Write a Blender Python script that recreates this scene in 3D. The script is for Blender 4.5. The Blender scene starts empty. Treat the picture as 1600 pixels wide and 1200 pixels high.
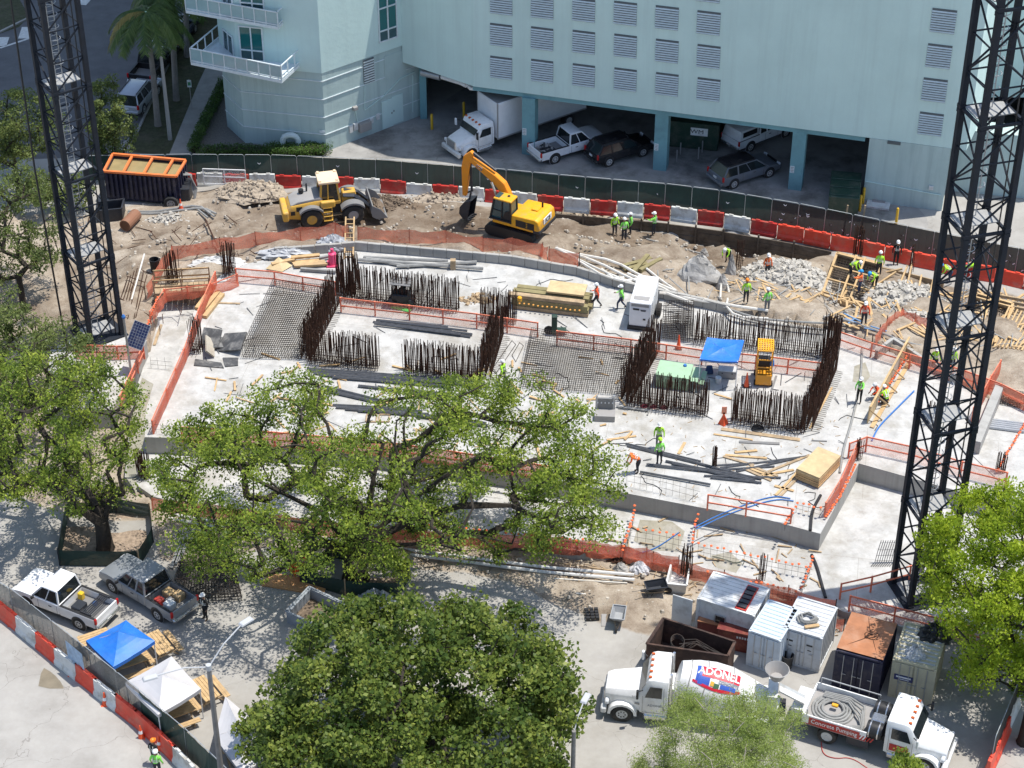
import bpy, bmesh, math, random
import numpy as np
from mathutils import Vector, Matrix
random.seed(7); RNG = np.random.default_rng(7)
S = bpy.context.scene; COL = S.collection
R = math.radians
# ---------------------------------------------------------------- camera, sky, sun, exposure
F_PX, PITCH, CAM_H = 3235.0, R(36), 75.0
cam = bpy.data.cameras.new('camera'); camo = bpy.data.objects.new('camera', cam); COL.objects.link(camo)
camo.location = (0, 0, CAM_H); camo.rotation_euler = (R(90) - PITCH, 0, 0)
cam.sensor_width = 36; cam.lens = F_PX / 1600 * 36; cam.clip_end = 2000; cam.clip_start = 1
S.camera = camo
SUN_EL, SUN_AZ = R(72), R(12)          # SUN_AZ measured from +X towards +Y
w = bpy.data.worlds.new('World'); S.world = w; w.use_nodes = True
nt = w.node_tree; bg = nt.nodes['Background']; sk = nt.nodes.new('ShaderNodeTexSky')
sk.sky_type = 'NISHITA'; sk.sun_disc = False; sk.sun_elevation = SUN_EL; sk.sun_rotation = R(90) - SUN_AZ
nt.links.new(sk.outputs[0], bg.inputs[0]); bg.inputs[1].default_value = 0.15
sl = bpy.data.lights.new('sun', 'SUN'); so = bpy.data.objects.new('sun', sl); COL.objects.link(so)
sl.energy = 3.8; sl.angle = R(0.53); sl.color = (1, 0.955, 0.88)
sd = Vector((math.cos(SUN_EL) * math.cos(SUN_AZ), math.cos(SUN_EL) * math.sin(SUN_AZ), math.sin(SUN_EL)))
so.rotation_euler = sd.to_track_quat('Z', 'Y').to_euler(); so.location = sd * 200
S.view_settings.view_transform = 'Standard'; S.view_settings.look = 'None'
S.view_settings.exposure = 0.52; S.view_settings.gamma = 1; S.view_settings.use_curve_mapping = False
S.render.engine = 'CYCLES'

# ---------------------------------------------------------------- places: picture point -> point of the site on the level z
cP, sP = math.cos(PITCH), math.sin(PITCH)
def P(x, y, z=0.0):
    u = (x - 800) / F_PX; v = (y - 600) / F_PX
    d = (u, cP - v * sP, -(sP + v * cP)); t = (z - CAM_H) / d[2]
    return Vector((u * t, d[1] * t, z))
def Q(p):
    dz = p[2] - CAM_H; dep = p[1] * cP - dz * sP
    return 800 + F_PX * p[0] / dep, 600 + F_PX * (-(dz * cP + p[1] * sP)) / dep
def zat(X, Y, py):
    lo, hi = -5, 70
    for _ in range(40):
        m = (lo + hi) / 2
        if Q((X, Y, m))[1] > py: lo = m
        else: hi = m
    return m
U, L = 1.6, 0.4                           # top of the upper mat, top of the lower mat

# ---------------------------------------------------------------- materials
MAT = {}; KIDS = {}
def nodes(m):
    m.use_nodes = True; t = m.node_tree; return t, t.nodes['Principled BSDF']
def mat(name, col, rough=0.6, metal=0.0, var=0.12, scale=3.0, bump=0.0, bscale=40, dirt=None, dscale=0.8, damt=0.4, spec=0.4, world=False, det=6):
    if name in MAT: return MAT[name]
    m = bpy.data.materials.new(name); t, b = nodes(m); N = t.nodes; K = t.links
    b.inputs['Roughness'].default_value = rough; b.inputs['Metallic'].default_value = metal
    b.inputs['Specular IOR Level'].default_value = spec
    c = list(col) + [1]
    if world: src = N.new('ShaderNodeNewGeometry').outputs['Position']
    else: src = N.new('ShaderNodeTexCoord').outputs['Object']
    n = N.new('ShaderNodeTexNoise'); n.inputs['Scale'].default_value = scale; n.inputs['Detail'].default_value = det; n.inputs['Roughness'].default_value = .65
    K.new(src, n.inputs['Vector'])
    r = N.new('ShaderNodeValToRGB'); r.color_ramp.elements[0].position = .3; r.color_ramp.elements[1].position = .7
    r.color_ramp.elements[0].color = [x * (1 - var) for x in col] + [1]; r.color_ramp.elements[1].color = [min(1, x * (1 + var)) for x in col] + [1]
    K.new(n.outputs['Fac'], r.inputs[0]); out = r.outputs[0]
    if dirt:
        n2 = N.new('ShaderNodeTexNoise'); n2.inputs['Scale'].default_value = dscale; n2.inputs['Detail'].default_value = 8; n2.inputs['Roughness'].default_value = .7
        K.new(src, n2.inputs['Vector'])
        r2 = N.new('ShaderNodeValToRGB'); r2.color_ramp.elements[0].position = .48; r2.color_ramp.elements[1].position = .68
        r2.color_ramp.elements[0].color = (0, 0, 0, 1); r2.color_ramp.elements[1].color = (damt,) * 3 + (1,)
        K.new(n2.outputs['Fac'], r2.inputs[0])
        mx = N.new('ShaderNodeMixRGB'); K.new(r2.outputs[0], mx.inputs[0]); K.new(out, mx.inputs[1]); mx.inputs[2].default_value = list(dirt) + [1]
        out = mx.outputs[0]
    K.new(out, b.inputs['Base Color'])
    if bump:
        nb = N.new('ShaderNodeTexNoise'); nb.inputs['Scale'].default_value = bscale; nb.inputs['Detail'].default_value = 5
        K.new(src, nb.inputs['Vector']); bp = N.new('ShaderNodeBump'); bp.inputs['Strength'].default_value = bump; bp.inputs['Distance'].default_value = .05
        K.new(nb.outputs['Fac'], bp.inputs['Height']); K.new(bp.outputs[0], b.inputs['Normal'])
    MAT[name] = m; return m
def paint(name, col, rough=.35, dirt=(.25, .21, .17), damt=.25, metal=0): return mat(name, col, rough, metal, .05, 2, dirt=dirt, dscale=1.6, damt=damt)
def glass(name, col, rough=.08):
    m = mat(name, col, rough, 0, .1, 1.5, spec=.8); return m
def net(name, col, alpha, scale=9, trans=.25):
    """plastic netting / shade cloth: open weave, so light passes through the holes"""
    if name in MAT: return MAT[name]
    m = bpy.data.materials.new(name); t, b = nodes(m); N = t.nodes; K = t.links
    b.inputs['Roughness'].default_value = .7
    g = N.new('ShaderNodeNewGeometry')
    n = N.new('ShaderNodeTexNoise'); n.inputs['Scale'].default_value = 1.3; n.inputs['Detail'].default_value = 6; K.new(g.outputs['Position'], n.inputs['Vector'])
    rc = N.new('ShaderNodeValToRGB'); rc.color_ramp.elements[0].position = .3; rc.color_ramp.elements[1].position = .75
    rc.color_ramp.elements[0].color = [x * .72 for x in col] + [1]; rc.color_ramp.elements[1].color = [min(1, x * 1.15) for x in col] + [1]
    K.new(n.outputs['Fac'], rc.inputs[0]); K.new(rc.outputs[0], b.inputs['Base Color'])
    tl = N.new('ShaderNodeBsdfTranslucent'); K.new(rc.outputs[0], tl.inputs['Color'])
    m1 = N.new('ShaderNodeMixShader'); m1.inputs[0].default_value = trans; K.new(b.outputs[0], m1.inputs[1]); K.new(tl.outputs[0], m1.inputs[2])
    tr = N.new('ShaderNodeBsdfTransparent'); mx = N.new('ShaderNodeMixShader')
    n2 = N.new('ShaderNodeTexNoise'); n2.inputs['Scale'].default_value = scale; n2.inputs['Detail'].default_value = 3; K.new(g.outputs['Position'], n2.inputs['Vector'])
    mr = N.new('ShaderNodeMapRange'); mr.inputs[1].default_value = .3; mr.inputs[2].default_value = .7; mr.inputs[3].default_value = max(0, alpha - .25) if alpha < .9 else alpha; mr.inputs[4].default_value = min(1, alpha + .25) if alpha < .9 else alpha
    K.new(n2.outputs['Fac'], mr.inputs[0]); K.new(mr.outputs[0], mx.inputs[0]); K.new(tr.outputs[0], mx.inputs[1]); K.new(m1.outputs[0], mx.inputs[2])
    K.new(mx.outputs[0], N['Material Output'].inputs['Surface']); MAT[name] = m; return m
def leafmat(name, cols, trans=.35):
    if name in MAT: return MAT[name]
    m = bpy.data.materials.new(name); t, b = nodes(m); N = t.nodes; K = t.links
    b.inputs['Roughness'].default_value = .5; b.inputs['Specular IOR Level'].default_value = .3
    g = N.new('ShaderNodeNewGeometry'); n = N.new('ShaderNodeTexNoise'); n.inputs['Scale'].default_value = .7; n.inputs['Detail'].default_value = 4
    K.new(g.outputs['Position'], n.inputs['Vector'])
    ad = N.new('ShaderNodeMath'); ad.operation = 'MULTIPLY_ADD'; ad.inputs[1].default_value = .42; K.new(g.outputs['Random Per Island'], ad.inputs[0])
    m2 = N.new('ShaderNodeMath'); m2.operation = 'MULTIPLY_ADD'; m2.inputs[1].default_value = 1.5; m2.inputs[2].default_value = -.46; K.new(n.outputs['Fac'], m2.inputs[0]); K.new(m2.outputs[0], ad.inputs[2])
    r = N.new('ShaderNodeValToRGB'); e = r.color_ramp.elements
    e[0].position = .15; e[1].position = .85; e[0].color = list(cols[0]) + [1]; e[1].color = list(cols[-1]) + [1]
    for i, c in enumerate(cols[1:-1]):
        q = e.new(.15 + .7 * (i + 1) / (len(cols) - 1)); q.color = list(c) + [1]
    K.new(ad.outputs[0], r.inputs[0]); K.new(r.outputs[0], b.inputs['Base Color'])
    tl = N.new('ShaderNodeBsdfTranslucent'); br = N.new('ShaderNodeBrightContrast'); br.inputs[1].default_value = .02
    K.new(r.outputs[0], br.inputs[0]); K.new(br.outputs[0], tl.inputs['Color'])
    mx = N.new('ShaderNodeMixShader'); mx.inputs[0].default_value = trans; K.new(b.outputs[0], mx.inputs[1]); K.new(tl.outputs[0], mx.inputs[2])
    K.new(mx.outputs[0], N['Material Output'].inputs['Surface']); MAT[name] = m; return m

white = paint('white_paint', (.78, .78, .77)); offwhite = paint('worn_white_paint', (.62, .63, .62), .5, damt=.5)
black = mat('black_plastic', (.02, .02, .022), .5); tyre = mat('tyre_rubber', (.025, .025, .025), .85, bump=.3, dirt=(.16, .13, .1), damt=.5)
steel = mat('galvanised_steel', (.42, .43, .44), .45, .6); darksteel = mat('dark_steel', (.035, .04, .05), .5, .3, dirt=(.08, .06, .05), damt=.4)
cranegrey = mat('crane_grey_paint', (.018, .022, .030), .6, 0, .2, 2, spec=.15, dirt=(.03, .027, .027), damt=.4)
rimgrey = mat('wheel_rim_paint', (.50, .50, .49), .4, 0, .1, 6)
chrome = mat('bright_metal', (.6, .6, .6), .25, .9)
rust = mat('rusty_rebar', (.052, .028, .020), .9, 0, .5, 6, spec=.15, dirt=(.12, .058, .035), dscale=2, damt=.7, world=True)
rebar = mat('grey_rebar', (.042, .036, .033), .75, 0, .45, 5, spec=.25, dirt=(.10, .06, .04), dscale=1.5, damt=.6, world=True)
mill = mat('new_steel_bar', (.10, .105, .115), .5, .3, .3, 4)
wood = mat('pine_lumber', (.50, .34, .17), .8, 0, .25, 2.5, bump=.15, dirt=(.33, .24, .15), damt=.5)
wood2 = mat('weathered_lumber', (.38, .28, .17), .85, 0, .3, 2.5, dirt=(.2, .16, .12), damt=.6)
olive = mat('green_stained_timber', (.24, .205, .10), .8, 0, .2, 2.5, dirt=(.14, .11, .05), damt=.5)
ply = mat('plywood', (.52, .40, .22), .75, 0, .18, 2, dirt=(.3, .22, .14), damt=.4)
plygrey = mat('cement_stained_plywood', (.42, .38, .31), .85, 0, .2, 2, dirt=(.26, .2, .14), damt=.6)
orange = mat('safety_orange', (.78, .10, .03), .5, 0, .1); orangewood = mat('orange_painted_lumber', (.80, .23, .13), .7, 0, .2, 3, dirt=(.4, .2, .14), damt=.4)
capor = mat('orange_cap', (.85, .16, .05), .45); red = mat('red_plastic', (.43, .028, .022), .55, 0, .2, 2, dirt=(.30, .14, .10), dscale=1.2, damt=.65, world=True)
orred = mat('orange_red_plastic', (.66, .06, .03), .5, 0, .15, 2, dirt=(.42, .20, .14), dscale=1.3, damt=.55, world=True)
whplast = mat('white_plastic', (.66, .66, .64), .5, 0, .06, 2, dirt=(.35, .31, .26), damt=.5)
netor = net('orange_netting', (.98, .36, .25), .38, 25, .5); netred = net('orange_fence_netting', (.98, .27, .16), .78, 20, .55)
greennet = net('green_shade_cloth', (.011, .042, .034), .97, 12, .1); blknet = net('black_shade_cloth', (.02, .022, .021), .96, 12, .08); greynet = net('grey_chain_link', (.17, .17, .16), .86, 16, .1)
glassd = glass('dark_glass', (.015, .02, .022)); glassb = glass('blue_glass', (.03, .08, .09)); teal = glass('teal_glass', (.01, .12, .12))
yellow = mat('machine_yellow', (.62, .36, .06), .5, 0, .12, 2, dirt=(.32, .23, .14), dscale=1.6, damt=.75); jyellow = mat('bright_machine_yellow', (.78, .38, .015), .42, 0, .08, 2, dirt=(.38, .26, .13), dscale=2.2, damt=.55)
jorange = paint('boom_orange', (.80, .27, .012), .4, damt=.15); cabcream = paint('sun_bleached_yellow', (.78, .60, .40), .5)
greym = paint('grey_machine_paint', (.19, .19, .19), .55); hubgrey = paint('hub_grey', (.30, .29, .28), .6)
conc = mat('concrete', (.445, .44, .42), .9, 0, .2, 1.2, bump=.25, bscale=9, dirt=(.28, .26, .22), dscale=.42, damt=.75, world=True)
concw = mat('formed_concrete_wall', (.37, .36, .335), .9, 0, .14, .7, bump=.15, bscale=14, dirt=(.22, .21, .19), dscale=.35, damt=.6, world=True)
bluetarp = mat('blue_tarp', (.02, .16, .56), .5, 0, .18, 1.5, dirt=(.10, .22, .5), dscale=1, damt=.4); whtarp = mat('white_canopy_cloth', (.50, .49, .495), .6, 0, .05, 1.5)
bark = mat('tree_bark', (.036, .029, .022), .95, 0, .4, 4, bump=.5, bscale=12); palebark = mat('pale_bark', (.26, .23, .20), .9, 0, .3, 3)
pvc = mat('pale_pipe', (.62, .60, .55), .55, 0, .12, 3, dirt=(.4, .33, .25), damt=.5); greypipe = mat('grey_pipe', (.25, .25, .24), .6, 0, .2, 3)
rubble_m = mat('broken_concrete', (.42, .395, .35), .95, 0, .3, 3, bump=.3, world=True); tarpgrey = mat('grey_plastic_sheet', (.42, .43, .44), .35, 0, .25, 3)
hose_b = mat('blue_hose', (.04, .16, .45), .5)

def overlay(m, kind, col, amt):
    """more true surface colour: 'streak' rain runs down walls, 'joint' pour joints and scuffs on slabs"""
    t = m.node_tree; N = t.nodes; K = t.links; b = N['Principled BSDF']; src = b.inputs['Base Color'].links[0].from_socket
    g = N.new('ShaderNodeNewGeometry').outputs['Position']; mp = N.new('ShaderNodeMapping'); K.new(g, mp.inputs[0]); mx = N.new('ShaderNodeMixRGB'); K.new(src, mx.inputs[1]); mx.inputs[2].default_value = list(col) + [1]
    if kind == 'streak':
        mp.inputs['Scale'].default_value = (1.6, 1.6, .07); n = N.new('ShaderNodeTexNoise'); n.inputs['Scale'].default_value = 1; n.inputs['Detail'].default_value = 6; n.inputs['Roughness'].default_value = .7; K.new(mp.outputs[0], n.inputs['Vector'])
        r = N.new('ShaderNodeMapRange'); r.inputs[1].default_value = .48; r.inputs[2].default_value = .72; r.inputs[4].default_value = amt; K.new(n.outputs['Fac'], r.inputs[0]); f = r.outputs[0]
    else:
        mp.inputs['Rotation'].default_value = (0, 0, R(10)); br = N.new('ShaderNodeTexBrick'); br.inputs['Scale'].default_value = 1; br.inputs['Brick Width'].default_value = 7.5; br.inputs['Row Height'].default_value = 5.2; br.inputs['Mortar Size'].default_value = .025; br.inputs['Mortar Smooth'].default_value = .6; K.new(mp.outputs[0], br.inputs['Vector'])
        n = N.new('ShaderNodeTexNoise'); n.inputs['Scale'].default_value = 2.2; n.inputs['Detail'].default_value = 9; n.inputs['Roughness'].default_value = .78; K.new(g, n.inputs['Vector']); r = N.new('ShaderNodeMapRange'); r.inputs[1].default_value = .55; r.inputs[2].default_value = .68; r.inputs[4].default_value = amt; K.new(n.outputs['Fac'], r.inputs[0])
        a = N.new('ShaderNodeMath'); a.operation = 'MULTIPLY_ADD'; a.use_clamp = True; a.inputs[1].default_value = amt * .8; K.new(br.outputs['Fac'], a.inputs[0]); K.new(r.outputs[0], a.inputs[2]); f = a.outputs[0]
    K.new(f, mx.inputs[0]); K.new(mx.outputs[0], b.inputs['Base Color'])
overlay(conc, 'joint', (.24, .22, .19), .55); overlay(concw, 'streak', (.20, .19, .17), .5)
# ---------------------------------------------------------------- mesh builder
def rot2(x, y, a): return x * math.cos(a) - y * math.sin(a), x * math.sin(a) + y * math.cos(a)
class MB:
    def __init__(s): s.v = []; s.f = []; s.m = []
    def add(s, vs, fs, m=0):
        o = len(s.v); s.v += [tuple(v) for v in vs]; s.f += [tuple(i + o for i in f) for f in fs]; s.m += [m] * len(fs); return s
    def box(s, c, d, rz=0, m=0, top=1.0, topy=None):
        """c centre of the base, d size, top: taper of the upper face"""
        ty = top if topy is None else topy; vs = []
        for z, kx, ky in ((0, 1, 1), (d[2], top, ty)):
            for sx, sy in ((-1, -1), (1, -1), (1, 1), (-1, 1)):
                x, y = rot2(sx * d[0] / 2 * kx, sy * d[1] / 2 * ky, rz); vs.append((c[0] + x, c[1] + y, c[2] + z))
        return s.add(vs, [(3, 2, 1, 0), (4, 5, 6, 7), (0, 1, 5, 4), (1, 2, 6, 5), (2, 3, 7, 6), (3, 0, 4, 7)], m)
    def bar(s, p, q, w, h=None, m=0, n=4):
        """bar between two points; n=4 is a rectangle w x h, more sides a round one of radius w"""
        p = Vector(p); q = Vector(q); d = (q - p)
        if d.length < 1e-6: return s
        d.normalize(); up = Vector((0, 0, 1)) if abs(d.z) < .95 else Vector((0, 1, 0))
        a = d.cross(up).normalized(); b = a.cross(d).normalized(); h = h or w; vs = []
        for c in (p, q):
            if n == 4:
                for i, j in ((-1, -1), (1, -1), (1, 1), (-1, 1)): vs.append(c + a * (i * w / 2) + b * (j * h / 2))
            else:
                for k in range(n): an = 2 * math.pi * k / n; vs.append(c + a * (w * math.cos(an)) + b * (w * math.sin(an)))
        fs = [(k, (k + 1) % n, n + (k + 1) % n, n + k) for k in range(n)] + [tuple(range(n))[::-1], tuple(range(n, 2 * n))]
        return s.add(vs, fs, m)
    def tube(s, pts, r, n=6, m=0, r2=None):
        pts = [Vector(p) for p in pts]; k = len(pts); vs = []; ref = None
        for i, p in enumerate(pts):
            d = (pts[min(i + 1, k - 1)] - pts[max(i - 1, 0)]).normalized()
            up = Vector((0, 0, 1)) if abs(d.z) < .9 else Vector((1, 0, 0))
            a = d.cross(up).normalized()
            if ref is not None and a.dot(ref) < 0 and abs(a.dot(ref)) > .3: a = -a
            ref = a; b = a.cross(d)
            rr = r[i] if isinstance(r, (list, tuple)) else (r if r2 is None else r + (r2 - r) * i / (k - 1))
            for j in range(n): an = 2 * math.pi * j / n; vs.append(p + a * (rr * math.cos(an)) + b * (rr * math.sin(an)))
        fs = [(i * n + j, i * n + (j + 1) % n, (i + 1) * n + (j + 1) % n, (i + 1) * n + j) for i in range(k - 1) for j in range(n)]
        fs += [tuple(range(n))[::-1], tuple(range((k - 1) * n, k * n))]
        return s.add(vs, fs, m)
    def lathe(s, prof, c=(0, 0, 0), axis='z', n=16, m=0, cap=True):
        vs = []
        for r, h in prof:
            for j in range(n):
                an = 2 * math.pi * j / n; x, y = r * math.cos(an), r * math.sin(an)
                v = (x, y, h) if axis == 'z' else ((x, h, y) if axis == 'y' else (h, x, y)); vs.append((c[0] + v[0], c[1] + v[1], c[2] + v[2]))
        k = len(prof); fs = [(i * n + j, i * n + (j + 1) % n, (i + 1) * n + (j + 1) % n, (i + 1) * n + j) for i in range(k - 1) for j in range(n)]
        if cap: fs += [tuple(range(n))[::-1], tuple(range((k - 1) * n, k * n))]
        return s.add(vs, fs, m)
    def loft(s, secs, m=0, cap=True):
        n = len(secs[0]); vs = [p for sc in secs for p in sc]
        fs = [(i * n + j, i * n + (j + 1) % n, (i + 1) * n + (j + 1) % n, (i + 1) * n + j) for i in range(len(secs) - 1) for j in range(n)]
        if cap: fs += [tuple(range(n))[::-1], tuple(range((len(secs) - 1) * n, len(secs) * n))]
        return s.add(vs, fs, m)
    def side(s, prof, hw, m=0, cap=.06, sh=.96, y0=0):
        """side profile (x,z) given width 2*hw along y, sides drawn in a little at the edges"""
        cx = sum(p[0] for p in prof) / len(prof); cz = sum(p[1] for p in prof) / len(prof)
        def sc(k, y): return [(cx + (x - cx) * k, y0 + y, cz + (z - cz) * k) for x, z in prof]
        return s.loft([sc(sh, -hw), sc(1, -hw + cap), sc(1, hw - cap), sc(sh, hw)], m)
    def poly(s, pts, z0, z1, m=0, ms=None):
        """vertical walls on a plan polygon with a top"""
        n = len(pts); vs = [(p[0], p[1], z1) for p in pts] + [(p[0], p[1], z0) for p in pts]
        s.add(vs, [tuple(range(n))], m); o = len(s.v) - 2 * n
        for i in range(n):
            s.f.append((o + i, o + n + i, o + n + (i + 1) % n, o + (i + 1) % n)); s.m.append(m if ms is None else ms)
        return s
    def quad(s, *p, m=0): return s.add(p, [tuple(range(len(p)))], m)
    def sheet(s, lo, hi, m=0):
        """strip between two polylines"""
        n = len(lo); return s.add(list(lo) + list(hi), [(i, i + 1, n + i + 1, n + i) for i in range(n - 1)], m)
    def build(s, name, mats, parent=None, bevel=0, smooth=False, seg=1, loc=None, rz=0, fix=True):
        me = bpy.data.meshes.new(name); me.from_pydata(s.v, [], s.f)
        for mm in (mats if isinstance(mats, (list, tuple)) else [mats]): me.materials.append(mm)
        me.polygons.foreach_set('material_index', s.m)
        if fix or bevel:
            bm = bmesh.new(); bm.from_mesh(me)
            if fix and len(s.f) < 60000: bmesh.ops.recalc_face_normals(bm, faces=bm.faces)
            if bevel:
                ed = [e for e in bm.edges if len(e.link_faces) == 2 and e.calc_face_angle(0) > .5]
                bmesh.ops.bevel(bm, geom=ed, offset=bevel, segments=seg, profile=.5, affect='EDGES', clamp_overlap=True)
            bm.to_mesh(me); bm.free()
        if smooth:
            me.polygons.foreach_set('use_smooth', [True] * len(me.polygons))
            try: me.set_sharp_from_angle(angle=R(38))
            except Exception: pass
        me.update(); return link(name, me, parent, loc, rz)
def link(name, me, parent=None, loc=None, rz=0):
    o = bpy.data.objects.new(name, me); COL.objects.link(o)
    if parent is not None: o.parent = parent; KIDS.setdefault(parent.name, []).append(o)
    if loc is not None: o.location = loc
    if rz: o.rotation_euler = (0, 0, rz)
    return o
def tag(o, label, cat, group=None, kind=None):
    o['label'] = label; o['category'] = cat
    if group: o['group'] = group
    if kind: o['kind'] = kind
    return o
def thing(name, label, cat, loc=(0, 0, 0), rz=0, group=None):
    o = bpy.data.objects.new(name, None); COL.objects.link(o); o.location = loc; o.rotation_euler = (0, 0, rz); o.empty_display_size = .3
    return tag(o, label, cat, group)
def struct(o): o['kind'] = 'structure'; return o
def stuff(o): o['kind'] = 'stuff'; return o
def copy_tree(o, parent=None, swap=None):
    c = o.copy(); COL.objects.link(c)
    if parent is not None: c.parent = parent; KIDS.setdefault(parent.name, []).append(c)
    for ch in CH(o): copy_tree(ch, c, swap)
    return c
def CH(o): return KIDS.get(o.name, [])
def share(proto_me, name, parent, M=None, loc=None, rz=0, sc=None):
    o = link(name, proto_me, parent, loc, rz)
    if M is not None: o.matrix_local = M
    if sc is not None: o.scale = sc
    return o
def barmat(p, q, ref=Vector((0, 0, 1))):
    """matrix that lays a unit bar (along z, 0..1) from p to q"""
    p = Vector(p); d = Vector(q) - p; l = d.length; d.normalize()
    up = ref if abs(d.dot(ref)) < .98 else Vector((1, 0, 0))
    x = up.cross(d).normalized(); y = d.cross(x)
    return Matrix(((x.x, y.x, d.x * l, p.x), (x.y, y.y, d.y * l, p.y), (x.z, y.z, d.z * l, p.z), (0, 0, 0, 1)))
def unitbar(name, w, h, m, n=4):
    mb = MB()
    if n == 4: mb.box((0, 0, 0), (w, h or w, 1))
    else: mb.lathe([(w, 0), (w, 1)], n=n)
    o = mb.build(name, m); me = o.data; bpy.data.objects.remove(o); return me
ORD = ['first', 'second', 'third', 'fourth', 'fifth', 'sixth', 'seventh', 'eighth', 'ninth', 'tenth', 'eleventh', 'twelfth', 'thirteenth', 'fourteenth', 'fifteenth', 'sixteenth', 'seventeenth', 'eighteenth', 'nineteenth', 'twentieth']
def ordw(i):
    if i < 20: return ORD[i]
    t = ['twenty', 'thirty', 'forty', 'fifty'][(i + 1) // 10 - 2]; r = (i + 1) % 10
    return {'twenty': 'twentieth', 'thirty': 'thirtieth', 'forty': 'fortieth', 'fifty': 'fiftieth'}[t] if r == 0 else t + '-' + ORD[r - 1]
def heading(a, b):
    return math.atan2(b[1] - a[1], b[0] - a[0])
def text(body, size, m, parent, loc, rot, name='lettering', ext=.004, ax='CENTER', sx=1):
    cu = bpy.data.curves.new(name, 'FONT'); cu.body = body; cu.size = size; cu.extrude = ext; cu.align_x = ax; cu.align_y = 'CENTER'; cu.resolution_u = 2
    t = bpy.data.objects.new(name, cu); COL.objects.link(t)
    dg = bpy.context.evaluated_depsgraph_get(); me = bpy.data.meshes.new_from_object(t.evaluated_get(dg)); bpy.data.objects.remove(t)
    me.materials.clear(); me.materials.append(m); o = link(name, me, parent, loc); o.rotation_euler = rot; o.scale = (sx, 1, 1); return o
def inpoly(x, y, poly):
    c = False; j = len(poly) - 1
    for i in range(len(poly)):
        a, b = poly[i], poly[j]
        if (a[1] > y) != (b[1] > y) and x < (b[0] - a[0]) * (y - a[1]) / (b[1] - a[1]) + a[0]: c = not c
        j = i
    return c
def resample(pts, step):
    pts = [Vector(p) for p in pts]; out = [pts[0]]
    for a, b in zip(pts, pts[1:]):
        n = max(1, round((b - a).length / step)); out += [a.lerp(b, k / n) for k in range(1, n + 1)]
    return out
# ---------------------------------------------------------------- ground and terrain
CTRL = [(0,330,0),(250,288,0),(300,290,0),(430,294,0),(520,297,0),(600,302,0),(685,309,.05),(760,316,.05),(883,329,0),(960,336,0),(1044,344,0),(1150,358,0),(1245,376,0),(1350,400,0),(1450,424,0),(1600,450,0),(1800,500,0),
 (200,250,0),(0,250,0),(-200,250,0),(400,262,0),(600,262,0),(800,275,0),(1000,292,0),(1200,318,0),(1400,350,0),(1550,390,0),(1800,430,0),(1100,270,0),(1350,300,0),
 (470,350,.7),(560,338,.7),(520,325,.5),(330,332,.5),(250,350,.3),(200,372,.3),(385,300,1.0),(360,312,.8),(420,318,.6),(800,372,1.3),(740,352,1.1),(700,335,.8),(640,330,.6),(580,318,.4),(850,380,1.6),
 (430,380,1.9),(340,395,1.6),(520,367,1.9),(600,378,2.05),(700,392,2.1),(800,404,2.1),(880,418,2.1),(960,442,2.1),(1040,478,2.0),(1120,492,2.0),
 (960,392,1.7),(900,378,1.1),(1010,405,1.7),(1045,385,.9),(930,362,-.3),(985,372,-.5),(860,355,-.2),
 (880,343,-1.2),(930,350,-1.3),(980,357,-1.3),(1040,365,-1.3),(1100,376,-1.3),(1170,392,-1.3),(1240,405,-1.0),(1080,388,-1.0),(1150,410,-.5),(1130,440,.6),(1085,420,1.4),
 (1225,432,.5),(1265,418,.5),(1200,452,1.2),(1330,430,-.2),(1330,455,.2),(1400,460,.6),(1430,480,.9),(1360,502,1.8),(1300,500,1.9),(1220,488,1.9),(1150,478,1.9),(1400,520,1.9),(1440,545,1.9),
 (1480,450,-.2),(1560,520,1.2),(1600,570,1.7),(1600,490,.2),(1720,580,.4),(1720,680,1.2),(1850,760,.6),(1750,500,0),
 (150,420,.6),(100,450,.8),(60,500,.8),(215,430,1.1),(190,470,1.3),(150,500,1.4),(60,600,.8),(30,690,.4),(90,740,.1),(100,800,.05),(180,790,.05),(-60,500,.6),(-80,700,.3),(250,400,1.1),(290,385,1.3),
 (250,830,0),(250,805,.15),(400,830,.15),(600,860,.1),(800,885,.1),(900,905,.05),(1000,925,.05),(1120,955,0),(1300,985,0),(600,950,0),(900,1000,0),(300,900,0),(100,900,0),(1450,1010,0),(1600,1040,0),(0,1100,0),(400,1100,0),(800,1150,0),(1200,1100,0),(1600,1190,0),(0,860,0),(-150,950,0)]
CP = np.array([tuple(P(x, y, z)) for x, y, z in CTRL])
TRENCH = [P(x, y, z) for x, y, z in ((845,330,.1),(960,339,.1),(1044,347,.1),(1130,359,.1),(1240,378,.1),(1302,391,.1),(1285,428,-1.5),(1235,418,-1.5),(1180,412,-1.5),(1110,392,-1.5),(1045,378,-1.5),(1000,369,-1.5),(930,367,-1.5),(868,352,-1.5))]
def ipnp(X, Y, poly):
    c = np.zeros(X.shape, bool); j = len(poly) - 1
    for i in range(len(poly)):
        a, b = poly[i], poly[j]
        with np.errstate(divide='ignore', invalid='ignore'):
            k = ((a[1] > Y) != (b[1] > Y)) & (X < (b[0] - a[0]) * (Y - a[1]) / (b[1] - a[1] + 1e-12) + a[0])
        c ^= k; j = i
    return c
def hz_np(X, Y):
    num = np.zeros_like(X); den = np.zeros_like(X)
    for cx, cy, cz in CP:
        d2 = (X - cx) ** 2 + (Y - cy) ** 2; wt = 1 / (d2 + .35) ** 1.7; num += wt * cz; den += wt
    z = num / den
    return np.where(ipnp(X, Y, TRENCH), np.minimum(z, -1.5), z)
def hz(x, y): return float(hz_np(np.array([x]), np.array([y]))[0])
def G(px, py):
    z = 0.5
    for _ in range(14):
        p = P(px, py, z); z = .5 * z + .5 * hz(p.x, p.y)
    p = P(px, py, z); p.z = hz(p.x, p.y); return p
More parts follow.
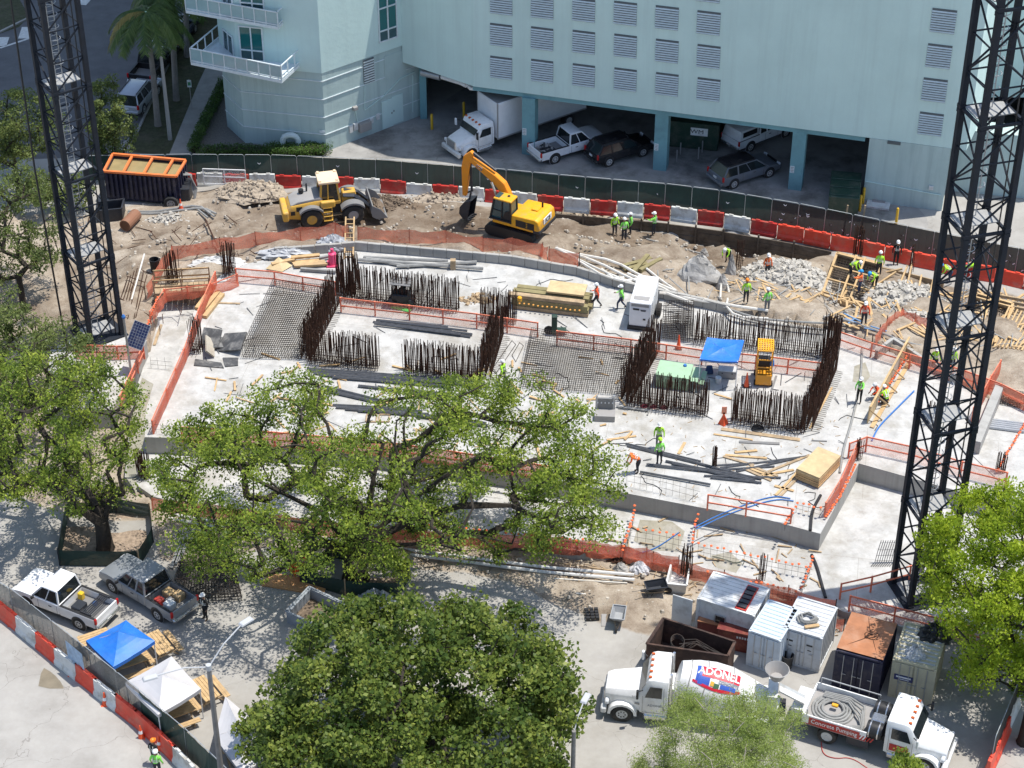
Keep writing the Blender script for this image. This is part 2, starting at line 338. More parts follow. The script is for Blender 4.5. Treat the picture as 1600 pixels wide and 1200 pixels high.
PL = lambda pts, z: [P(x, y, z) for x, y in pts]
U_PX = [(226,683),(232,660),(262,592),(300,492),(322,455),(345,430),(372,415),(440,400),(560,391),(700,403),(800,413),(905,431),(985,456),(1060,472),(1140,490),(1240,506),(1330,522),(1440,572),(1600,650),(1760,735),(1750,835),(1550,782),(1342,724),(1282,834),(1200,812),(1090,792),(975,770),(800,737),(597,708),(270,684)]
L_PX = [(195,745),(205,640),(215,600),(235,540),(247,468),(312,476),(400,560),(700,600),(1200,600),(1500,700),(1760,800),(1790,960),(1560,1005),(1430,985),(1316,955),(1305,948),(1130,899),(960,868),(700,835),(450,808),(300,790),(240,776)]
PAD_PX = [(78,548),(118,524),(222,524),(229,532),(196,600),(176,640),(70,640)]
UP, LP, PADP = PL(U_PX, U), PL(L_PX, L), PL(PAD_PX, U)
struct(MB().poly(UP, -.3, U, 0, 1).build('upper_foundation_slab', [conc, concw]))
struct(MB().poly(LP, -.3, L, 0, 1).build('lower_foundation_slab', [conc, concw]))
struct(MB().poly(PADP, -.3, U, 0, 1).build('crane_pad', [conc, concw]))
X0, X1, Y0, Y1, ST = -46., 46., 66., 131., .34
gx = np.arange(X0, X1 + .01, ST); gy = np.arange(Y0, Y1 + .01, ST); GX, GY = np.meshgrid(gx, gy)
GZ = hz_np(GX, GY)
DIRT_PX = [(-300,300),(150,335),(300,292),(430,296),(600,304),(760,318),(883,330),(1044,346),(1245,378),(1450,428),(1600,455),(1800,520),(1850,900),(1600,1000),(1440,985),(1310,965),(1130,925),(1085,962),(1010,985),(940,965),(860,930),(780,895),(640,880),(420,850),(330,880),(250,870),(240,810),(100,800),(0,760),(-300,800)]
DW = [P(x, y, .4) for x, y in DIRT_PX]
dirt = ipnp(GX, GY, DW).astype(float)
for _ in range(4):
    d = dirt.copy(); d[1:-1, 1:-1] = (dirt[1:-1, 1:-1] * 2 + dirt[:-2, 1:-1] + dirt[2:, 1:-1] + dirt[1:-1, :-2] + dirt[1:-1, 2:]) / 6; dirt = d
nz = RNG.random(GX.shape)
for _ in range(2):
    t_ = nz.copy(); t_[1:-1, 1:-1] = (nz[1:-1, 1:-1] + nz[:-2, 1:-1] + nz[2:, 1:-1] + nz[1:-1, :-2] + nz[1:-1, 2:]) / 5; nz = t_
nb = np.kron(RNG.random((GX.shape[0] // 5 + 1, GX.shape[1] // 5 + 1)), np.ones((5, 5)))[:GX.shape[0], :GX.shape[1]]
for _ in range(5):
    t_ = nb.copy(); t_[1:-1, 1:-1] = (nb[1:-1, 1:-1] + nb[:-2, 1:-1] + nb[2:, 1:-1] + nb[1:-1, :-2] + nb[1:-1, 2:]) / 5; nb = t_
rut = np.zeros(GX.shape)
for pth in (((150,430),(250,380),(380,352),(480,350),(600,330),(700,338)), ((200,400),(330,362),(440,338),(560,328),(660,322)), ((620,340),(700,352),(780,376)), ((300,340),(420,330),(520,322)), ((860,372),(940,386),(1010,398)), ((100,470),(170,440),(300,400))):
    pp = [P(x, y, .8) for x, y in pth]
    for a, b in zip(pp, pp[1:]):
        d = b - a; L2 = d.x ** 2 + d.y ** 2; tt = np.clip(((GX - a.x) * d.x + (GY - a.y) * d.y) / L2, 0, 1); ds = np.hypot(GX - a.x - tt * d.x, GY - a.y - tt * d.y)
        for o_ in (.0, 1.9): rut = np.maximum(rut, np.exp(-((ds - o_) / .33) ** 2))
calm = np.zeros(GX.shape)
for x, y, r in ((517,342,3.6),(808,364,3.4),(230,300,6),(770,345,2)): c = P(x, y, .8); calm = np.maximum(calm, np.exp(-(((GX - c.x) ** 2 + (GY - c.y) ** 2) / r ** 2) ** 2))
GZ += (1 - .85 * calm) * dirt * ((nz - .5) * .42 + (nb - .5) * .75 - rut * .2)
ins = ipnp(GX, GY, UP) | ipnp(GX, GY, LP) | ipnp(GX, GY, PADP)
GZ[ins] = np.minimum(GZ[ins], -.05)
damp = np.zeros(GX.shape)
for x, y, z, r, a in ((540,335,.7,9,1),(740,345,1.1,7,1),(640,325,.6,6,.9),(890,355,0,4,1),(1000,365,-.8,5,1),(1130,400,-1,6,1),(950,385,1.6,5,.55),(250,360,.4,4,.35),(385,298,.9,2,.55),(300,370,.8,4,.3),(60,480,.8,6,.5),(470,350,.7,4,.5),(1480,450,0,6,.8),(1600,500,.4,6,.5),(150,500,1.3,4,.8),(950,970,0,2.4,.6),(1000,990,0,2,.5)):
    c = P(x, y, z); damp = np.maximum(damp, a * np.exp(-((GX - c.x) ** 2 + ((GY - c.y) * 1.3) ** 2) / r ** 2))
damp = np.clip(np.maximum(damp, dirt * rut * .75), 0, 1)
ny, nx = GX.shape; idx = np.arange(nx * ny).reshape(ny, nx)
me = bpy.data.meshes.new('ground')
co = np.stack([GX, GY, GZ], -1).reshape(-1, 3); fc = np.stack([idx[:-1, :-1], idx[:-1, 1:], idx[1:, 1:], idx[1:, :-1]], -1).reshape(-1, 4)
me.vertices.add(len(co)); me.vertices.foreach_set('co', co.ravel()); me.loops.add(fc.size); me.loops.foreach_set('vertex_index', fc.ravel())
me.polygons.add(len(fc)); me.polygons.foreach_set('loop_start', np.arange(0, fc.size, 4)); me.polygons.foreach_set('use_smooth', np.ones(len(fc), bool)); me.update(calc_edges=True)
at = me.color_attributes.new('zone', 'FLOAT_COLOR', 'POINT')
at.data.foreach_set('color', np.stack([dirt, damp, nb, np.ones_like(nb)], -1).reshape(-1, 4).astype(np.float32).ravel())
def groundmat():
    m = bpy.data.materials.new('ground_surface'); t, b = nodes(m); N = t.nodes; K = t.links; b.inputs['Roughness'].default_value = .95; b.inputs['Specular IOR Level'].default_value = .2
    g = N.new('ShaderNodeNewGeometry').outputs['Position']
    def noise(sc, d=8, ro=.65):
        n = N.new('ShaderNodeTexNoise'); n.inputs['Scale'].default_value = sc; n.inputs['Detail'].default_value = d; n.inputs['Roughness'].default_value = ro; K.new(g, n.inputs['Vector']); return n.outputs['Fac']
    def ramp(f, *st):
        r = N.new('ShaderNodeValToRGB'); e = r.color_ramp.elements; e[0].position, e[0].color = st[0][0], list(st[0][1]) + [1]; e[1].position, e[1].color = st[-1][0], list(st[-1][1]) + [1]
        for p_, c_ in st[1:-1]: q = e.new(p_); q.color = list(c_) + [1]
        K.new(f, r.inputs[0]); return r.outputs[0]
    def mix(f, a, b_, typ='MIX'):
        x = N.new('ShaderNodeMixRGB'); x.blend_type = typ
        for i, v in ((0, f), (1, a), (2, b_)):
            if hasattr(v, 'is_linked'): K.new(v, x.inputs[i])
            else: x.inputs[i].default_value = v if i == 0 else list(v) + [1]
        return x.outputs[0]
    at = N.new('ShaderNodeAttribute'); at.attribute_name = 'zone'; sp = N.new('ShaderNodeSeparateColor'); K.new(at.outputs['Color'], sp.inputs[0])
    pave = ramp(noise(.35), (.3, (.27, .258, .235)), (.5, (.35, .337, .312)), (.7, (.40, .385, .355)))
    pave = mix(ramp(noise(2.2), (.35, (.0,) * 3), (.75, (.35,) * 3)), pave, (.27, .25, .22))
    vo = N.new('ShaderNodeTexVoronoi'); vo.feature = 'DISTANCE_TO_EDGE'; vo.inputs['Scale'].default_value = .19
    nw = N.new('ShaderNodeTexNoise'); nw.inputs['Scale'].default_value = .6; nw.inputs['Detail'].default_value = 6; K.new(g, nw.inputs['Vector']); ad = N.new('ShaderNodeVectorMath'); ad.operation = 'MULTIPLY_ADD'; K.new(nw.outputs['Color'], ad.inputs[0]); ad.inputs[1].default_value = (2, 2, 2); K.new(g, ad.inputs[2]); K.new(ad.outputs[0], vo.inputs['Vector'])
    crk = N.new('ShaderNodeMath'); crk.operation = 'LESS_THAN'; crk.inputs[1].default_value = .0022; K.new(vo.outputs['Distance'], crk.inputs[0])
    pave = mix(crk.outputs[0], pave, (.25, .235, .215))
    pave = mix(ramp(noise(.13, 5), (.52, (0,) * 3), (.6, (.4,) * 3)), pave, (.30, .28, .25))
    dirtc = ramp(noise(.9), (.3, (.19, .15, .11)), (.45, (.32, .265, .205)), (.6, (.42, .36, .285)), (.74, (.48, .43, .36)))
    dirtc = mix(ramp(noise(9, 4), (.6, (0,) * 3), (.7, (.6,) * 3)), dirtc, (.52, .48, .42))
    dirtc = mix(ramp(noise(4, 6), (.30, (.6,) * 3), (.45, (0,) * 3)), dirtc, (.19, .145, .10))
    dmp = N.new('ShaderNodeMath'); dmp.operation = 'MULTIPLY'; K.new(sp.outputs[1], dmp.inputs[0]); K.new(ramp(noise(.6), (.3, (.35,) * 3), (.6, (1,) * 3)), dmp.inputs[1])
    dirtc = mix(dmp.outputs[0], dirtc, (.125, .088, .06))
    f = N.new('ShaderNodeMath'); f.operation = 'MULTIPLY_ADD'; f.inputs[1].default_value = .5; f.inputs[2].default_value = -.25; K.new(noise(1.1), f.inputs[0])
    f2 = N.new('ShaderNodeMath'); f2.operation = 'ADD'; K.new(sp.outputs[0], f2.inputs[0]); K.new(f.outputs[0], f2.inputs[1])
    fac = ramp(f2.outputs[0], (.42, (0,) * 3), (.6, (1,) * 3))
    K.new(mix(fac, pave, dirtc), b.inputs['Base Color'])
    bp = N.new('ShaderNodeBump'); bp.inputs['Distance'].default_value = .12; K.new(noise(5, 8, .7), bp.inputs['Height'])
    st = N.new('ShaderNodeMath'); st.operation = 'MULTIPLY_ADD'; st.inputs[1].default_value = .75; st.inputs[2].default_value = .08; K.new(fac, st.inputs[0]); K.new(st.outputs[0], bp.inputs['Strength'])
    K.new(bp.outputs[0], b.inputs['Normal']); return m
gm = groundmat(); me.materials.append(gm); struct(link('ground', me))
ring = MB(); B = 500
for a in ((-B, -B, B, Y0), (-B, Y1, B, B), (-B, Y0, X0, Y1), (X1, Y0, B, Y1)):
    ring.quad((a[0], a[1], -.004), (a[2], a[1], -.004), (a[2], a[3], -.004), (a[0], a[3], -.004))
struct(ring.build('pavement', gm))
asph = mat('asphalt', (.11, .11, .115), .9, 0, .2, .8, bump=.1, bscale=30, dirt=(.11, .11, .11), dscale=.15, damt=.6, world=True)
garf = mat('garage_floor', (.29, .28, .265), .85, 0, .2, .5, dirt=(.06, .055, .05), dscale=.28, damt=.85, world=True)
walkm = mat('pavement_concrete', (.30, .29, .27), .9, 0, .15, 1, dirt=(.2, .19, .17), damt=.4, world=True)
grassm = mat('lawn_soil', (.05, .055, .025), .95, 0, .4, 3, bump=.4, dirt=(.10, .085, .06), dscale=.8, damt=.7, world=True)
gravel = mat('gravel_bed', (.16, .15, .135), .95, 0, .4, 9, bump=.6, bscale=25, world=True)
def flat(name, px, z, m, k=True):
    o = MB().add([P(x, y, z) for x, y in px], [tuple(range(len(px)))]).build(name, m); return struct(o) if k else o
flat('street', [(-500,400),(-500,-200),(330,-200),(352,-20),(270,80),(215,205),(175,235),(60,300)], .004, asph)
flat('grass_verge', [(200,238),(272,80),(352,-20),(380,-20),(310,130),(264,242)], .008, grassm)
flat('sidewalk', [(264,242),(310,130),(380,-20),(400,-20),(352,128),(298,242)], .012, walkm)
flat('gravel_bed', [(298,242),(352,120),(420,150),(540,240),(420,248)], .008, gravel)
flat('parking_floor', [(508,238),(690,160),(800,90),(1600,90),(1700,350),(1540,378),(1380,350),(1200,317),(1000,291),(800,274),(640,257),(500,246)], .012, garf)
flat('far_corner_lawn', [(-200,60),(-200,-60),(20,-20),(45,25),(30,42),(0,52)], .012, grassm)
k = MB()
for a, b in zip([(352,-20),(272,80),(215,205),(185,240)], [(272,80),(215,205),(185,240)]): k.bar(P(*a, .06), P(*b, .06), .18, .14)
k.bar(P(0, 50, .06), P(45, 28, .06), .2, .14); struct(k.build('street_kerb', walkm))
mk = MB(); lw = mat('road_marking', (.55, .55, .53), .8, 0, .2, 4)
for a, b, wd in (((0,75),(45,60),.12),((165,272),(202,120),.1),((240,60),(225,95),.1),((38,60),(44,42),.5),((0,72),(5,58),.5),((120,2),(138,4),.5)):
    p, q = P(*a, .016), P(*b, .016); n = Vector((-(q - p).y, (q - p).x, 0)).normalized() * wd; mk.quad(p - n, q - n, q + n, p + n)
struct(mk.build('road_marking', lw))
puddle = mat('murky_water', (.31, .295, .235), .12, 0, .2, .6, dirt=(.38, .37, .33), dscale=.6, damt=.7, world=True)
flat('water', [(196,744),(206,640),(222,590),(240,600),(228,640),(226,690),(212,720),(214,772)], L + .006, puddle)
damp_c = mat('damp_concrete', (.29, .27, .21), .45, 0, .25, 1.2, dirt=(.40, .38, .34), dscale=.9, damt=.8, world=True)
for px in ([(1000,812),(1050,815),(1070,830),(1060,862),(1020,860),(990,845)], [(1110,868),(1140,862),(1160,880),(1150,895),(1118,886)], [(1335,572),(1352,566),(1360,588),(1350,600),(1332,596)]):
    flat('damp_patch', px, (U if px[0][0] == 1335 else L) + .005, damp_c)
mud = mat('mud_stain', (.20, .17, .12), .5, 0, .2, 1, world=True)
flat('mud_stain', [(64,1052),(72,1038),(84,1034),(90,1048),(104,1054),(112,1072),(98,1076),(78,1076),(60,1072)], .012, mud)

# ---------------------------------------------------------------- the pale blue apartment building
wallb = mat('pale_blue_stucco', (.545, .70, .665), .9, 0, .05, .25, bump=.25, bscale=3, dirt=(.47, .62, .60), dscale=.12, damt=.5, world=True)
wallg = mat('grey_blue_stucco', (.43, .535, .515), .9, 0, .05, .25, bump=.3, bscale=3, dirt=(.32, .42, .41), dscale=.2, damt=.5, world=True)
wallp = mat('pale_grey_stucco', (.47, .50, .52), .9, 0, .05, .25, bump=.1, dirt=(.4, .42, .44), dscale=.2, damt=.5, world=True)
colm = mat('teal_column_paint', (.17, .34, .37), .8, 0, .08, .5, dirt=(.09, .18, .2), damt=.5, world=True)
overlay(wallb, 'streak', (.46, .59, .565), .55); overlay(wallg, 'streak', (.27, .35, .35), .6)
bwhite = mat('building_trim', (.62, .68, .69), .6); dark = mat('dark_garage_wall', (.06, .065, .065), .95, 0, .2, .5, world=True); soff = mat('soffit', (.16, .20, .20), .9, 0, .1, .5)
def ray(px, py):
    u = (px - 800) / F_PX; v = (py - 600) / F_PX; return Vector((u, cP - v * sP, -(sP + v * cP)))
def onwall(px, py, p0, p1, off=0):
    """point of the vertical wall through the plan points p0-p1 seen at a picture point"""
    dx, dy = p1[0] - p0[0], p1[1] - p0[1]; n = Vector((dy, -dx, 0)).normalized()
    d = ray(px, py); o = Vector((0, 0, CAM_H)); q = Vector((p0[0], p0[1], 0)) + n * off; t = (q - o).dot(n) / d.dot(n); return o + d * t
A0, A1, FR = (-8.0, 136.4), (-2.75, 132.65), (30.94, 123.41)
C0, C1, C2 = (-21.2, 135.8), (-19.6, 133.3), (-13.53, 132.04)
HB = 19.6
bld = thing('apartment_building', 'tall pale blue apartment building with louvred podium over an open garage', 'building', (8, 135, 0))
BL = -bld.location
def bp(mb, name, m, parent=None, **k):
    o = mb.build(name, m, parent or bld, loc=(BL if parent is None else None), **k); return o
m_ = MB(); foot = [A0, A1, FR, (34, 131), (48, 131), (60, 180), (-8, 180)]
m_.poly(foot, 5, HB); m_.f.append(tuple(range(len(foot), 2 * len(foot)))); m_.m.append(1); o = bp(m_, 'podium_wall', [wallb, soff], fix=False)
m_ = MB().poly([C0, C1, C2, A0, (-8, 180), (-21.2, 180)], 6.35, 80); bp(m_, 'wing_wall', wallb, fix=False)
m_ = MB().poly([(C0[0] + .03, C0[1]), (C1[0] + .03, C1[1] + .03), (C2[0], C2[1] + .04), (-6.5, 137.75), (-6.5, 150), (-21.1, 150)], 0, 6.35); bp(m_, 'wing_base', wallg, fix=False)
m_ = MB().poly([(-21, 147), (-6, 147), (-6, 215), (-21, 215)], 79, 110); bp(m_, 'tower', wallb, fix=False)  # unseen upper block, put here so its shade reaches the street
m_ = MB()
for z in (1.4, 2.8, 4.25, 5.7):
    for a, b in ((C0, C1), (C1, C2), (C2, (-6.5, 137.75))):
        m_.bar((a[0], a[1], z), (b[0], b[1], z), .05, .06)
bp(m_, 'score_line', bwhite)
# garage: back walls, right wall, columns, beam
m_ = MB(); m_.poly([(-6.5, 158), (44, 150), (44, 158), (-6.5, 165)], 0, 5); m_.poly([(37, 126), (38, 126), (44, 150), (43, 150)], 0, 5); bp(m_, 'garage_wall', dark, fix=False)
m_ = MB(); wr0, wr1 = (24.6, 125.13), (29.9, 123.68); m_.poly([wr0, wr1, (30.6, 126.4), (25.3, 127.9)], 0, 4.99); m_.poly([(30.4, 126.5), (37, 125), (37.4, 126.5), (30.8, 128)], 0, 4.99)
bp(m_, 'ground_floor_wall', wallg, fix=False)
m_ = MB(); m_.bar((-2.75, 133.05, 4.8), (24.4, 125.6, 4.8), .5, .4); bp(m_, 'edge_beam', colm)
for X, Y in ((1.3, 132.0), (10.7, 129.75), (20.1, 127.0), (27, 146), (10, 146), (-1, 150)):
    c = MB().box((0, 0, 0), (.95, .95, 4.62)).build('column', colm, bld, loc=(X + BL.x, Y + BL.y, 0), rz=R(-15))
m_ = MB().box((-6.6, 137.2, 0), (.5, .5, 5.9)); bp(m_, 'column', colm)
# louvres
FN = Vector((A1[1] - FR[1], 0, 0)); fdir = Vector((FR[0] - A1[0], FR[1] - A1[1], 0)).normalized(); fang = math.atan2(fdir.y, fdir.x); fn = Vector((fdir.y, -fdir.x, 0))
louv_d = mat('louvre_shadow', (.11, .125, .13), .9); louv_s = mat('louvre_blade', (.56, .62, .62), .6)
fr = MB(); W_, H_ = 1.6, 1.72
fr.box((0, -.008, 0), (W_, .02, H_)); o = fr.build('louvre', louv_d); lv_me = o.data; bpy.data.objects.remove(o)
sl_ = MB()
for i in range(9):
    z = .06 + i * (H_ - .12) / 9; sl_.add([(-W_ / 2, -.01, z + .085), (W_ / 2, -.01, z + .085), (W_ / 2, -.09, z), (-W_ / 2, -.09, z), (-W_ / 2, -.012, z + .07), (W_ / 2, -.012, z + .07), (W_ / 2, -.088, z - .012), (-W_ / 2, -.088, z - .012)], [(0, 1, 2, 3), (7, 6, 5, 4), (3, 2, 6, 7), (0, 4, 5, 1)])
o = sl_.build('slats', louv_s); ls_me = o.data; bpy.data.objects.remove(o)
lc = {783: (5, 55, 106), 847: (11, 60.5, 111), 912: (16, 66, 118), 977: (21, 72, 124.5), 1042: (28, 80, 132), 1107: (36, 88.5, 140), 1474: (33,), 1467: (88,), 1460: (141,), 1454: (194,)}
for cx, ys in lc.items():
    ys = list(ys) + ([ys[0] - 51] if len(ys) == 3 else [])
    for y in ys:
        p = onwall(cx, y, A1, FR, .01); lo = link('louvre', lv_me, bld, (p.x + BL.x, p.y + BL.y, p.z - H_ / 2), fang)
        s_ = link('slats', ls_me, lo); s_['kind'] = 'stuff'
def onw_rect(px0, py0, px1, py1, w0, w1, off=.0):
    a = onwall(px0, py0, w0, w1, off); b = onwall(px1, py1, w0, w1, off); return a, b
def win(cx, cy, wd, ht, w0, w1, grid, gl, name='window', off=.02):
    """window with frame, mullions and panes on the wall w0-w1"""
    p = onwall(cx, cy, w0, w1, off); ang = math.atan2(w1[1] - w0[1], w1[0] - w0[0]); mb = MB(); nx_, rows = grid; t = .09
    xs = [-wd / 2 + i * wd / nx_ for i in range(nx_ + 1)]; zs = [-ht / 2 + r_ * ht for r_ in rows]
    for x in xs: mb.box((x, -.03, -ht / 2), (t, .1, ht))
    for z in zs: mb.box((0, -.035, z - t / 2), (wd + t, .11, t))
    f = mb.build(name, bwhite, bld, loc=(p.x + BL.x, p.y + BL.y, p.z), rz=ang)
    for i in range(nx_):
        for j in range(len(zs) - 1):
            MB().box(((xs[i] + xs[i + 1]) / 2, .0, zs[j] + .03), (xs[i + 1] - xs[i] - .06, .03, zs[j + 1] - zs[j] - .06)).build('pane', gl if j > 0 else glassb, f)
win(605, 20, 1.55, 4.2, C2, A0, (2, (0, .2, .62, 1)), teal)
win(393, 68, 1.7, 2.6, C1, C2, (2, (0, .3, 1)), teal, off=.03); win(393, -6, 1.7, 2.6, C1, C2, (2, (0, .3, 1)), teal, off=.03); win(358, 75, 1.5, 2.4, C0, C1, (2, (0, 1)), teal, off=.03)
win(356, 0, 1.5, 2.4, C0, C1, (2, (0, 1)), teal, off=.03)
# doors, vents, boxes on the walls
def plate(name, cx, cy, wd, ht, w0, w1, m, th=.05, off=.0):
    p = onwall(cx, cy, w0, w1, off); ang = math.atan2(w1[1] - w0[1], w1[0] - w0[0])
    return MB().box((0, -th / 2, -ht / 2), (wd, th, ht)).build(name, m, bld, loc=(p.x + BL.x, p.y + BL.y, p.z), rz=ang, bevel=.01)
W2 = (C2, (-6.5, 137.75)); off_ = .0
d_ = plate('door', 605, 178, 1.0, 2.3, *W2, wallb); MB().box((.38, -.06, -.1), (.06, .06, .16)).build('handle', chrome, d_)
d_ = plate('door', 621, 170, 1.0, 2.3, *W2, wallb); MB().box((-.38, -.06, -.1), (.06, .06, .16)).build('handle', chrome, d_)
v_ = plate('louvre', 576, 110, .95, 1.9, *W2, louv_d)
m_ = MB()
for i in range(9): m_.box((0, -.05, -.88 + i * .2), (.92, .05, .1))
m_.build('slats', louv_s, v_)['kind'] = 'stuff'
plate('wall_panel', 617, 101, 1.9, 1.9, *W2, wallg, .03)
for x, y, a, b, t in ((568,196,1.0,.7,.35),(555,197,.35,.55,.15),(548,201,.3,.6,.1),(580,188,.3,.4,.1),(590,182,.3,.5,.06),(553,168,.35,.25,.3)): plate('service_box', x, y, a, b, *W2, hubgrey if t > .2 else offwhite, t)
m_ = MB()
for a, b in (((645,118),(645,175)),((555,172),(560,195)),((570,135),(570,172)),((570,172),(600,150)),((600,150),(625,123)),((625,123),(648,112))): m_.bar(onwall(*a, *W2, .05), onwall(*b, *W2, .05), .05)
bp(m_, 'conduit', wallb)
RW = (wr0, wr1); plate('vent_grille', 1397, 223, .9, .25, *RW, louv_d)
d_ = plate('door', 1430, 320, 1.2, 2.2, (30.4, 126.5), (37, 125), wallp); d_ = plate('door', 1462, 325, 1.3, 2.2, (30.4, 126.5), (37, 125), wallb)
plate('service_box', 1372, 325, 1.6, 1.15, *RW, offwhite, .9); plate('service_box', 1373, 318, .9, .6, *RW, hubgrey, .2); plate('service_box', 1455, 293, .3, .3, *RW, offwhite, .1)
m_ = MB(); m_.bar(onwall(1352, 283, *RW, .06), onwall(1470, 305, *RW, .06), .05)
bp(m_, 'conduit', wallb)
# signs on the columns
for x, y, X, Y in ((818,206,1.3,132.0),(1025,230,10.7,129.75),(1235,265,20.1,127.0)):
    q = Vector((X, Y, 0)) + fn * .485; z = zat(q.x, q.y, y)
    s_ = MB().box((0, 0, -.3), (.3, .02, .55)).build('sign', bwhite, bld, loc=(q.x - .28 + BL.x, q.y + BL.y + .07, z), rz=fang)
    mk_ = MB()
    for i_ in range(4): mk_.box((0, -.014, .12 - i_ * .12), (.22 - .05 * (i_ % 2), .008, .05))
    mk_.build('sign_marks', hubgrey, s_)
# balconies
def balcony(a, b, z, depth):
    pa = P(*a, z); pb = P(*b, z); d = (pb - pa).normalized(); n = Vector((-d.y, d.x, 0)); ln = (pb - pa).length; ang = math.atan2(d.y, d.x)
    sl = MB().box((ln / 2, depth / 2, -.22), (ln, depth, .22)).build('balcony', bwhite, bld, loc=(pa.x + BL.x, pa.y + BL.y, z), rz=ang)
    m_ = MB(); npost = 8
    for i in range(npost + 1): m_.box((ln * i / npost, .06, 0), (.07, .07, 1.1))
    for i in range(1, 4):
        for x in (.04, ln - .04): m_.box((x, depth * i / 4, 0), (.07, .07, 1.1))
    for z_ in (1.08, .12): m_.bar((0, .06, z_), (ln, .06, z_), .09, .07); m_.bar((.04, 0, z_), (.04, depth, z_), .08, .07); m_.bar((ln - .04, 0, z_), (ln - .04, depth, z_), .08, .07)
    m_.build('railing', bwhite, sl)
    for i in range(npost): MB().box((ln * (i + .5) / npost, .06, .18), (ln / npost - .1, .02, .85)).build('glass_panel', MAT['balcony_glass'], sl)
if True:
    g_ = mat('balcony_glass', (.30, .44, .46), .12, 0, .08, 1, spec=.6)
balcony((298,97), (440,126), 6.9, 4.2); balcony((290,16), (434,42), 10.1, 4.4)
s_ = plate('wall_sign', 503.5, 206, .42, .22, C1, C2, bwhite, .03, .03)
m_ = MB()
for i in range(4): m_.box((-.14 + i * .09, -.02, -.06), (.05, .01, .12))
m_.build('sign_marks', red, s_)
# ---------------------------------------------------------------- vehicles
def tyre_mesh(r, wd, rimr):
    t = MB().lathe([(rimr, -wd / 2), (r * .93, -wd / 2), (r, -wd * .36), (r, wd * .36), (r * .93, wd / 2), (rimr, wd / 2)], axis='y', n=22, cap=False)
    o = t.build('tyre', tyre, smooth=True); a = o.data; bpy.data.objects.remove(o)
    return a
def rim_mesh(rimr, wd, m):
    t = MB().lathe([(rimr, -wd * .46), (rimr * .9, -wd * .5), (rimr * .75, -wd * .36), (rimr * .35, -wd * .36), (rimr * .3, -wd * .5), (.02, -wd * .5)], axis='y', n=16)
    for k in range(7):
        a = k * 2 * math.pi / 7; t.box((rimr * .57 * math.cos(a), -wd * .40, rimr * .57 * math.sin(a) - .04), (.07, .05, .08), 0, 1)
    t.lathe([(.02, wd * .45), (rimr, wd * .45)], axis='y', n=16)
    o = t.build('rim', [m, black]); a = o.data; bpy.data.objects.remove(o); return a
WC = {}
def wheel(root, x, y, r=.4, wd=.26, rimr=.24, m=None, sc=1, z=None):
    m = m or rimgrey; k = (r, wd, rimr, m.name)
    if k not in WC: WC[k] = (tyre_mesh(r, wd, rimr), rim_mesh(rimr, wd, m))
    o = link('wheel', WC[k][0], root, (x, y, r if z is None else z), 0 if y < 0 else math.pi); link('rim', WC[k][1], o); return o
lamp_r = mat('red_lamp', (.45, .01, .012), .25); lamp_w = mat('clear_lamp', (.6, .62, .64), .12, spec=.8); lamp_o = mat('amber_lamp', (.5, .10, .02), .3)
def frustum(mb, b, t, m=0):
    """b, t: (x0,x1,halfwidth,z) rear/front limits at belt and roof"""
    vs = [(b[0], -b[2], b[3]), (b[1], -b[2], b[3]), (b[1], b[2], b[3]), (b[0], b[2], b[3]), (t[0], -t[2], t[3]), (t[1], -t[2], t[3]), (t[1], t[2], t[3]), (t[0], t[2], t[3])]
    return mb.add(vs, [(3, 2, 1, 0), (4, 5, 6, 7), (0, 1, 5, 4), (1, 2, 6, 5), (2, 3, 7, 6), (3, 0, 4, 7)], m)
def arch(mb, x, hw, r, m=0):
    for s in (-1, 1): mb.lathe([(r, s * hw - .01 * s), (r, s * hw + .012 * s), (.02, s * hw + .012 * s)], (x, 0, .42), 'y', 18, m)
def lights(root, xf, xr, hw, zf, zr, wd=.35):
    for s in (-1, 1):
        MB().box((xf, s * (hw - .22), zf), (.12, wd, .2)).build('headlight', lamp_w, root, bevel=.03)
        MB().box((xr, s * (hw - .07), zr - .05), (.12, .16, .38)).build('taillight', lamp_r, root, bevel=.03)
def pillars(root, b, t, m, xs=()):
    w = .085
    for s in (-1, 1):
        mb = MB()
        for i in (0, 1): mb.bar((b[i], s * b[2], b[3]), (t[i], s * t[2], t[3]), w, w)
        for f in xs:
            xb = b[0] + (b[1] - b[0]) * f; xt = t[0] + (t[1] - t[0]) * f; mb.bar((xb, s * (b[2] + .005), b[3]), (xt, s * (t[2] + .005), t[3]), .11, .05)
        mb.bar((t[0], s * t[2], t[3]), (t[1], s * t[2], t[3]), w, .07); mb.build('pillars', m, root)
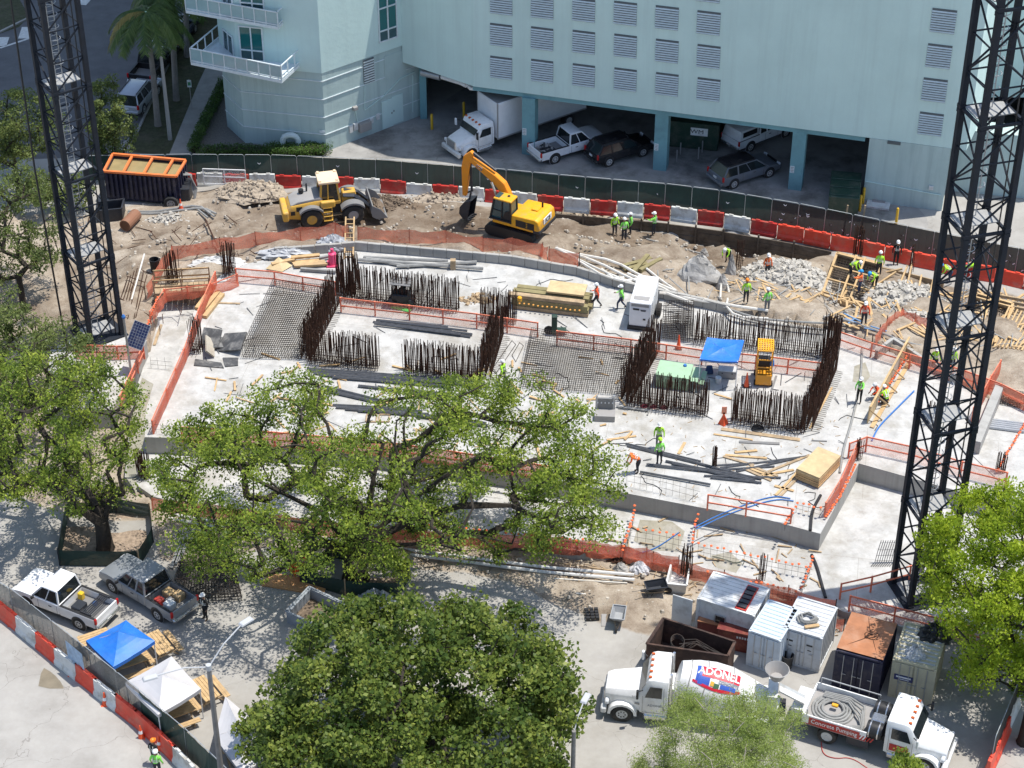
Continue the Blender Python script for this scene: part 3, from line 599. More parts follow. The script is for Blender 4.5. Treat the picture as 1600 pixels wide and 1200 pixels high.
def car(kind, label, cat, loc, rz, body, Ln=5.0, W=1.95, roofm=None, group=None, cap=False, trim=black, dcab=False, z=0):
    root = thing('pickup_truck' if kind == 'pickup' else ('minivan' if kind == 'van' else 'parked_car'), label, cat, (loc[0], loc[1], z), rz, group); hl = Ln / 2; hw = W / 2; roofm = roofm or body
    rimm = rimgrey; mb = MB()
    if kind == 'pickup':
        cx0 = -.35 if not dcab else -.75
        prof = [(cx0 - .05, .5), (cx0 - .05, 1.12), (1.3, 1.14), (hl - .6, 1.13), (hl - .1, 1.03), (hl, .85), (hl, .5), (hl - .4, .42)]
        mb.side(prof, hw); arch(mb, hl - 1.0, hw, .5, 1); b_ = mb.build('body', [body, black], root, bevel=.05, seg=2, smooth=True)
        mb = MB(); bx0, bx1 = -hl + .05, cx0 - .07; ln = bx1 - bx0; cx = (bx0 + bx1) / 2
        mb.box((cx, 0, .55), (ln, W - .06, .12), m=2)
        for s in (-1, 1): mb.box((cx, s * (hw - .09), .5), (ln, .17, .6))
        mb.box((bx1 - .04, 0, .6), (.08, W - .1, .5)); arch(mb, -hl + 1.15, hw, .5, 1)
        bed = mb.build('cargo_bed', [body, black, greym], root, bevel=.025, smooth=True)
        MB().box((-hl + .04, 0, .58), (.09, W - .1, .53)).build('tailgate', body, root, bevel=.02)
        mb = MB()
        for s in (-1, 1): mb.box((cx, s * (hw - .09), 1.1), (ln, .14, .025))
        mb.box((bx1 - .04, 0, 1.1), (.09, W - .3, .025)); mb.build('bed_rail', black, root)
        b = (cx0, 1.42, hw - .07, 1.1); t = (cx0 + .13, .72, hw - .22, 1.88)
        bw = -hl + 1.15
        if cap:
            mb = MB(); frustum(mb, (bx0, bx1, hw - .06, 1.1), (bx0 + .2, bx1, hw - .16, 1.82)); mb.build('canopy_shell', body, root, bevel=.06, smooth=True, seg=2)
            mb = MB()
            for s in (-1, 1): mb.add([(bx0 + .35, s * (hw - .085), 1.32), (bx1 - .2, s * (hw - .085), 1.32), (bx1 - .2, s * (hw - .12), 1.7), (bx0 + .4, s * (hw - .12), 1.7)], [(0, 1, 2, 3)])
            mb.build('canopy_window', glassd, root)
    else:
        zt = 1.0; prof = [(-hl, .5), (-hl, .95), (-hl + .15, zt + .03), (hl - 1.35, zt + .02), (hl - .3, .92), (hl, .75), (hl - .02, .42), (-hl + .1, .4)]
        mb.side(prof, hw); arch(mb, hl - .95, hw, .46, 1); arch(mb, -hl + .95, hw, .46, 1); mb.build('body', [body, black], root, bevel=.07, seg=2, smooth=True)
        b = (-hl + .1, hl - 1.15, hw - .08, zt); t = (-hl + (.55 if kind == 'car' else .4), hl - 2.0, hw - .26, 1.66 if kind != 'van' else 1.72); bw = -hl + .95
    mb = MB(); frustum(mb, b, t); mb.build('windows', glassd, root)
    pillars(root, b, t, body, (.5,) if kind == 'pickup' and not dcab else (.33, .62))
    mb = MB(); mb.side([(t[0] - .04, t[3] - .01), (t[0] + .06, t[3] + .07), (t[1] - .2, t[3] + .075), (t[1] + .05, t[3])], t[2] + .02, cap=.12, sh=.9); mb.build('roof', roofm, root, bevel=.02, smooth=True)
    if kind != 'pickup':
        mb = MB()
        for s in (-1, 1): mb.bar((t[0] + .1, s * (t[2] - .04), t[3] + .1), (t[1] - .1, s * (t[2] - .04), t[3] + .1), .05)
        mb.build('roof_rail', black, root)
    for s in (-1, 1):
        MB().box((b[1] - .15, s * (hw + .1), 1.05), (.12, .22, .17)).build('mirror', trim if kind == 'pickup' else body, root, bevel=.03)
        mb = MB(); mb.box((.2, s * (hw + .005), .86), (.2, .03, .045));  mb.box((-.25 if kind == 'pickup' else -.8, s * (hw + .001), .5), (.015, .012, .55)); mb.box((1.0, s * (hw + .001), .5), (.015, .012, .55))
        mb.build('door_trim', black, root)
    MB().box((hl + .02, 0, .42), (.22, W - .1, .26)).build('front_bumper', hubgrey if kind == 'pickup' else body, root, bevel=.05)
    MB().box((-hl - .05, 0, .45), (.2, W - .1, .22)).build('rear_bumper', chrome if kind == 'pickup' else body, root, bevel=.05)
    MB().box((hl - .01, 0, .62), (.07, W * .55, .28)).build('grille', black, root); MB().box((-hl - .03, 0, .72 if kind != 'pickup' else .5), (.05 if kind != 'pickup' else .24, .34, .15)).build('number_plate', offwhite, root)
    lights(root, hl - .02, -hl + .03, hw, .74, .82)
    MB().box((0, 0, .3), (Ln - .8, W - .35, .3)).build('chassis', black, root)
    for s in (-1, 1):
        for x in (hl - 1.0 if kind == 'pickup' else hl - .95, bw): wheel(root, x, s * (hw - .09), .39, .26, .25, rimm)
    return root
def mid(a, b, z=0): p, q = P(*a, z), P(*b, z); return (p + q) / 2, heading(q, p)
silver = paint('silver_paint', (.42, .44, .47), .3, damt=.1, metal=.3); gunm = paint('gunmetal_paint', (.27, .29, .31), .3, damt=.15, metal=.3); blackp = paint('black_car_paint', (.018, .018, .02), .2, damt=.1); blueg = paint('grey_blue_paint', (.22, .25, .29), .3, damt=.1)
whitecar = paint('white_car_paint', (.74, .75, .76), .25, damt=.08)
def carat(kind, front, rear, *a, z=0, **k):
    c, h = mid(front, rear, z); return (kind, c, h)
# in the garage
c, h = mid((926, 226), (846, 250)); PK1 = car('pickup', 'white pickup truck with gear in its bed, parked beside the column under the building', 'pickup truck', c, h, whitecar, 5.6)
for i in range(16): MB().bar((random.uniform(-2.4, -1.2), random.uniform(-.6, .6), .75 + random.random() * .25), (random.uniform(-2.4, -1.2), random.uniform(-.6, .6), .8 + random.random() * .3), .07, n=5).build('bed_clutter', hubgrey if i % 2 else darksteel, PK1)
c, h = mid((1008, 232), (926, 256)); car('car', 'black car in the garage shade right of the white open-bed pickup', 'car', c, h, blackp, 4.8, 1.9)
c, h = mid((1237, 196), (1130, 240)); car('pickup', 'white pickup with a closed canopy over its bed, deep in the garage', 'pickup truck', c, h, whitecar, 5.7, 2.0, cap=True, dcab=True)
c, h = mid((1208, 262), (1114, 292)); car('car', 'grey sport utility car with a black roof, just behind the green fence', 'car', c, h, paint('dark_grey_paint', (.13, .145, .165), .3), 5.0, 2.0, roofm=blackp)
# in the street
c, h = mid((236, 138), (200, 184)); car('van', 'silver minivan parked on the shaded street beside the palms', 'minivan', c, h, silver, 4.9, 1.95)
c, h = mid((258, 92), (224, 132)); car('pickup', 'black pickup parked on the street in front of the silver minivan', 'pickup truck', c, h, blackp, 5.6, 2.0, dcab=True)
c, h = mid((292, 44), (264, 80)); car('car', 'dark blue car parked farther up the street beyond the palm trunks', 'car', c, h, paint('dark_blue_paint', (.03, .045, .08), .25), 4.8)
c, h = mid((318, 6), (292, 36)); car('car', 'silver car parked farthest up the street behind the balcony', 'car', c, h, silver, 4.7)
# bottom left
c, h = mid((40, 925), (170, 977)); PK2 = car('pickup', 'white pickup truck with tools and a rack in its bed beside the chain-link fence', 'pickup truck', c, h, whitecar, 5.6, 2.0)
for i, (x, y, dx, dy, dz, m) in enumerate(((-1.2, .3, .6, .7, .4, darksteel), (-.75, -.45, .3, .3, .45, paint('yellow_plastic', (.7, .45, .03))), (-1.7, -.4, .25, .25, .2, bluetarp), (-1.5, .55, .5, .4, .3, black))): MB().box((x, y, .67), (dx, dy, dz)).build('tool_box', m, PK2, bevel=.04)
mb = MB()
for k in range(5): mb.box((-2.3 + k * .12, 0, 1.13), (.06, 1.7, .05))
for y in (-.8, .8): mb.box((-2.05, y, 1.1), (.7, .06, .1))
mb.build('bed_rack', darksteel, PK2)
MB().bar((.9, -1.006, .82), (-2.6, -1.006, .72), .012, .05).build('side_stripe', red, PK2)
c, h = mid((180, 900), (290, 968)); PK3 = car('pickup', 'grey pickup truck carrying boxes in its bed, behind the blue canopy tent', 'pickup truck', c, h, gunm, 5.7, 1.98, dcab=True)
for x, y, dx, dy, dz, m in ((-1.3, -.3, .6, .5, .35, wood), (-1.9, -.45, .5, .5, .4, wood), (-1.4, .5, .45, .4, .4, red), (-2.1, .4, .5, .5, .45, offwhite), (-1.8, .1, .4, .4, .3, hubgrey)): MB().box((x, y, .67), (dx, dy, dz)).build('carton', m, PK3, bevel=.02)
# ---- trucks with a bonnet
def truck_front(root, x, m, hw=1.2, hood=2.0, cab=1.5, zc=2.75, zh=1.75, fend=True, wr=.52, stripes=None):
    """x: front bumper; hood and cab run backwards from it"""
    xf = x; xh = xf - hood; xc = xh - cab
    def sec(xx, w, z0, z1, k=.8): return [(xx, -w, z0), (xx, -w, z0 + (z1 - z0) * .72), (xx, -w * k, z1), (xx, w * k, z1), (xx, w, z0 + (z1 - z0) * .72), (xx, w, z0)]
    MB().loft([sec(xf - .02, hw * .62, .8, zh - .22), sec(xf - .35, hw * .70, .78, zh - .1), sec(xh + .1, hw * .86, .75, zh + .12), sec(xh - .05, hw * .9, .75, zh + .15)]).build('bonnet', m, root, bevel=.04, smooth=True, seg=2)
    MB().loft([sec(xh + .06, hw * .9, .7, zh + .16, .95), sec(xh - .35, hw, .7, zc - .08, .86), sec(xh - .6, hw, .7, zc, .88), sec(xc, hw, .7, zc - .03, .9)]).build('cab', m, root, bevel=.05, smooth=True, seg=2)
    MB().quad((xh + .075, -hw * .82, zh + .2), (xh - .345, -hw * .84, zc - .22), (xh - .345, hw * .84, zc - .22), (xh + .075, hw * .82, zh + .2)).build('windscreen', glassd, root).location = (.03, 0, .02)
    for s in (-1, 1):
        d = MB().quad((xh - .2, s * (hw + .006), zh + .02), (xc + .3, s * (hw + .006), zh + .02), (xc + .3, s * (hw + .004), zc - .34), (xh - .45, s * (hw + .004), zc - .34)).build('side_window', glassd, root)
        mb = MB()
        for a, b in (((xh - .1, .85), (xh - .1, zh + .1)), ((xc + .2, .85), (xc + .2, zc - .35)), ((xh - .1, .85), (xc + .2, .85))): mb.bar((a[0], s * (hw + .004), a[1]), (b[0], s * (hw + .004), b[1]), .02, .02)
        mb.build('door_seam', hubgrey, root)
        MB().box((xh + .15, s * (hw + .22), zh + .1), (.12, .2, .55)).build('mirror', white if s < 0 else black, root, bevel=.03)
        MB().bar((xh - .1, s * hw, zh + .5), (xh + .15, s * (hw + .22), zh + .55), .04).build('mirror_arm', black, root)
        if fend:
            mb = MB(); pr = []
            for k in range(9): a = math.pi * k / 8; pr.append((xf - .95 + (wr + .2) * math.cos(a), .52 + (wr + .16) * math.sin(a)))
            inn = [(xf - .95 + (wr + .06) * math.cos(math.pi * k / 8), .52 + (wr + .03) * math.sin(math.pi * k / 8)) for k in range(9)]
            n = 9; vs = [(a[0], s * hw * .6, a[1]) for a in pr] + [(a[0], s * hw * 1.03, a[1]) for a in pr] + [(a[0], s * hw * 1.03, a[1]) for a in inn]
            mb.add(vs, [(i, i + 1, n + i + 1, n + i) for i in range(8)] + [(n + i, n + i + 1, 2 * n + i + 1, 2 * n + i) for i in range(8)]); mb.build('fender', m, root, fix=False, smooth=True)
        MB().box((xf - .15, s * hw * .72, .95), (.2, .42, .26)).build('headlight', lamp_w, root, bevel=.05)
        wheel(root, xf - .95, s * (hw - .12), wr, .32, .3, rimgrey)
        MB().box((xh - .75, s * (hw - .18), .35), (1.2, .4, .35)).build('fuel_tank', chrome, root, bevel=.08)
    MB().box((xf, 0, .42), (.28, hw * 1.95, .38)).build('bumper', m if m is not white else offwhite, root, bevel=.06)
    MB().box((xf + .0, 0, .85), (.08, hw * .95, .62)).build('grille', chrome, root, bevel=.03)
    for i in range(5): MB().box((xh - .42, (i - 2) * .42 if i != 2 else 0, zc - .06), (.16, .11, .09)).build('marker_light', lamp_o, root)
    return xh, xc
# white box truck in the garage mouth
c, h = mid((706, 246), (900, 178)); a, b = P(704, 244), P(905, 180); ln = (a - b).length
BT = thing('box_truck', 'white box truck with a long cargo body, nosing out between the building columns', 'truck', (c.x, c.y, 0), h)
xh, xc = truck_front(BT, ln / 2, white, 1.15, 1.5, 1.5, 2.5, 1.55, wr=.46); bl = ln - 3.2
MB().box((-ln / 2 + bl / 2, 0, 1.05), (bl, 2.5, 2.85)).build('cargo_box', whitecar, BT, bevel=.04)
MB().box((-ln / 2 + bl / 2, 0, .75), (bl + .4, 1.0, .3)).build('chassis', black, BT); MB().box((-ln / 2 + bl / 2, 0, 3.89), (bl - .1, 2.4, .03)).build('roof_panel', hubgrey, BT)
mb = MB()
for s in (-1, 1): mb.box((-ln / 2 + bl / 2, s * 1.26, 1.0), (bl, .03, .1)); mb.box((-ln / 2 + bl - .03, s * 1.245, 1.05), (.1, .06, 2.85))
mb.build('edge_trim', hubgrey, BT)
mb = MB().add([(-ln / 2 + .5, 1.262, 1.5), (-ln / 2 + 1.0, 1.262, 3.0), (-ln / 2 + 2.0, 1.262, 2.6)], [(0, 1, 2)]); mb.build('side_graphic', gunm, BT)
for s in (-1, 1):
    for x in (-ln / 2 + 1.6,): wheel(BT, x, s * 1.0, .48, .5, .28)
# concrete mixer truck
f_, r_ = P(946, 1098), P(1225, 1128); c = (f_ + r_) / 2; h = heading(r_, f_); ln = (f_ - r_).length
MX = thing('concrete_mixer_truck', 'white concrete mixer truck with a lettered drum behind the feathery tree', 'truck', (c.x, c.y, 0), h)
xh, xc = truck_front(MX, ln / 2, white, 1.22, 1.85, 1.35, 2.95, 1.85, wr=.54)
MB().box((xc / 2 - ln / 4, 0, .8), (xc + ln / 2, 1.0, .35)).build('chassis', black, MX)
x0 = xc - .35; prof = [(.35, 0), (.85, .05), (1.12, .9), (1.25, 1.7), (1.24, 2.6), (.95, 3.7), (.62, 4.9), (.55, 5.2)]
dr = MB().lathe(prof, (0, 0, 0), 'x', 28); A_ = R(14)
DR = dr.build('mixing_drum', white, MX, smooth=True); DR.location = (x0, 0, 2.35); DR.rotation_euler = (0, A_, math.pi)
mb = MB()
for xx in (.5, 1.3, 2.6, 3.8):
    rr = np.interp(xx, [q[1] for q in prof], [q[0] for q in prof]); mb.lathe([(rr + .004, xx - .03), (rr + .02, xx - .02), (rr + .02, xx + .02), (rr + .0, xx + .03)], (0, 0, 0), 'x', 28)
mb.build('drum_band', hubgrey, DR, smooth=True)
def drumpt(xx, ang, off=.012):
    rr = float(np.interp(xx, [q[1] for q in prof], [q[0] for q in prof])) + off; return (xx, -rr * math.cos(ang), rr * math.sin(ang))
# in the drum's own frame +x runs to the chute; the painted side is the one towards the road (local +y after the turn) and upper half
def drumpatch(xa, xb, aa, ab, m, name, n=10, off=.012, curve=None):
    mb = MB(); rows = []
    for j in range(7):
        rows.append([drumpt(xa + (xb - xa) * i / n, aa + (ab - aa) * j / 6 + (curve(i / n) if curve else 0), off + .012) for i in range(n + 1)])
    for j in range(6): mb.sheet(rows[j], rows[j + 1])
    return mb.build(name, m, DR)
logo_b = mat('logo_blue', (.04, .10, .42), .4); logo_r = mat('logo_red', (.55, .02, .04), .4); logo_y = mat('logo_gold', (.65, .38, .05), .5)
def wraptext(body, size, xc_, ang, m, name, off=.03, sx=1):
    cu = bpy.data.curves.new(name, 'FONT'); cu.body = body; cu.size = size; cu.offset = .012; cu.align_x = 'CENTER'; cu.align_y = 'CENTER'; cu.resolution_u = 3
    t = bpy.data.objects.new(name, cu); COL.objects.link(t); dg = bpy.context.evaluated_depsgraph_get(); me = bpy.data.meshes.new_from_object(t.evaluated_get(dg)); bpy.data.objects.remove(t)
    for v in me.vertices:
        xx = xc_ + v.co.x * sx; q = drumpt(xx, ang + v.co.y / 1.15, off); v.co = q
    me.materials.clear(); me.materials.append(m); return link(name, me, DR)
TH = R(58)
drumpatch(.75, 2.95, TH + R(4.5), TH + R(33), logo_r, 'logo_field'); drumpatch(.75, 1.02, TH + R(4.4), TH + R(33.1), logo_b, 'logo_field', off=.022)
wraptext('ADONEL', .6, 1.85, TH + R(18.5), white, 'lettering', .05, .88)
drumpatch(.75, 1.45, TH - R(17), TH + R(4), logo_b, 'logo_field'); drumpatch(2.0, 2.8, TH - R(15), TH - R(5), logo_b, 'logo_field')
mb = MB()
for i in range(5):
    for j in range(4):
        q = Vector(drumpt(.84 + i * .13, TH - R(14) + j * R(5), .02)); mb.add([q + Vector((.03, 0, 0)), q + Vector((0, .02, -.025)), q - Vector((.03, 0, 0)), q + Vector((0, -.02, .025))], [(0, 1, 2, 3)])
mb.build('star', white, DR)
drumpatch(1.5, 1.68, TH - R(14), TH - R(3), logo_y, 'logo_field'); drumpatch(1.66, 1.95, TH - R(18), TH - R(6), mat('logo_green', (.05, .12, .06), .5), 'logo_field')
drumpatch(.62, 3.05, TH - R(23), TH - R(16), logo_r, 'logo_ribbon', curve=lambda t: -R(9) * (1 - (2 * t - 1) ** 2) + R(8))
wraptext('CONCRETE', .2, 2.4, TH - R(.5), gunm, 'lettering', .04)
mb = MB(); mb.box((-ln / 2 + .7, 0, 1.0), (.5, 1.6, 1.4)); mb.box((x0 + .1, 0, 1.0), (.4, 1.2, 1.0)); mb.build('drum_pedestal', offwhite, MX)
CHm = MB().lathe([(.3, 0), (.55, .55), (.62, .6), (.58, .62), (.3, .1)], n=14).build('charge_hopper', hubgrey, MX, loc=(-ln / 2 + .6, 0, 2.95), smooth=True)
mb = MB(); 
mb.loft([[(x, -.3, z + .2), (x, -.2, z), (x, .2, z), (x, .3, z + .2), (x, .22, z + .06), (x, -.22, z + .06)] for x, z in ((-ln / 2 + .4, 2.2), (-ln / 2 - .9, 1.5))]); mb.build('chute', offwhite, MX)
for s in (-1, 1):
    for x in (-ln / 2 + 2.9, -ln / 2 + 1.55): wheel(MX, x, s * 1.0, .52, .5, .3)
    MB().box((-ln / 2 + 2.2, s * 1.05, 1.1), (2.8, .5, .06)).build('mudguard', offwhite, MX, bevel=.02)
    MB().bar((xc - .1, s * .8, .9), (xc - .1, s * .8, 3.2), .07, n=8).build('exhaust_stack', chrome, MX)
    text('ADONEL', .2, gunm, MX, (xh - .75, s * 1.235, 1.35), (R(90), 0, 0 if s < 0 else math.pi)); MB().bar((xh + .3, s * 1.05, 1.25), (xc + .1, s * 1.23, 1.12), .01, .12).build('side_stripe', hubgrey, MX)
    text('2436', .16, gunm, MX, (xh + .3, s * 1.08, 1.72), (R(90), 0, 0 if s < 0 else math.pi))
# concrete pump truck
f_, r_ = P(1478, 1192), P(1262, 1126); c = (f_ + r_) / 2; h = heading(r_, f_); ln = (f_ - r_).length
PT = thing('concrete_pump_truck', 'white concrete pumping truck with coiled hoses on its deck, before the navy container', 'truck', (c.x, c.y, 0), h)
xh, xc = truck_front(PT, ln / 2 + .1, white, 1.2, 1.55, 1.5, 2.75, 1.7, wr=.52); xb = -ln / 2; dl = xc - .9 - xb
MB().box(((xb + xc) / 2, 0, .7), (xc - xb, 1.0, .3)).build('chassis', black, PT); mb = MB()
mb.box((xb + dl / 2, 0, 1.1), (dl, 2.4, .1)); DK = mb.build('deck', hubgrey, PT)
for s in (-1, 1): MB().box((xb + dl / 2, s * 1.2, 1.0), (dl, .07, .62)).build('side_board', white, PT, bevel=.01)
MB().box((xb, 0, 1.0), (.07, 2.4, .55)).build('tail_board', white, PT)
MB().box((xb + dl * .5, -1.245, 1.1), (dl * .8, .02, .42)).build('name_board', red, PT)
text('Concrete Pumping', .38, white, PT, (xb + dl * .5, -1.262, 1.31), (R(90), 0, 0), sx=.82)
MB().box((xb + dl / 2, -1.245, 1.04), (dl, .02, .04)).build('side_stripe', red, PT)
for k in range(5): MB().add([(xc - .95 + k * .16 - .4, -1.243, 1.05), (xc - .87 + k * .16 - .4, -1.243, 1.05), (xc - .72 + k * .16 - .4, -1.243, 1.35), (xc - .8 + k * .16 - .4, -1.243, 1.35)], [(0, 1, 2, 3)]).build('warning_stripe', red, PT)
for k in range(4):
    pts = []; rr = .97 - k * .15
    for j in range(26): a = 2 * math.pi * j / 25; pts.append((xb + 1.2 + rr * math.cos(a) * 1.05 + random.uniform(-.02, .02), rr * math.sin(a), 1.24 + k * .035 + .02 * math.sin(3 * a + k)))
    MB().tube(pts, .075, 7).build('hose_coil', greypipe, PT, smooth=True)
for k in range(4): MB().tube([(xb + .5, .9 - k * .1, 1.4), (xb + 1.8, 1.0 - k * .12, 1.42), (xb + dl * .8, .7 - k * .3, 1.4), (xb + dl - .3, -.6 - k * .1, 1.35), (xb + dl * .6, -.95, 1.3)], .06, 6).build('delivery_hose', greypipe, PT, smooth=True)
MB().box((xb + 1.25, .1, 1.42), (.32, .2, .14)).build('remote_control', jyellow, PT, bevel=.03)
for y in (-.75, .75):
    MB().lathe([(.1, -.4), (.42, -.4), (.44, 0), (.42, .4), (.1, .4)], (xc - .6, y, 1.5), 'x', 16).build('water_tank', black, PT, smooth=True)
    mb = MB()
    for q in (-.22, .22): mb.lathe([(.44, -.03), (.455, -.03), (.455, .03), (.44, .03)], (xc - .6 + q, y, 1.5), 'x', 16)
    mb.build('tank_strap', chrome, PT)
MB().box((xc - .6, 0, 1.2), (.7, .6, .5)).build('engine_unit', chrome, PT, bevel=.05)
mb = MB(); 
for s in (-1, 1): mb.bar((xb + .2, s * 1.2, 1.6), (xb + .2, s * 1.2, 2.0), .05)
mb.bar((xb + .2, 1.2, 2.0), (xc - .9, 1.2, 2.0), .05); mb.bar((xc - .9, 1.2, 1.6), (xc - .9, 1.2, 2.0), .05); mb.build('guard_rail', steel, PT)
MB().box((xb - .35, 0, .7), (.6, 1.3, .7), top=1.3).build('hopper', offwhite, PT)
MB().box((xc + .75, -1.215, .95), (.95, .012, .45)).build('door_decal', red, PT); MB().box((xc - 1.3, -1.0, .45), (1.1, .3, .5)).build('tool_locker', darksteel, PT)
for s in (-1, 1): wheel(PT, xb + 1.3, s * .95, .5, .5, .3)
# ---- wheel loader
LO = G(517, 342); zl = LO.z + .02
hl_ = heading(P(487, 347), P(548, 340)); WL = thing('wheel_loader', 'yellow wheel loader carrying dirt in its bucket on the excavated ground', 'loader', (LO.x, LO.y, zl + .05), hl_)
for x, nm in ((-1.42, 0), (1.42, 1)):
    for s in (-1, 1):
        wheel(WL, x, s * .98, .74, .52, .36, yellow if not nm else hubgrey)
mb = MB(); mb.side([(-3.0, .75), (-3.05, 1.3), (-2.75, 1.75), (-1.0, 1.95), (-.55, 1.95), (-.55, .8), (-.9, .62), (-2.2, .62)], .85, cap=.1); mb.build('engine_body', yellow, WL, bevel=.06, smooth=True)
mb = MB(); mb.side([(-2.8, 1.74), (-2.3, 2.0), (-.7, 2.2), (-.55, 1.95)], .78, cap=.1); mb.build('engine_hood', hubgrey, WL, bevel=.04, smooth=True)
MB().box((-3.15, 0, .7), (.42, 2.2, .75)).build('counterweight', yellow, WL, bevel=.12, seg=2)
for s in (-1, 1):
    mb = MB(); mb.box((-2.2, s * .86, 1.3), (.42, .02, .35)); mb.box((-2.65, s * .86, 1.05), (.3, .02, .3)); mb.build('vent_grille', black, WL)
    mb = MB(); n = 9; o = [(-1.42 + 1.02 * math.cos(a), .74 + .98 * math.sin(a)) for a in [R(38) + R(104) * k / 8 for k in range(9)]]
    for xx in (0, 2.84):
        mb = MB(); mb.add([(q[0] + xx, s * .65, q[1]) for q in o] + [(q[0] + xx, s * 1.28, q[1]) for q in o] + [(q[0] + xx, s * 1.28, q[1] - .14) for q in o], [(i, i + 1, n + i + 1, n + i) for i in range(8)] + [(n + i, n + i + 1, 2 * n + i + 1, 2 * n + i) for i in range(8)])
        mb.build('fender', greym, WL, fix=False, smooth=True)
    mb = MB(); [mb.box((-.3, s * (1.15 - .06 * k), .55 + k * .3), (.62, .3, .05)) for k in range(4)]; [mb.bar((-.3 + q * .3, s * 1.1, .55), (-.3 + q * .3, s * .95, 1.5), .06) for q in (-1, 1)]; mb.build('step_ladder', yellow, WL)
    MB().box((-.25, s * .92, 1.45), (1.0, .35, .5)).build('side_tank', yellow, WL, bevel=.1, seg=2)
MB().box((.1, 0, .6), (1.5, .7, .9)).build('articulation_frame', darksteel, WL); MB().box((1.3, 0, .6), (1.3, .9, 1.5), top=.7).build('front_frame', yellow, WL, bevel=.06)
mb = MB(); frustum(mb, (-.75, .62, .68, 1.6), (-.6, .45, .62, 3.1)); mb.build('cab_glass', glassd, WL)
mb = MB(); b = (-.75, .62, .69, 1.6); t = (-.6, .45, .63, 3.12)
for s in (-1, 1):
    for i in (0, 1): mb.bar((b[i], s * b[2], b[3]), (t[i], s * t[2], t[3]), .13)
    mb.bar((-.2, s * .69, 1.6), (-.15, s * .63, 3.1), .08); mb.bar((b[0], s * b[2], 1.65), (b[1], s * b[2], 1.65), .2)
mb.build('cab_frame', yellow, WL); MB().box((-.08, 0, 3.1), (1.45, 1.55, .2)).build('cab_roof', cabcream, WL, bevel=.06, seg=2)
for x in (-.65, .5):
    for y in (-.6, .6): MB().box((x, y, 3.28), (.16, .2, .1)).build('work_light', cabcream, WL)
MB().bar((-1.5, .4, 2.0), (-1.5, .4, 2.7), .06, n=8).build('exhaust_stack', darksteel, WL)
MB().bar((-1.9, .3, 2.1), (-1.9, .3, 2.35), .18, n=10).build('air_intake', black, WL)
for s in (-1, 1):
    MB().tube([(.85, s * .42, 1.95), (1.6, s * .45, 1.85), (2.2, s * .45, 1.35), (2.75, s * .45, .75)], .16, 4).build('lift_arm', darksteel, WL)
    MB().bar((.9, s * .3, 1.4), (2.0, s * .4, 1.25), .09, n=8).build('hydraulic_ram', chrome, WL)
MB().tube([(1.0, 0, 2.15), (1.9, 0, 1.9), (2.6, 0, 1.2)], .12, 4).build('tilt_linkage', darksteel, WL)
mb = MB(); pr = [(2.72, 1.35), (2.62, .9), (2.7, .5), (3.0, .28), (3.75, .3)]; pi_ = [(2.80, 1.33), (2.70, .9), (2.77, .56), (3.02, .36), (3.75, .34)]
n = 5; vs = [(x, -1.3, z) for x, z in pr] + [(x, 1.3, z) for x, z in pr] + [(x, -1.3, z) for x, z in pi_] + [(x, 1.3, z) for x, z in pi_]
mb.add(vs, [(i, i + 1, n + i + 1, n + i) for i in range(4)] + [(2 * n + i, 3 * n + i, 3 * n + i + 1, 2 * n + i + 1) for i in range(4)] + [(0, n, 3 * n, 2 * n)])
for s in (-1, 1): mb.add([(x, s * 1.3, z) for x, z in [(2.72, 1.35), (2.62, .9), (2.7, .5), (3.0, .28), (3.75, .3), (3.3, 1.0)]] + [(x, s * 1.26, z) for x, z in [(2.72, 1.35), (2.62, .9), (2.7, .5), (3.0, .28), (3.75, .3), (3.3, 1.0)]], [tuple(range(6)), tuple(range(11, 5, -1))] + [(i, (i + 1) % 6, 6 + (i + 1) % 6, 6 + i) for i in range(6)])
BK = mb.build('bucket', greym, WL, fix=False)
dm = mat('dug_earth', (.16, .12, .085), .95, 0, .4, 5, bump=.6, bscale=12)
def heap(name, c, rx, ry, h, m, parent=None, n=26, rough=.25, seed=1, ph=0):
    r_ = np.random.default_rng(seed); vs = []; fs = []; rings = 9
    for i in range(rings + 1):
        t = i / rings
        for j in range(n):
            a = 2 * math.pi * j / n; k = 1 + (r_.random() - .5) * rough
            vs.append((c[0] + rx * t * k * math.cos(a), c[1] + ry * t * k * math.sin(a), c[2] + h * (math.cos(t * math.pi / 2) ** 1.3) * (1 + (r_.random() - .5) * rough) - (.12 if i == rings else 0)))
    for i in range(rings):
        for j in range(n): fs.append((i * n + j, i * n + (j + 1) % n, (i + 1) * n + (j + 1) % n, (i + 1) * n + j))
    return MB().add(vs, fs).build(name, m, parent, fix=True)
heap('bucket_load', (3.1, 0, .55), .55, 1.2, .45, dm, WL, rough=.4)
# ---- excavator
EO = G(808, 362); hx = R(152); EX = thing('excavator', 'yellow and orange tracked excavator digging beside the orange fence', 'excavator', (EO.x, EO.y, EO.z), hx)
for s in (-1, 1):
    pr = []
    for k in range(7): a = -math.pi / 2 + math.pi * k / 6; pr.append((1.45 + .4 * math.cos(a), .42 + .4 * math.sin(a)))
    for k in range(7): a = math.pi / 2 + math.pi * k / 6; pr.append((-1.45 + .4 * math.cos(a), .42 + .4 * math.sin(a)))
    tr = MB().side(pr, .27, y0=s * .98, cap=.03, sh=.99).build('track', black, EX)
    mb = MB()
    for k in range(22): mb.box((-1.5 + k * .143, s * .98, .82), (.05, .54, .03)); mb.box((-1.5 + k * .143, s * .98, -.01), (.05, .54, .03))
    mb.build('track_plate', darksteel, tr)['kind'] = 'stuff'
MB().box((0, 0, .4), (1.8, 1.4, .45)).build('undercarriage', darksteel, EX); MB().lathe([(.6, .8), (.6, 1.05)], n=20).build('slew_ring', darksteel, EX)
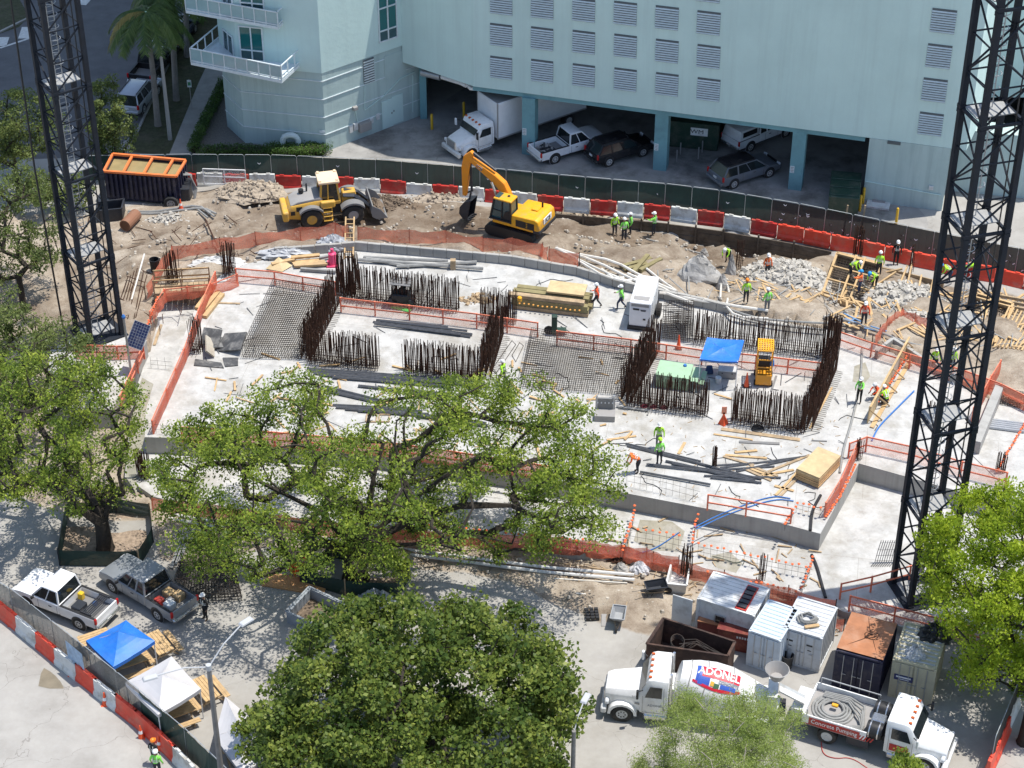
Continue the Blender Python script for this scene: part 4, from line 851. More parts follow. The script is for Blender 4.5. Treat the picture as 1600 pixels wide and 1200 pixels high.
MB().side([(-2.2, 1.05), (-2.3, 1.35), (-2.2, 1.95), (-1.95, 2.08), (-.2, 2.0), (-.1, 1.5), (1.25, 1.4), (1.3, 1.05)], 1.2, cap=.1).build('upper_body', jyellow, EX, bevel=.09, seg=2, smooth=True)
MB().box((-2.05, 0, 1.0), (.55, 2.42, .3)).build('counterweight_skirt', darksteel, EX, bevel=.05); MB().box((-1.35, -.2, 2.06), (.5, .6, .1)).build('engine_hatch', jyellow, EX, bevel=.03)
# the operator sits on the left side of the machine (+y)
mb = MB(); frustum(mb, (-.15, 1.42, .44, 1.42), (-.1, 1.12, .42, 2.85)); CG = mb.build('cab_glass', glassb, EX, loc=(0, .72, 0))
mb = MB(); b = (-.15, 1.42, .46, 1.3); t = (-.1, 1.12, .44, 2.87)
for s in (-1, 1):
    for i in (0, 1): mb.bar((b[i], s * b[2], b[3]), (t[i], s * t[2], t[3]), .11)
    mb.bar((.55, s * .45, 1.3), (.5, s * .43, 2.86), .09); mb.bar((-.15, s * .46, 1.42), (1.45, s * .46, 1.42), .25, .1); mb.bar((.55, s * .45, 2.05), (1.3, s * .45, 2.1), .05)
    mb.quad((-.15, s * .475, 1.4), (.55, s * .475, 1.4), (.3, s * .465, 2.1), (-.13, s * .465, 2.3))
mb.build('cab_frame', black, EX, loc=(0, .72, 0)); MB().box((.5, .72, 2.85), (1.35, .98, .14)).build('cab_roof', jyellow, EX, bevel=.06, seg=2)
MB().box((.95, .72, 2.97), (.35, .7, .04)).build('roof_window', glassb, EX); MB().bar((.3, .6, 2.99), (.3, .6, 3.05), .1, n=10).build('vent_cap', darksteel, EX)
mb = MB(); mb.box((-.9, 1.205, 1.25), (.75, .03, .5)); mb.box((-1.65, 1.205, 1.25), (.5, .03, .5)); mb.build('side_vent', black, EX)
mb = MB()
for k in range(4): mb.box((-1.35, 1.21, 1.25 + k * .14), (.14, .03, .06))
mb.build('vent_slot', darksteel, EX)
MB().box((-2.28, .0, 1.5), (.06, 1.1, .42)).build('name_plate', white, EX); text('JCB', .48, black, EX, (-2.325, 0, 1.71), (R(90), 0, R(-90)))
MB().bar((-1.6, -.6, 2.05), (-1.6, -.6, 2.45), .07, n=8).build('exhaust_stack', rust, EX)
def boxpath(mb, pts, ws, hs, y=0):
    secs = []
    for i, (x, z) in enumerate(pts):
        a = pts[max(i - 1, 0)]; b = pts[min(i + 1, len(pts) - 1)]; d = Vector((b[0] - a[0], 0, b[1] - a[1])).normalized(); n = Vector((-d.z, 0, d.x)); h = hs[i] / 2; w_ = ws[i] / 2; c = Vector((x, y, z))
        secs.append([c + n * h + Vector((0, -w_, 0)), c + n * h + Vector((0, w_, 0)), c - n * h + Vector((0, w_, 0)), c - n * h + Vector((0, -w_, 0))])
    return mb.loft(secs)
BM = boxpath(MB(), [(.45, 1.75), (.75, 2.7), (1.15, 3.35), (1.7, 3.75), (3.75, 4.85)], [.42, .44, .44, .42, .34], [.45, .62, .72, .62, .3]).build('boom', jorange, EX, bevel=.04)
for y in (-.222, .222):
    text('JCB', .34, white, BM, (2.75, y * 1.0, 4.32), (R(90), -R(28) if y < 0 else R(28), 0 if y < 0 else math.pi), ext=.006); 
text('JCB', .34, black, BM, (2.75, .232, 4.30), (R(90), R(28), math.pi), ext=.002)
AR = boxpath(MB(), [(3.35, 5.25), (3.7, 4.75), (3.85, 4.0), (4.0, 1.75)], [.3, .32, .32, .26], [.25, .6, .62, .28]).build('stick', jorange, EX, bevel=.03)
for y in (-.35, .35): MB().bar((1.0, y, 1.7), (1.75, y, 3.55), .09, n=8).build('boom_ram', chrome if y > 0 else jorange, EX)
MB().bar((1.6, 0, 4.3), (3.3, 0, 5.2), .1, n=8).build('stick_ram', darksteel, EX); MB().bar((3.55, 0, 4.55), (3.45, 0, 2.2), .085, n=8).build('bucket_ram', darksteel, EX)
mb = MB(); mb.bar((3.45, -.12, 2.2), (3.9, -.12, 1.9), .1); mb.bar((3.45, .12, 2.2), (3.6, .12, 1.5), .1); mb.build('bucket_linkage', darksteel, EX)
mb = MB(); q = [(4.05, 1.75), (3.55, 1.6), (3.2, 1.1), (3.15, .6), (3.45, .25), (3.8, .3)]
mb.add([(x, -.5, z) for x, z in q] + [(x, .5, z) for x, z in q], [(i, i + 1, 7 + i, 6 + i) for i in range(5)] + [tuple(range(6)), tuple(range(11, 5, -1))])
for k in range(5): mb.box((3.85, -.44 + k * .22, .2), (.3, .08, .1))
BK2 = mb.build('bucket', darksteel, EX, fix=False, loc=(7.2, 0, 0)); BK2.scale = (-1, 1, 1); BK2.location = (7.35, 0, -.1)
# ---------------------------------------------------------------- barriers and fences
def barrier_mesh(m, ln=1.83, h=1.07, bw=.46):
    pr = [(-bw / 2, 0), (-bw / 2, .22), (-bw * .28, .38), (-bw * .2, h), (bw * .2, h), (bw * .28, .38), (bw / 2, .22), (bw / 2, 0)]
    mb = MB()
    secs = [[(x, y * k, z) for y, z in pr] for x, k in ((-ln / 2 + .02, .92), (-ln / 2 + .06, 1), (ln / 2 - .06, 1), (ln / 2 - .02, .92))]
    mb.loft(secs)
    for s in (-1, 1):
        for x in (-.42, .42): mb.box((x, s * bw * .205, .52), (.42, .03, .13), m=1)
        mb.box((0, s * bw * .24, .4), (ln * .9, .02, .04), m=1)
    for x in (-.45, .45): mb.box((x, 0, h), (.3, .13, .07))
    o = mb.build('b', [m, mat(m.name + '_recess_shade', [c * .55 for c in m.node_tree.nodes['Color Ramp'].color_ramp.elements[1].color[:3]], .6)], bevel=.025, smooth=True); me = o.data; bpy.data.objects.remove(o); return me  # recesses wear the body colour darkened, as shade painted into them
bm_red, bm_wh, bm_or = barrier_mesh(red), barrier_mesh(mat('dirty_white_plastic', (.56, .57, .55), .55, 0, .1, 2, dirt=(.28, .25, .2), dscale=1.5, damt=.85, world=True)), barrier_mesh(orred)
def along(pts, step):
    """points at equal steps along a polyline with headings"""
    out = []; acc = 0
    for a, b in zip(pts, pts[1:]):
        d = (b - a); l = d.length; t = acc
        while t < l: out.append((a + d * (t / l), heading(a, b))); t += step
        acc = t - l
    return out
BL_PX = [(288,289),(430,292),(600,300),(685,308),(760,315),(883,327),(1044,342),(1124,352),(1245,374),(1477,424),(1600,449),(1700,475)]
bl = [P(x, y, 0) for x, y in BL_PX]
seq = along(bl, 1.87); nR = 0
near = {0: 'by the dirt pile', 1: 'behind the dirt pile'}
for i, (p, h) in enumerate(seq):
    px = Q(p)[0]
    wh = (i % 2 == 1) and px < 1215
    if px >= 1215: me_, cn = bm_or, 'orange-red'
    else: me_, cn = (bm_wh, 'white') if wh else (bm_red, 'faded red')
    where = 'near the tank trailer' if px < 430 else ('behind the wheel loader' if px < 660 else ('behind the excavator' if px < 860 else ('above the timbered trench' if px < 1215 else ('beside the footing forms' if px < 1450 else 'behind the right-hand crane mast'))))
    o = link('water_barrier', me_, None, (p.x, p.y, random.uniform(-.14, -.02)), h + random.uniform(-.05, .05)); o.rotation_euler.x = random.uniform(-.04, .04)
    tag(o, '%s barrier %s, %s from left along the screen fence' % (cn, where, ordw(i)), 'barrier', 'water-filled barriers along the green fence')
# fence on the barriers: panels with tubes, cloth, wind flaps
FE_PX = [(160,289),(288,287),(430,288),(600,295),(685,302),(760,308),(883,320),(1044,334),(1124,344),(1245,365),(1477,413),(1600,438),(1720,466)]
fl = [P(x, y, 0) for x, y in FE_PX]; FEN = thing('screen_fence', 'long curved site fence of green and black shade cloth above the barriers', 'fence', (0, 125, 0))
tube_l = mat('fence_tube', (.42, .45, .46), .4, .4)
def panel_meshes(w, h):
    mb = MB(); r = .022
    mb.tube([(-w / 2, 0, 0), (-w / 2, 0, h - .12), (-w / 2 + .1, 0, h), (w / 2 - .1, 0, h), (w / 2, 0, h - .12), (w / 2, 0, 0)], r, 5)
    for x in (-w / 4, 0, w / 4): mb.bar((x, 0, .05), (x, 0, h), .012, n=4)
    o = mb.build('t', tube_l); a = o.data; bpy.data.objects.remove(o)
    res = [a]
    for m in (greennet, blknet):
        mb = MB(); lo = []; hi = []
        for i in range(7): x = -w / 2 + w * i / 6; lo.append((x, -.03 - .03 * math.sin(i * 1.7), .35)); hi.append((x, -.03 + .012 * math.cos(i * 2.1), h - .06))
        md = [((a_[0], a_[1] - .03 * (i % 2), (a_[2] + b_[2]) / 2)) for i, (a_, b_) in enumerate(zip(lo, hi))]
        mb.sheet(lo, md); mb.sheet(md, hi); o = mb.build('c', m, fix=False); res.append(o.data); bpy.data.objects.remove(o)
    return res
ft, fg, fb = panel_meshes(1.83, 2.35)
mb = MB(); mb.add([(-.12, -.05, .05), (-.1, -.06, -.03), (0, -.06, -.11), (.1, -.06, -.03), (.12, -.05, .05), (0, -.05, -.04)], [(0, 1, 2, 5), (5, 2, 3, 4)]); o = mb.build('f', white); flap = o.data; bpy.data.objects.remove(o)
for i, (p, h) in enumerate(along(fl, 1.86)):
    px = Q(p)[0]; t = link('fence_panel', ft, FEN, (p.x, p.y - 125, .05), h)
    c = link('shade_cloth', fg if px < 1190 else fb, t)
    if px < 560:
        if i % 3 == 0: link('wind_flap', flap, t, (.1, 0, 1.7))
    elif px > 1190:
        for q in range(5): link('wind_flap', flap, t, (random.uniform(-.75, .75), 0, .6 + random.random() * 1.5))
    elif i % 3 == 0: link('wind_flap', flap, t, (random.uniform(-.5, .5), 0, 1.5))
for x in (1315, 1342): q = P(x, 378, 0); MB().bar((q.x, q.y - 125 - .1, 0), (q.x + .15, q.y - 125, 2.9), .1).build('timber_post', wood2, FEN)
# near fence bottom-left
NF_PX = [(-30,938),(30,975),(137,1060),(214,1122),(300,1196),(345,1240)]
nfl = [P(x, y, 0) for x, y in NF_PX]; NFE = thing('chain_link_fence', 'chain-link fence with torn grey screen turning dark green, along the near road', 'fence', (-20, 76, 0))
for i, (p, h) in enumerate(along(nfl, 1.83)):
    px = Q(p)[0]; t = link('fence_panel', ft, NFE, (p.x + 20, p.y - 76, .05), h)
    link('screen_cloth', (fg if px > 212 else None) or fb, t) if px > 212 else None
    if px <= 212:
        mb = MB().quad((-.92, -.02, .1), (.92, -.02, .1), (.92, -.02, 2.3), (-.92, -.02, 2.3)); mb.build('mesh_screen', greynet, t)
    for q in range(3 if px > 212 else 0): link('wind_flap', flap, t, (random.uniform(-.75, .75), 0, .6 + random.random() * 1.5)).scale = (.5,) * 3
for k in range(5):
    q = P(106 + k * 8, 1046 + k * 5, 1.2); 
mb = MB(); a = P(112, 1038, .5); b = P(138, 1060, .5); mb.add([a + Vector((0, .1, 0)), b + Vector((0, .1, 0)), b + Vector((0, .12, 1.7)), a + Vector((0, .12, 1.7))], [(0, 1, 2, 3)])
o = mb.build('banner', mat('faded_blue_banner', (.30, .40, .52), .7, 0, .3, 3), None); o.parent = NFE; o.location = (20 - .12, -76.12, 0)
cnum = 0
NB_PX = [(-16,950),(14,972),(45,998),(76,1023),(106,1048),(138,1072),(168,1097),(200,1121),(231,1147),(262,1176),(290,1205)]
for i, (x, y) in enumerate(NB_PX):
    p = P(x, y, 0); a = P(*NB_PX[max(i - 1, 0)]); b = P(*NB_PX[min(i + 1, len(NB_PX) - 1)]); h = heading(a, b)
    rd = i in (1, 3, 5, 7, 8, 9) if False else i in (1, 3, 5, 7, 8, 9)
    o = link('water_barrier', bm_or if rd else bm_wh, None, (p.x, p.y, 0), h)
    tag(o, '%s barrier outside the chain-link fence, %s down the slanting row' % ('orange-red' if rd else 'grubby white', ordw(i)), 'barrier', 'barriers along the near road')
def cone_parts(root, s=1.0, tall=False, m=orange):
    MB().box((0, 0, 0), (.36 * s, .36 * s, .04)).build('base', m if not tall else black, root)
    MB().lathe([(.14 * s, .04), (.03 * s, .72 * s if not tall else 1.0), (.028 * s, .74 * s if not tall else 1.02)], n=12).build('body', m, root, smooth=True)
    MB().lathe([(.095 * s, .3 * s), (.066 * s, .47 * s)], n=12).build('reflective_band', white, root).scale = (1.06, 1.06, 1)
for i, (x, y, w_) in enumerate(((19,976,'beside the topmost orange barrier'),(60,1009,'between the second and third orange barriers'),(113,1054,'below the faded blue banner'),(165,1101,'below the end of the grey screen'),(221,1153,'near the two workers at the road'),(250,1170,'beside the two workers at the road'))):
    t = thing('traffic_cone', 'orange traffic cone standing at the road edge %s' % w_, 'traffic cone', P(x, y), 0, 'cones along the near road'); cone_parts(t, 1.15)
t = thing('traffic_cone', 'orange cone beside the wheel of the navy dumpster', 'traffic cone', G(283, 327)); cone_parts(t, 1.1)
for i, (x, y) in enumerate(((1545,1160),(1560,1120),(1530,1195))):
    o = link('water_barrier', (bm_or, bm_wh, bm_or)[i], None, tuple(P(x + 20, y)), R(62)); tag(o, '%s barrier under the bright green tree at the right edge, %s one' % (('orange-red', 'white', 'orange-red')[i], ('middle', 'uppermost', 'lowest')[i]), 'barrier', 'barriers at the right edge')
t = thing('screen_fence', 'dark screened fence panel running down the right edge behind the pump truck', 'fence', P(1580, 1150), R(64))
for k in range(-1, 3):
    f_ = link('fence_panel', ft, t, (k * 1.85, .35, .05)); link('shade_cloth', fb, f_)
# ---------------------------------------------------------------- orange netting and guard rails
def railing(label, px, z, h=1.07, rails=(.55, 1.05), netm=None, post=2.3, m=None, pw=.09, sag=False, toe=False, cat='railing', name='guard_rail', group=None, lean=0):
    pts = [p if isinstance(p, Vector) else (P(*p, z) if z is not None else G(*p)) for p in px]; o0 = pts[0].copy()
    t = thing(name, label, cat, o0, 0, group); m = m or orangewood; fine = resample(pts, post)
    fine = [f - o0 for f in fine]
    for f in fine:
        if z is None: f.z = hz(f.x + o0.x, f.y + o0.y) - o0.z
        MB().box((0, 0, -.05), (pw, pw, h + .08)).build('post', m, t, loc=f)
    for r_ in rails:
        for a, b in zip(fine, fine[1:]): MB().bar(a + Vector((0, 0, r_)), b + Vector((0, 0, r_)), pw * .45, pw).build('rail', m, t)
    if toe:
        for a, b in zip(fine, fine[1:]): MB().bar(a + Vector((0, -.03, .08)), b + Vector((0, -.03, .08)), .03, .16).build('toe_board', m, t)
    if netm:
        for a, b in zip(fine, fine[1:]):
            n = 6; lo = []; mi = []; hi = []; d = (b - a); nn = Vector((-d.y, d.x, 0)).normalized() if d.length else Vector((0, 1, 0))
            for i in range(n + 1):
                q = a + d * i / n; s_ = math.sin(math.pi * i / n); dr = (.16 * s_ + random.uniform(-.05, .05)) if sag else .03 * s_
                hi.append(q + Vector((0, 0, h - dr)) - nn * (.05 + (random.uniform(0, .08) if sag else 0))); mi.append(q + Vector((0, 0, h * .5)) - nn * (.06 + random.uniform(0, .18 if sag else .04))); lo.append(q + Vector((0, 0, .03)) - nn * (.05 + random.uniform(0, .22 if sag else .03)))
            mb = MB().sheet(lo, mi).sheet(mi, hi); mb.build('netting', netm, t, fix=False, smooth=True)
    return t
stake = rust
railing('orange netting on steel stakes along the back of the excavation, left of the wooden ladder', [(228,468),(252,425),(270,404),(345,392),(400,383),(470,375),(525,367),(546,372)], None, 1.05, (), netred, 2.4, stake, .05, True, cat='safety fence', name='safety_fence')
railing('sagging orange netting on steel stakes from the wooden ladder to the hose pile', [(560,373),(640,379),(755,391),(848,400),(858,407),(905,416)], None, 1.05, (), netred, 2.35, stake, .05, True, cat='safety fence', name='safety_fence')
ML = [(240,800),(330,808),(450,828),(600,846),(700,852),(830,858),(975,876),(1065,898),(1130,916),(1230,940),(1304,962)]
railing('long orange netting on stakes along the near side of the lower slab', ML, .05, 1.15, (), netred, 2.2, stake, .05, True, cat='safety fence', name='safety_fence')
railing('orange guard rail behind the left rebar mat', [(370,441),(430,446),(474,454),(525,462)], U, 1.05, (.5, 1.05), netor, 2.0)
railing('orange guard rail between the left pair of rebar walls', [(533,488),(640,500),(745,513),(840,527)], U, 1.1, (.5, 1.08), netor, 2.4)
railing('orange guard rail running from the green pump to the blue canopy', [(870,540),(985,553),(1096,570),(1180,578),(1280,590)], U, 1.1, (.5, 1.08), netor, 2.3)
railing('orange netted rail along the left edge of the upper slab', [(240,678),(262,628),(290,565),(312,505),(330,462),(338,445)], U, 1.0, (.5, 1.0), netred, 2.2)
railing('orange rail on the right side of the upper slab, beyond the formwork wall', [(1308,540),(1360,558),(1420,576),(1500,600)], U, 1.05, (.5, 1.05), netor, 2.2)
railing('orange guard rail on the wall above the right-hand pit', [(1325,716),(1352,706),(1425,722),(1500,745),(1570,762)], U, 1.1, (.5, 1.08), netor, 2.2)
railing('orange netted rail on the sloping right edge of the upper slab', [(1288,808),(1312,770),(1338,712)], U, 1.05, (.5, 1.05), netred, 1.7)
railing('red guard rail near the front corner of the upper slab', [(1105,796),(1165,806),(1235,818)], U, 1.05, (.5, 1.05), None, 2.2, orangewood)
railing('red netted guard rail along the pad edge beside the containers', [(1326,955),(1396,973),(1470,992),(1560,1015)], L, 1.1, (.5, 1.08), netor, 2.2, orangewood)
railing('short red rail on the left side of the right-hand crane base', [(1312,936),(1360,925),(1420,908)], L, 1.1, (.5, 1.08), None, 2.0, orangewood)
railing('orange netted rail around the left-hand crane pad', [(120,560),(185,562),(226,560),(206,605),(190,640)], U, 1.0, (.5, 1.0), netred, 1.8)
railing('orange netted rail on the right-hand raised slab behind the crane', [(1518,660),(1545,610),(1560,586)], U, 1.1, (.5, 1.05), netred, 1.8)
railing('crumpled orange netting on the bank behind the right-hand rebar wall', [(1362,540),(1385,510),(1408,498),(1450,512)], None, .8, (), netred, 1.2, stake, .05, True, cat='safety fence', name='safety_fence')
railing('orange netting strip by the timber walkway at the upper left of the slab', [(236,505),(258,470),(330,462),(372,446)], U, .9, (.85,), netred, 1.6, orangewood, .07, True)
railing('orange netted rail along the front edge of the upper slab behind the oak', [(285,690),(430,698),(600,713),(720,730),(860,752)], U, 1.05, (.5, 1.05), netred, 2.2)
railing('orange rail along the back of the right-hand slab behind the crane', [(1500,600),(1560,622),(1640,662)], U, 1.05, (.5, 1.05), netred, 2.2)
railing('loose orange netting along the lower slab edge between the oak and the white tub', [(830,850),(930,862),(1010,874),(1060,888)], L, .9, (), netred, 1.8, rust, .05, True, cat='safety fence', name='safety_fence')
railing('second layer of orange netting near the containers at the right end of the near edge', [(1120,925),(1200,945),(1270,965),(1318,985)], .05, .8, (), netred, 1.6, rust, .05, True, cat='safety fence', name='safety_fence')
# reinforcing steel ----------------------------------------------------------------------------
vb = unitbar('vertical_bar', .022, 0, rust, 5); hb = unitbar('cross_bar', .016, 0, rust, 4); gb = unitbar('mat_bar', .020, 0, rebar, 4)
ubz = {}
def rebar_wall(label, px, z, h=2.5, sp=.17, rows=3, gap=.3, var=.12, mesh=None, hor=(.35, .75), taper=None):
    pts = [P(*p, z) for p in px]; o0 = pts[0]; t = thing('rebar_wall', label, 'rebar', o0); mesh = mesh or vb; n = 0
    for a, b in zip(pts, pts[1:]):
        d = (b - a); l = d.length; d.normalize(); nn = Vector((-d.y, d.x, 0))
        for r_ in range(rows):
            off = nn * (gap * (r_ - (rows - 1) / 2)); k = int(l / (sp * .58))
            for i in range(k + 1):
                q = a + d * (i * sp * .58 + random.uniform(-.03, .03)) + off - o0; hh = h * (1 - random.random() * var) * (taper(i / max(1, k)) if taper else 1)
                if n < 300:
                    M = barmat(q, q + Vector((random.uniform(-.035, .035) * hh, random.uniform(-.035, .035) * hh, hh))); share(mesh, 'vertical_bar', t, M)
                n += 1
            for z_ in hor:
                share(hb, 'cross_bar', t, barmat(a + off - o0 + Vector((0, 0, z_)), b + off - o0 + Vector((0, 0, z_))))
            mb = MB()
            for i in range(0, int(l / .2)):            # starter bars that lie flat at the foot
                q = a + d * (i * .2) + off - o0; s_ = 1 if r_ else -1; mb.bar(q + Vector((0, 0, .04)), q + nn * s_ * .45 + Vector((random.uniform(-.05, .05), 0, .04)), .018)
            if mb.v: stuff(mb.build('starter_bars', rebar, t))
    return t
rebar_wall('rusty rebar wall, left arm of the left-hand C, running back from the left rebar mat', [(478,562),(524,472)], U, 2.5, .2)
rebar_wall('rusty rebar wall along the front of the left-hand C, beside the left rebar mat', [(482,564),(594,576)], U, 2.4, .19)
rebar_wall('rusty rebar wall along the back of the left-hand core, behind the black ride-on roller', [(532,464),(600,472),(718,486)], U, 2.5, .2)
rebar_wall('dense rusty rebar cluster with tall bars at the back left corner', [(528,452),(562,456)], U, 2.9, .14, 3, .3)
rebar_wall('rusty rebar wall right of the pale gap, along the front of the left core', [(632,581),(755,594)], U, 2.4, .18)
rebar_wall('rusty rebar arm running back from the right end of the left core', [(758,592),(780,520)], U, 2.5, .2)
rebar_wall('short rusty rebar wall behind the left core beside the long timbers', [(752,500),(806,507)], U, 2.4, .18, 3, .35)
rebar_wall('rusty rebar arm running back right of the middle rebar mat', [(978,628),(1024,545)], U, 2.6, .2)
rebar_wall('rusty rebar wall in front of the green lidded box', [(980,630),(1106,647)], U, 2.4, .18)
rebar_wall('rusty rebar wall in front of the orange man lift', [(1143,657),(1258,674)], U, 2.5, .18)
rebar_wall('rusty rebar arm running back right of the orange man lift', [(1260,672),(1300,575)], U, 2.5, .2)
rebar_wall('rusty rebar wall behind the blue canopy on the slab', [(1085,532),(1190,545),(1282,556)], U, 2.2, .22)
rebar_wall('dense rusty rebar corner right of the man lift, tallest cluster', [(1284,552),(1310,556)], U, 2.9, .12, 4, .3)
for i, (x, y, lab) in enumerate(((309,548,'small square rebar column beside the dark form panels'),(271,442,'small rebar column beside the timber walkway'),(359,428,'small rebar column with a white wrapped foot near the back left'))):
    t = rebar_wall(lab, [(x - 9, y), (x + 9, y + 2)], U, 2.6, .16, 3, .25, .15)
rebar_wall('thin dark rebar bundle standing at the lower left below the slab corner', [(216,742),(234,750)], L, 2.0, .09, 2, .2)
rebar_wall('pair of rebar dowels standing by the orange rail corner above the pit', [(1336,716),(1346,719)], U, 1.5, .12, 2, .2)
rebar_wall('short bundle of bars standing upright near the stacked plywood', [(1113,728),(1119,730)], U, 1.5, .08, 2, .15)
rebar_wall('column of dark bars on the lower slab below the blue hoses', [(1066,894),(1080,902)], L, 2.0, .14, 2, .3)
rebar_wall('column of dark bars at the right end of the lower slab strip', [(1186,908),(1194,910)], L, 2.0, .14, 2, .3)
rebar_wall('cluster of dark bars on the right-hand slab behind the crane', [(1446,660),(1470,664)], U, 1.6, .14, 2, .3, mesh=None)
rebar_wall('bars standing near the right-hand end of the slab beside the tree', [(1556,735),(1570,740)], U, 1.4, .1, 2, .2)
def rebar_mat(label, quad, z, zs=(.1, .95), nu=34, nv=30, m=None, legs=True):
    a, b, c, d = [P(*p, z) for p in quad]; o0 = a; t = thing('rebar_mat', label, 'rebar', o0)
    for zz in zs:
        dz = Vector((0, 0, zz))
        for i in range(nu + 1):
            f = i / nu; p = a.lerp(b, f) - o0 + dz; q = d.lerp(c, f) - o0 + dz; share(gb, 'mat_bar', t, barmat(p, q))
        for i in range(nv + 1):
            f = i / nv; p = a.lerp(d, f) - o0 + dz + Vector((0, 0, .03)); q = b.lerp(c, f) - o0 + dz + Vector((0, 0, .03)); share(gb, 'mat_bar', t, barmat(p, q))
    if legs:
        mb = MB()
        for f in np.linspace(0, 1, 18):
            for e0, e1 in ((a, b), (b, c), (c, d), (d, a)):
                p = e0.lerp(e1, f) - o0; mb.bar(p + Vector((0, 0, .02)), p + Vector((0, 0, zs[-1])), .02)
        mb.build('hooked_edge_bars', rebar, t)['kind'] = 'stuff'
    return t
rebar_mat('large rebar mat left of the left-hand rebar core', [(428,456),(512,466),(466,562),(380,560)], U, (.1, .95), 26, 34)
rebar_mat('large rebar mat in the middle of the slab between the two rebar cores', [(830,532),(988,556),(974,618),(814,606)], U, (.1, .95), 46, 22)
rebar_mat('dark rebar mesh stack beside the grey pickup under the oak', [(285,880),(360,868),(378,940),(266,946)], 0, (.15, .4, .65), 22, 18)
rebar_mat('small rebar mat on the right-hand slab at the edge of the picture', [(1562,614),(1600,622),(1596,640),(1558,632)], U, (.1, .4), 10, 8)
rebar_mat('rebar cage block behind the white generator', [(1036,505),(1082,505),(1082,535),(1034,530)], U, (.1, .5, .9, 1.3, 1.7), 12, 9)
# rows of dowels with orange safety caps
capme = None
mb = MB().lathe([(.03, -.05), (.07, -.03), (.085, .01), (.05, .045)], n=7); o = mb.build('cap', capor); capme = o.data; bpy.data.objects.remove(o)
dwl = unitbar('dowel', .012, 0, rebar, 4)
def dowels(label, px, z, h=.75, sp=.3, caps=True, second=True, jit=.03):
    pts = [P(*p, z) for p in px]; o0 = pts[0]; t = thing('dowel_row', label, 'rebar', o0); n = 0
    for a, b in zip(pts, pts[1:]):
        d = b - a; l = d.length; k = max(1, int(l / sp))
        for i in range(k):
            q = a + d * (i / k) - o0; q += Vector((random.uniform(-jit, jit), random.uniform(-jit, jit), 0)); hh = h * random.uniform(.9, 1.1)
            share(dwl, 'dowel', t, barmat(q, q + Vector((random.uniform(-.04, .04), random.uniform(-.04, .04), hh))))
            if caps: c = link('cap', capme, t, (q.x, q.y, q.z + hh))
        if second:
            for z_ in (h * .35, h * .75): share(dwl, 'tie_bar', t, barmat(a - o0 + Vector((0, 0, z_)), b - o0 + Vector((0, 0, z_))))
    return t
dowels('row of capped dowels along the left walkway edge near the solar panel', [(247,470),(236,500),(228,524)], U, .3, .24, second=False)
dowels('row of uncapped dowels across the left floor strip below the solar panel', [(236,575),(270,578)], L, .8, .35, False)
dowels('row of capped dowels up the right-hand edge of the upper slab', [(1290,812),(1312,780),(1338,728)], U, .25, .2, second=False)
dowels('capped dowels on the floor just beyond the formwork wall', [(1372,632),(1398,592),(1420,556)], U, .25, .22, second=False)
dowels('long dowel row with orange caps on the lower slab, left of the blue hoses', [(985,845),(1030,853),(1070,862)], L, 1.0, .36)
dowels('long dowel row with orange caps on the lower slab, right of the blue hoses', [(1090,868),(1150,880),(1205,892),(1268,904)], L, .85, .34)
dowels('slanting dowel row with caps left of the dark slab wall', [(972,880),(985,838),(992,808)], L, 1.0, .26)
dowels('slanting dowel row with caps by the bend of the blue hoses', [(1080,868),(1086,835),(1090,820)], L, .9, .24)
dowels('capped dowel row climbing from the near netting at the right end', [(1250,935),(1262,905),(1270,880)], L, .7, .26)
dowels('uncapped dowels along the front edge of the slab below the standing workers', [(980,760),(1040,772),(1092,786)], U, 1.1, .33, False)
dowels('capped dowels on the small recess near the front slab corner', [(1245,800),(1270,806),(1290,812)], U, .7, .3)
dowels('capped dowels up the left side of the front recess', [(1225,830),(1236,812),(1245,798)], U, .5, .22, second=False)
dowels('uncapped dowels hidden behind the oak on the front slab edge', [(330,700),(450,708),(600,722),(700,738),(800,752)], U, 1.0, .4, False)
dowels('dowels at the left end of the front slab edge', [(235,676),(262,680),(280,682)], U, .9, .28, False)
dowels('grey capped dowel line running down the right-hand slab', [(1600,668),(1575,710),(1555,745)], U, .3, .22, second=False)
dowels('dowels behind the near netting under the oak', [(560,826),(680,842),(800,852),(930,866)], L, .9, .34, True)
dowels('dowels standing behind the near netting on the right', [(1105,912),(1180,928),(1250,942)], L, .8, .3, True)
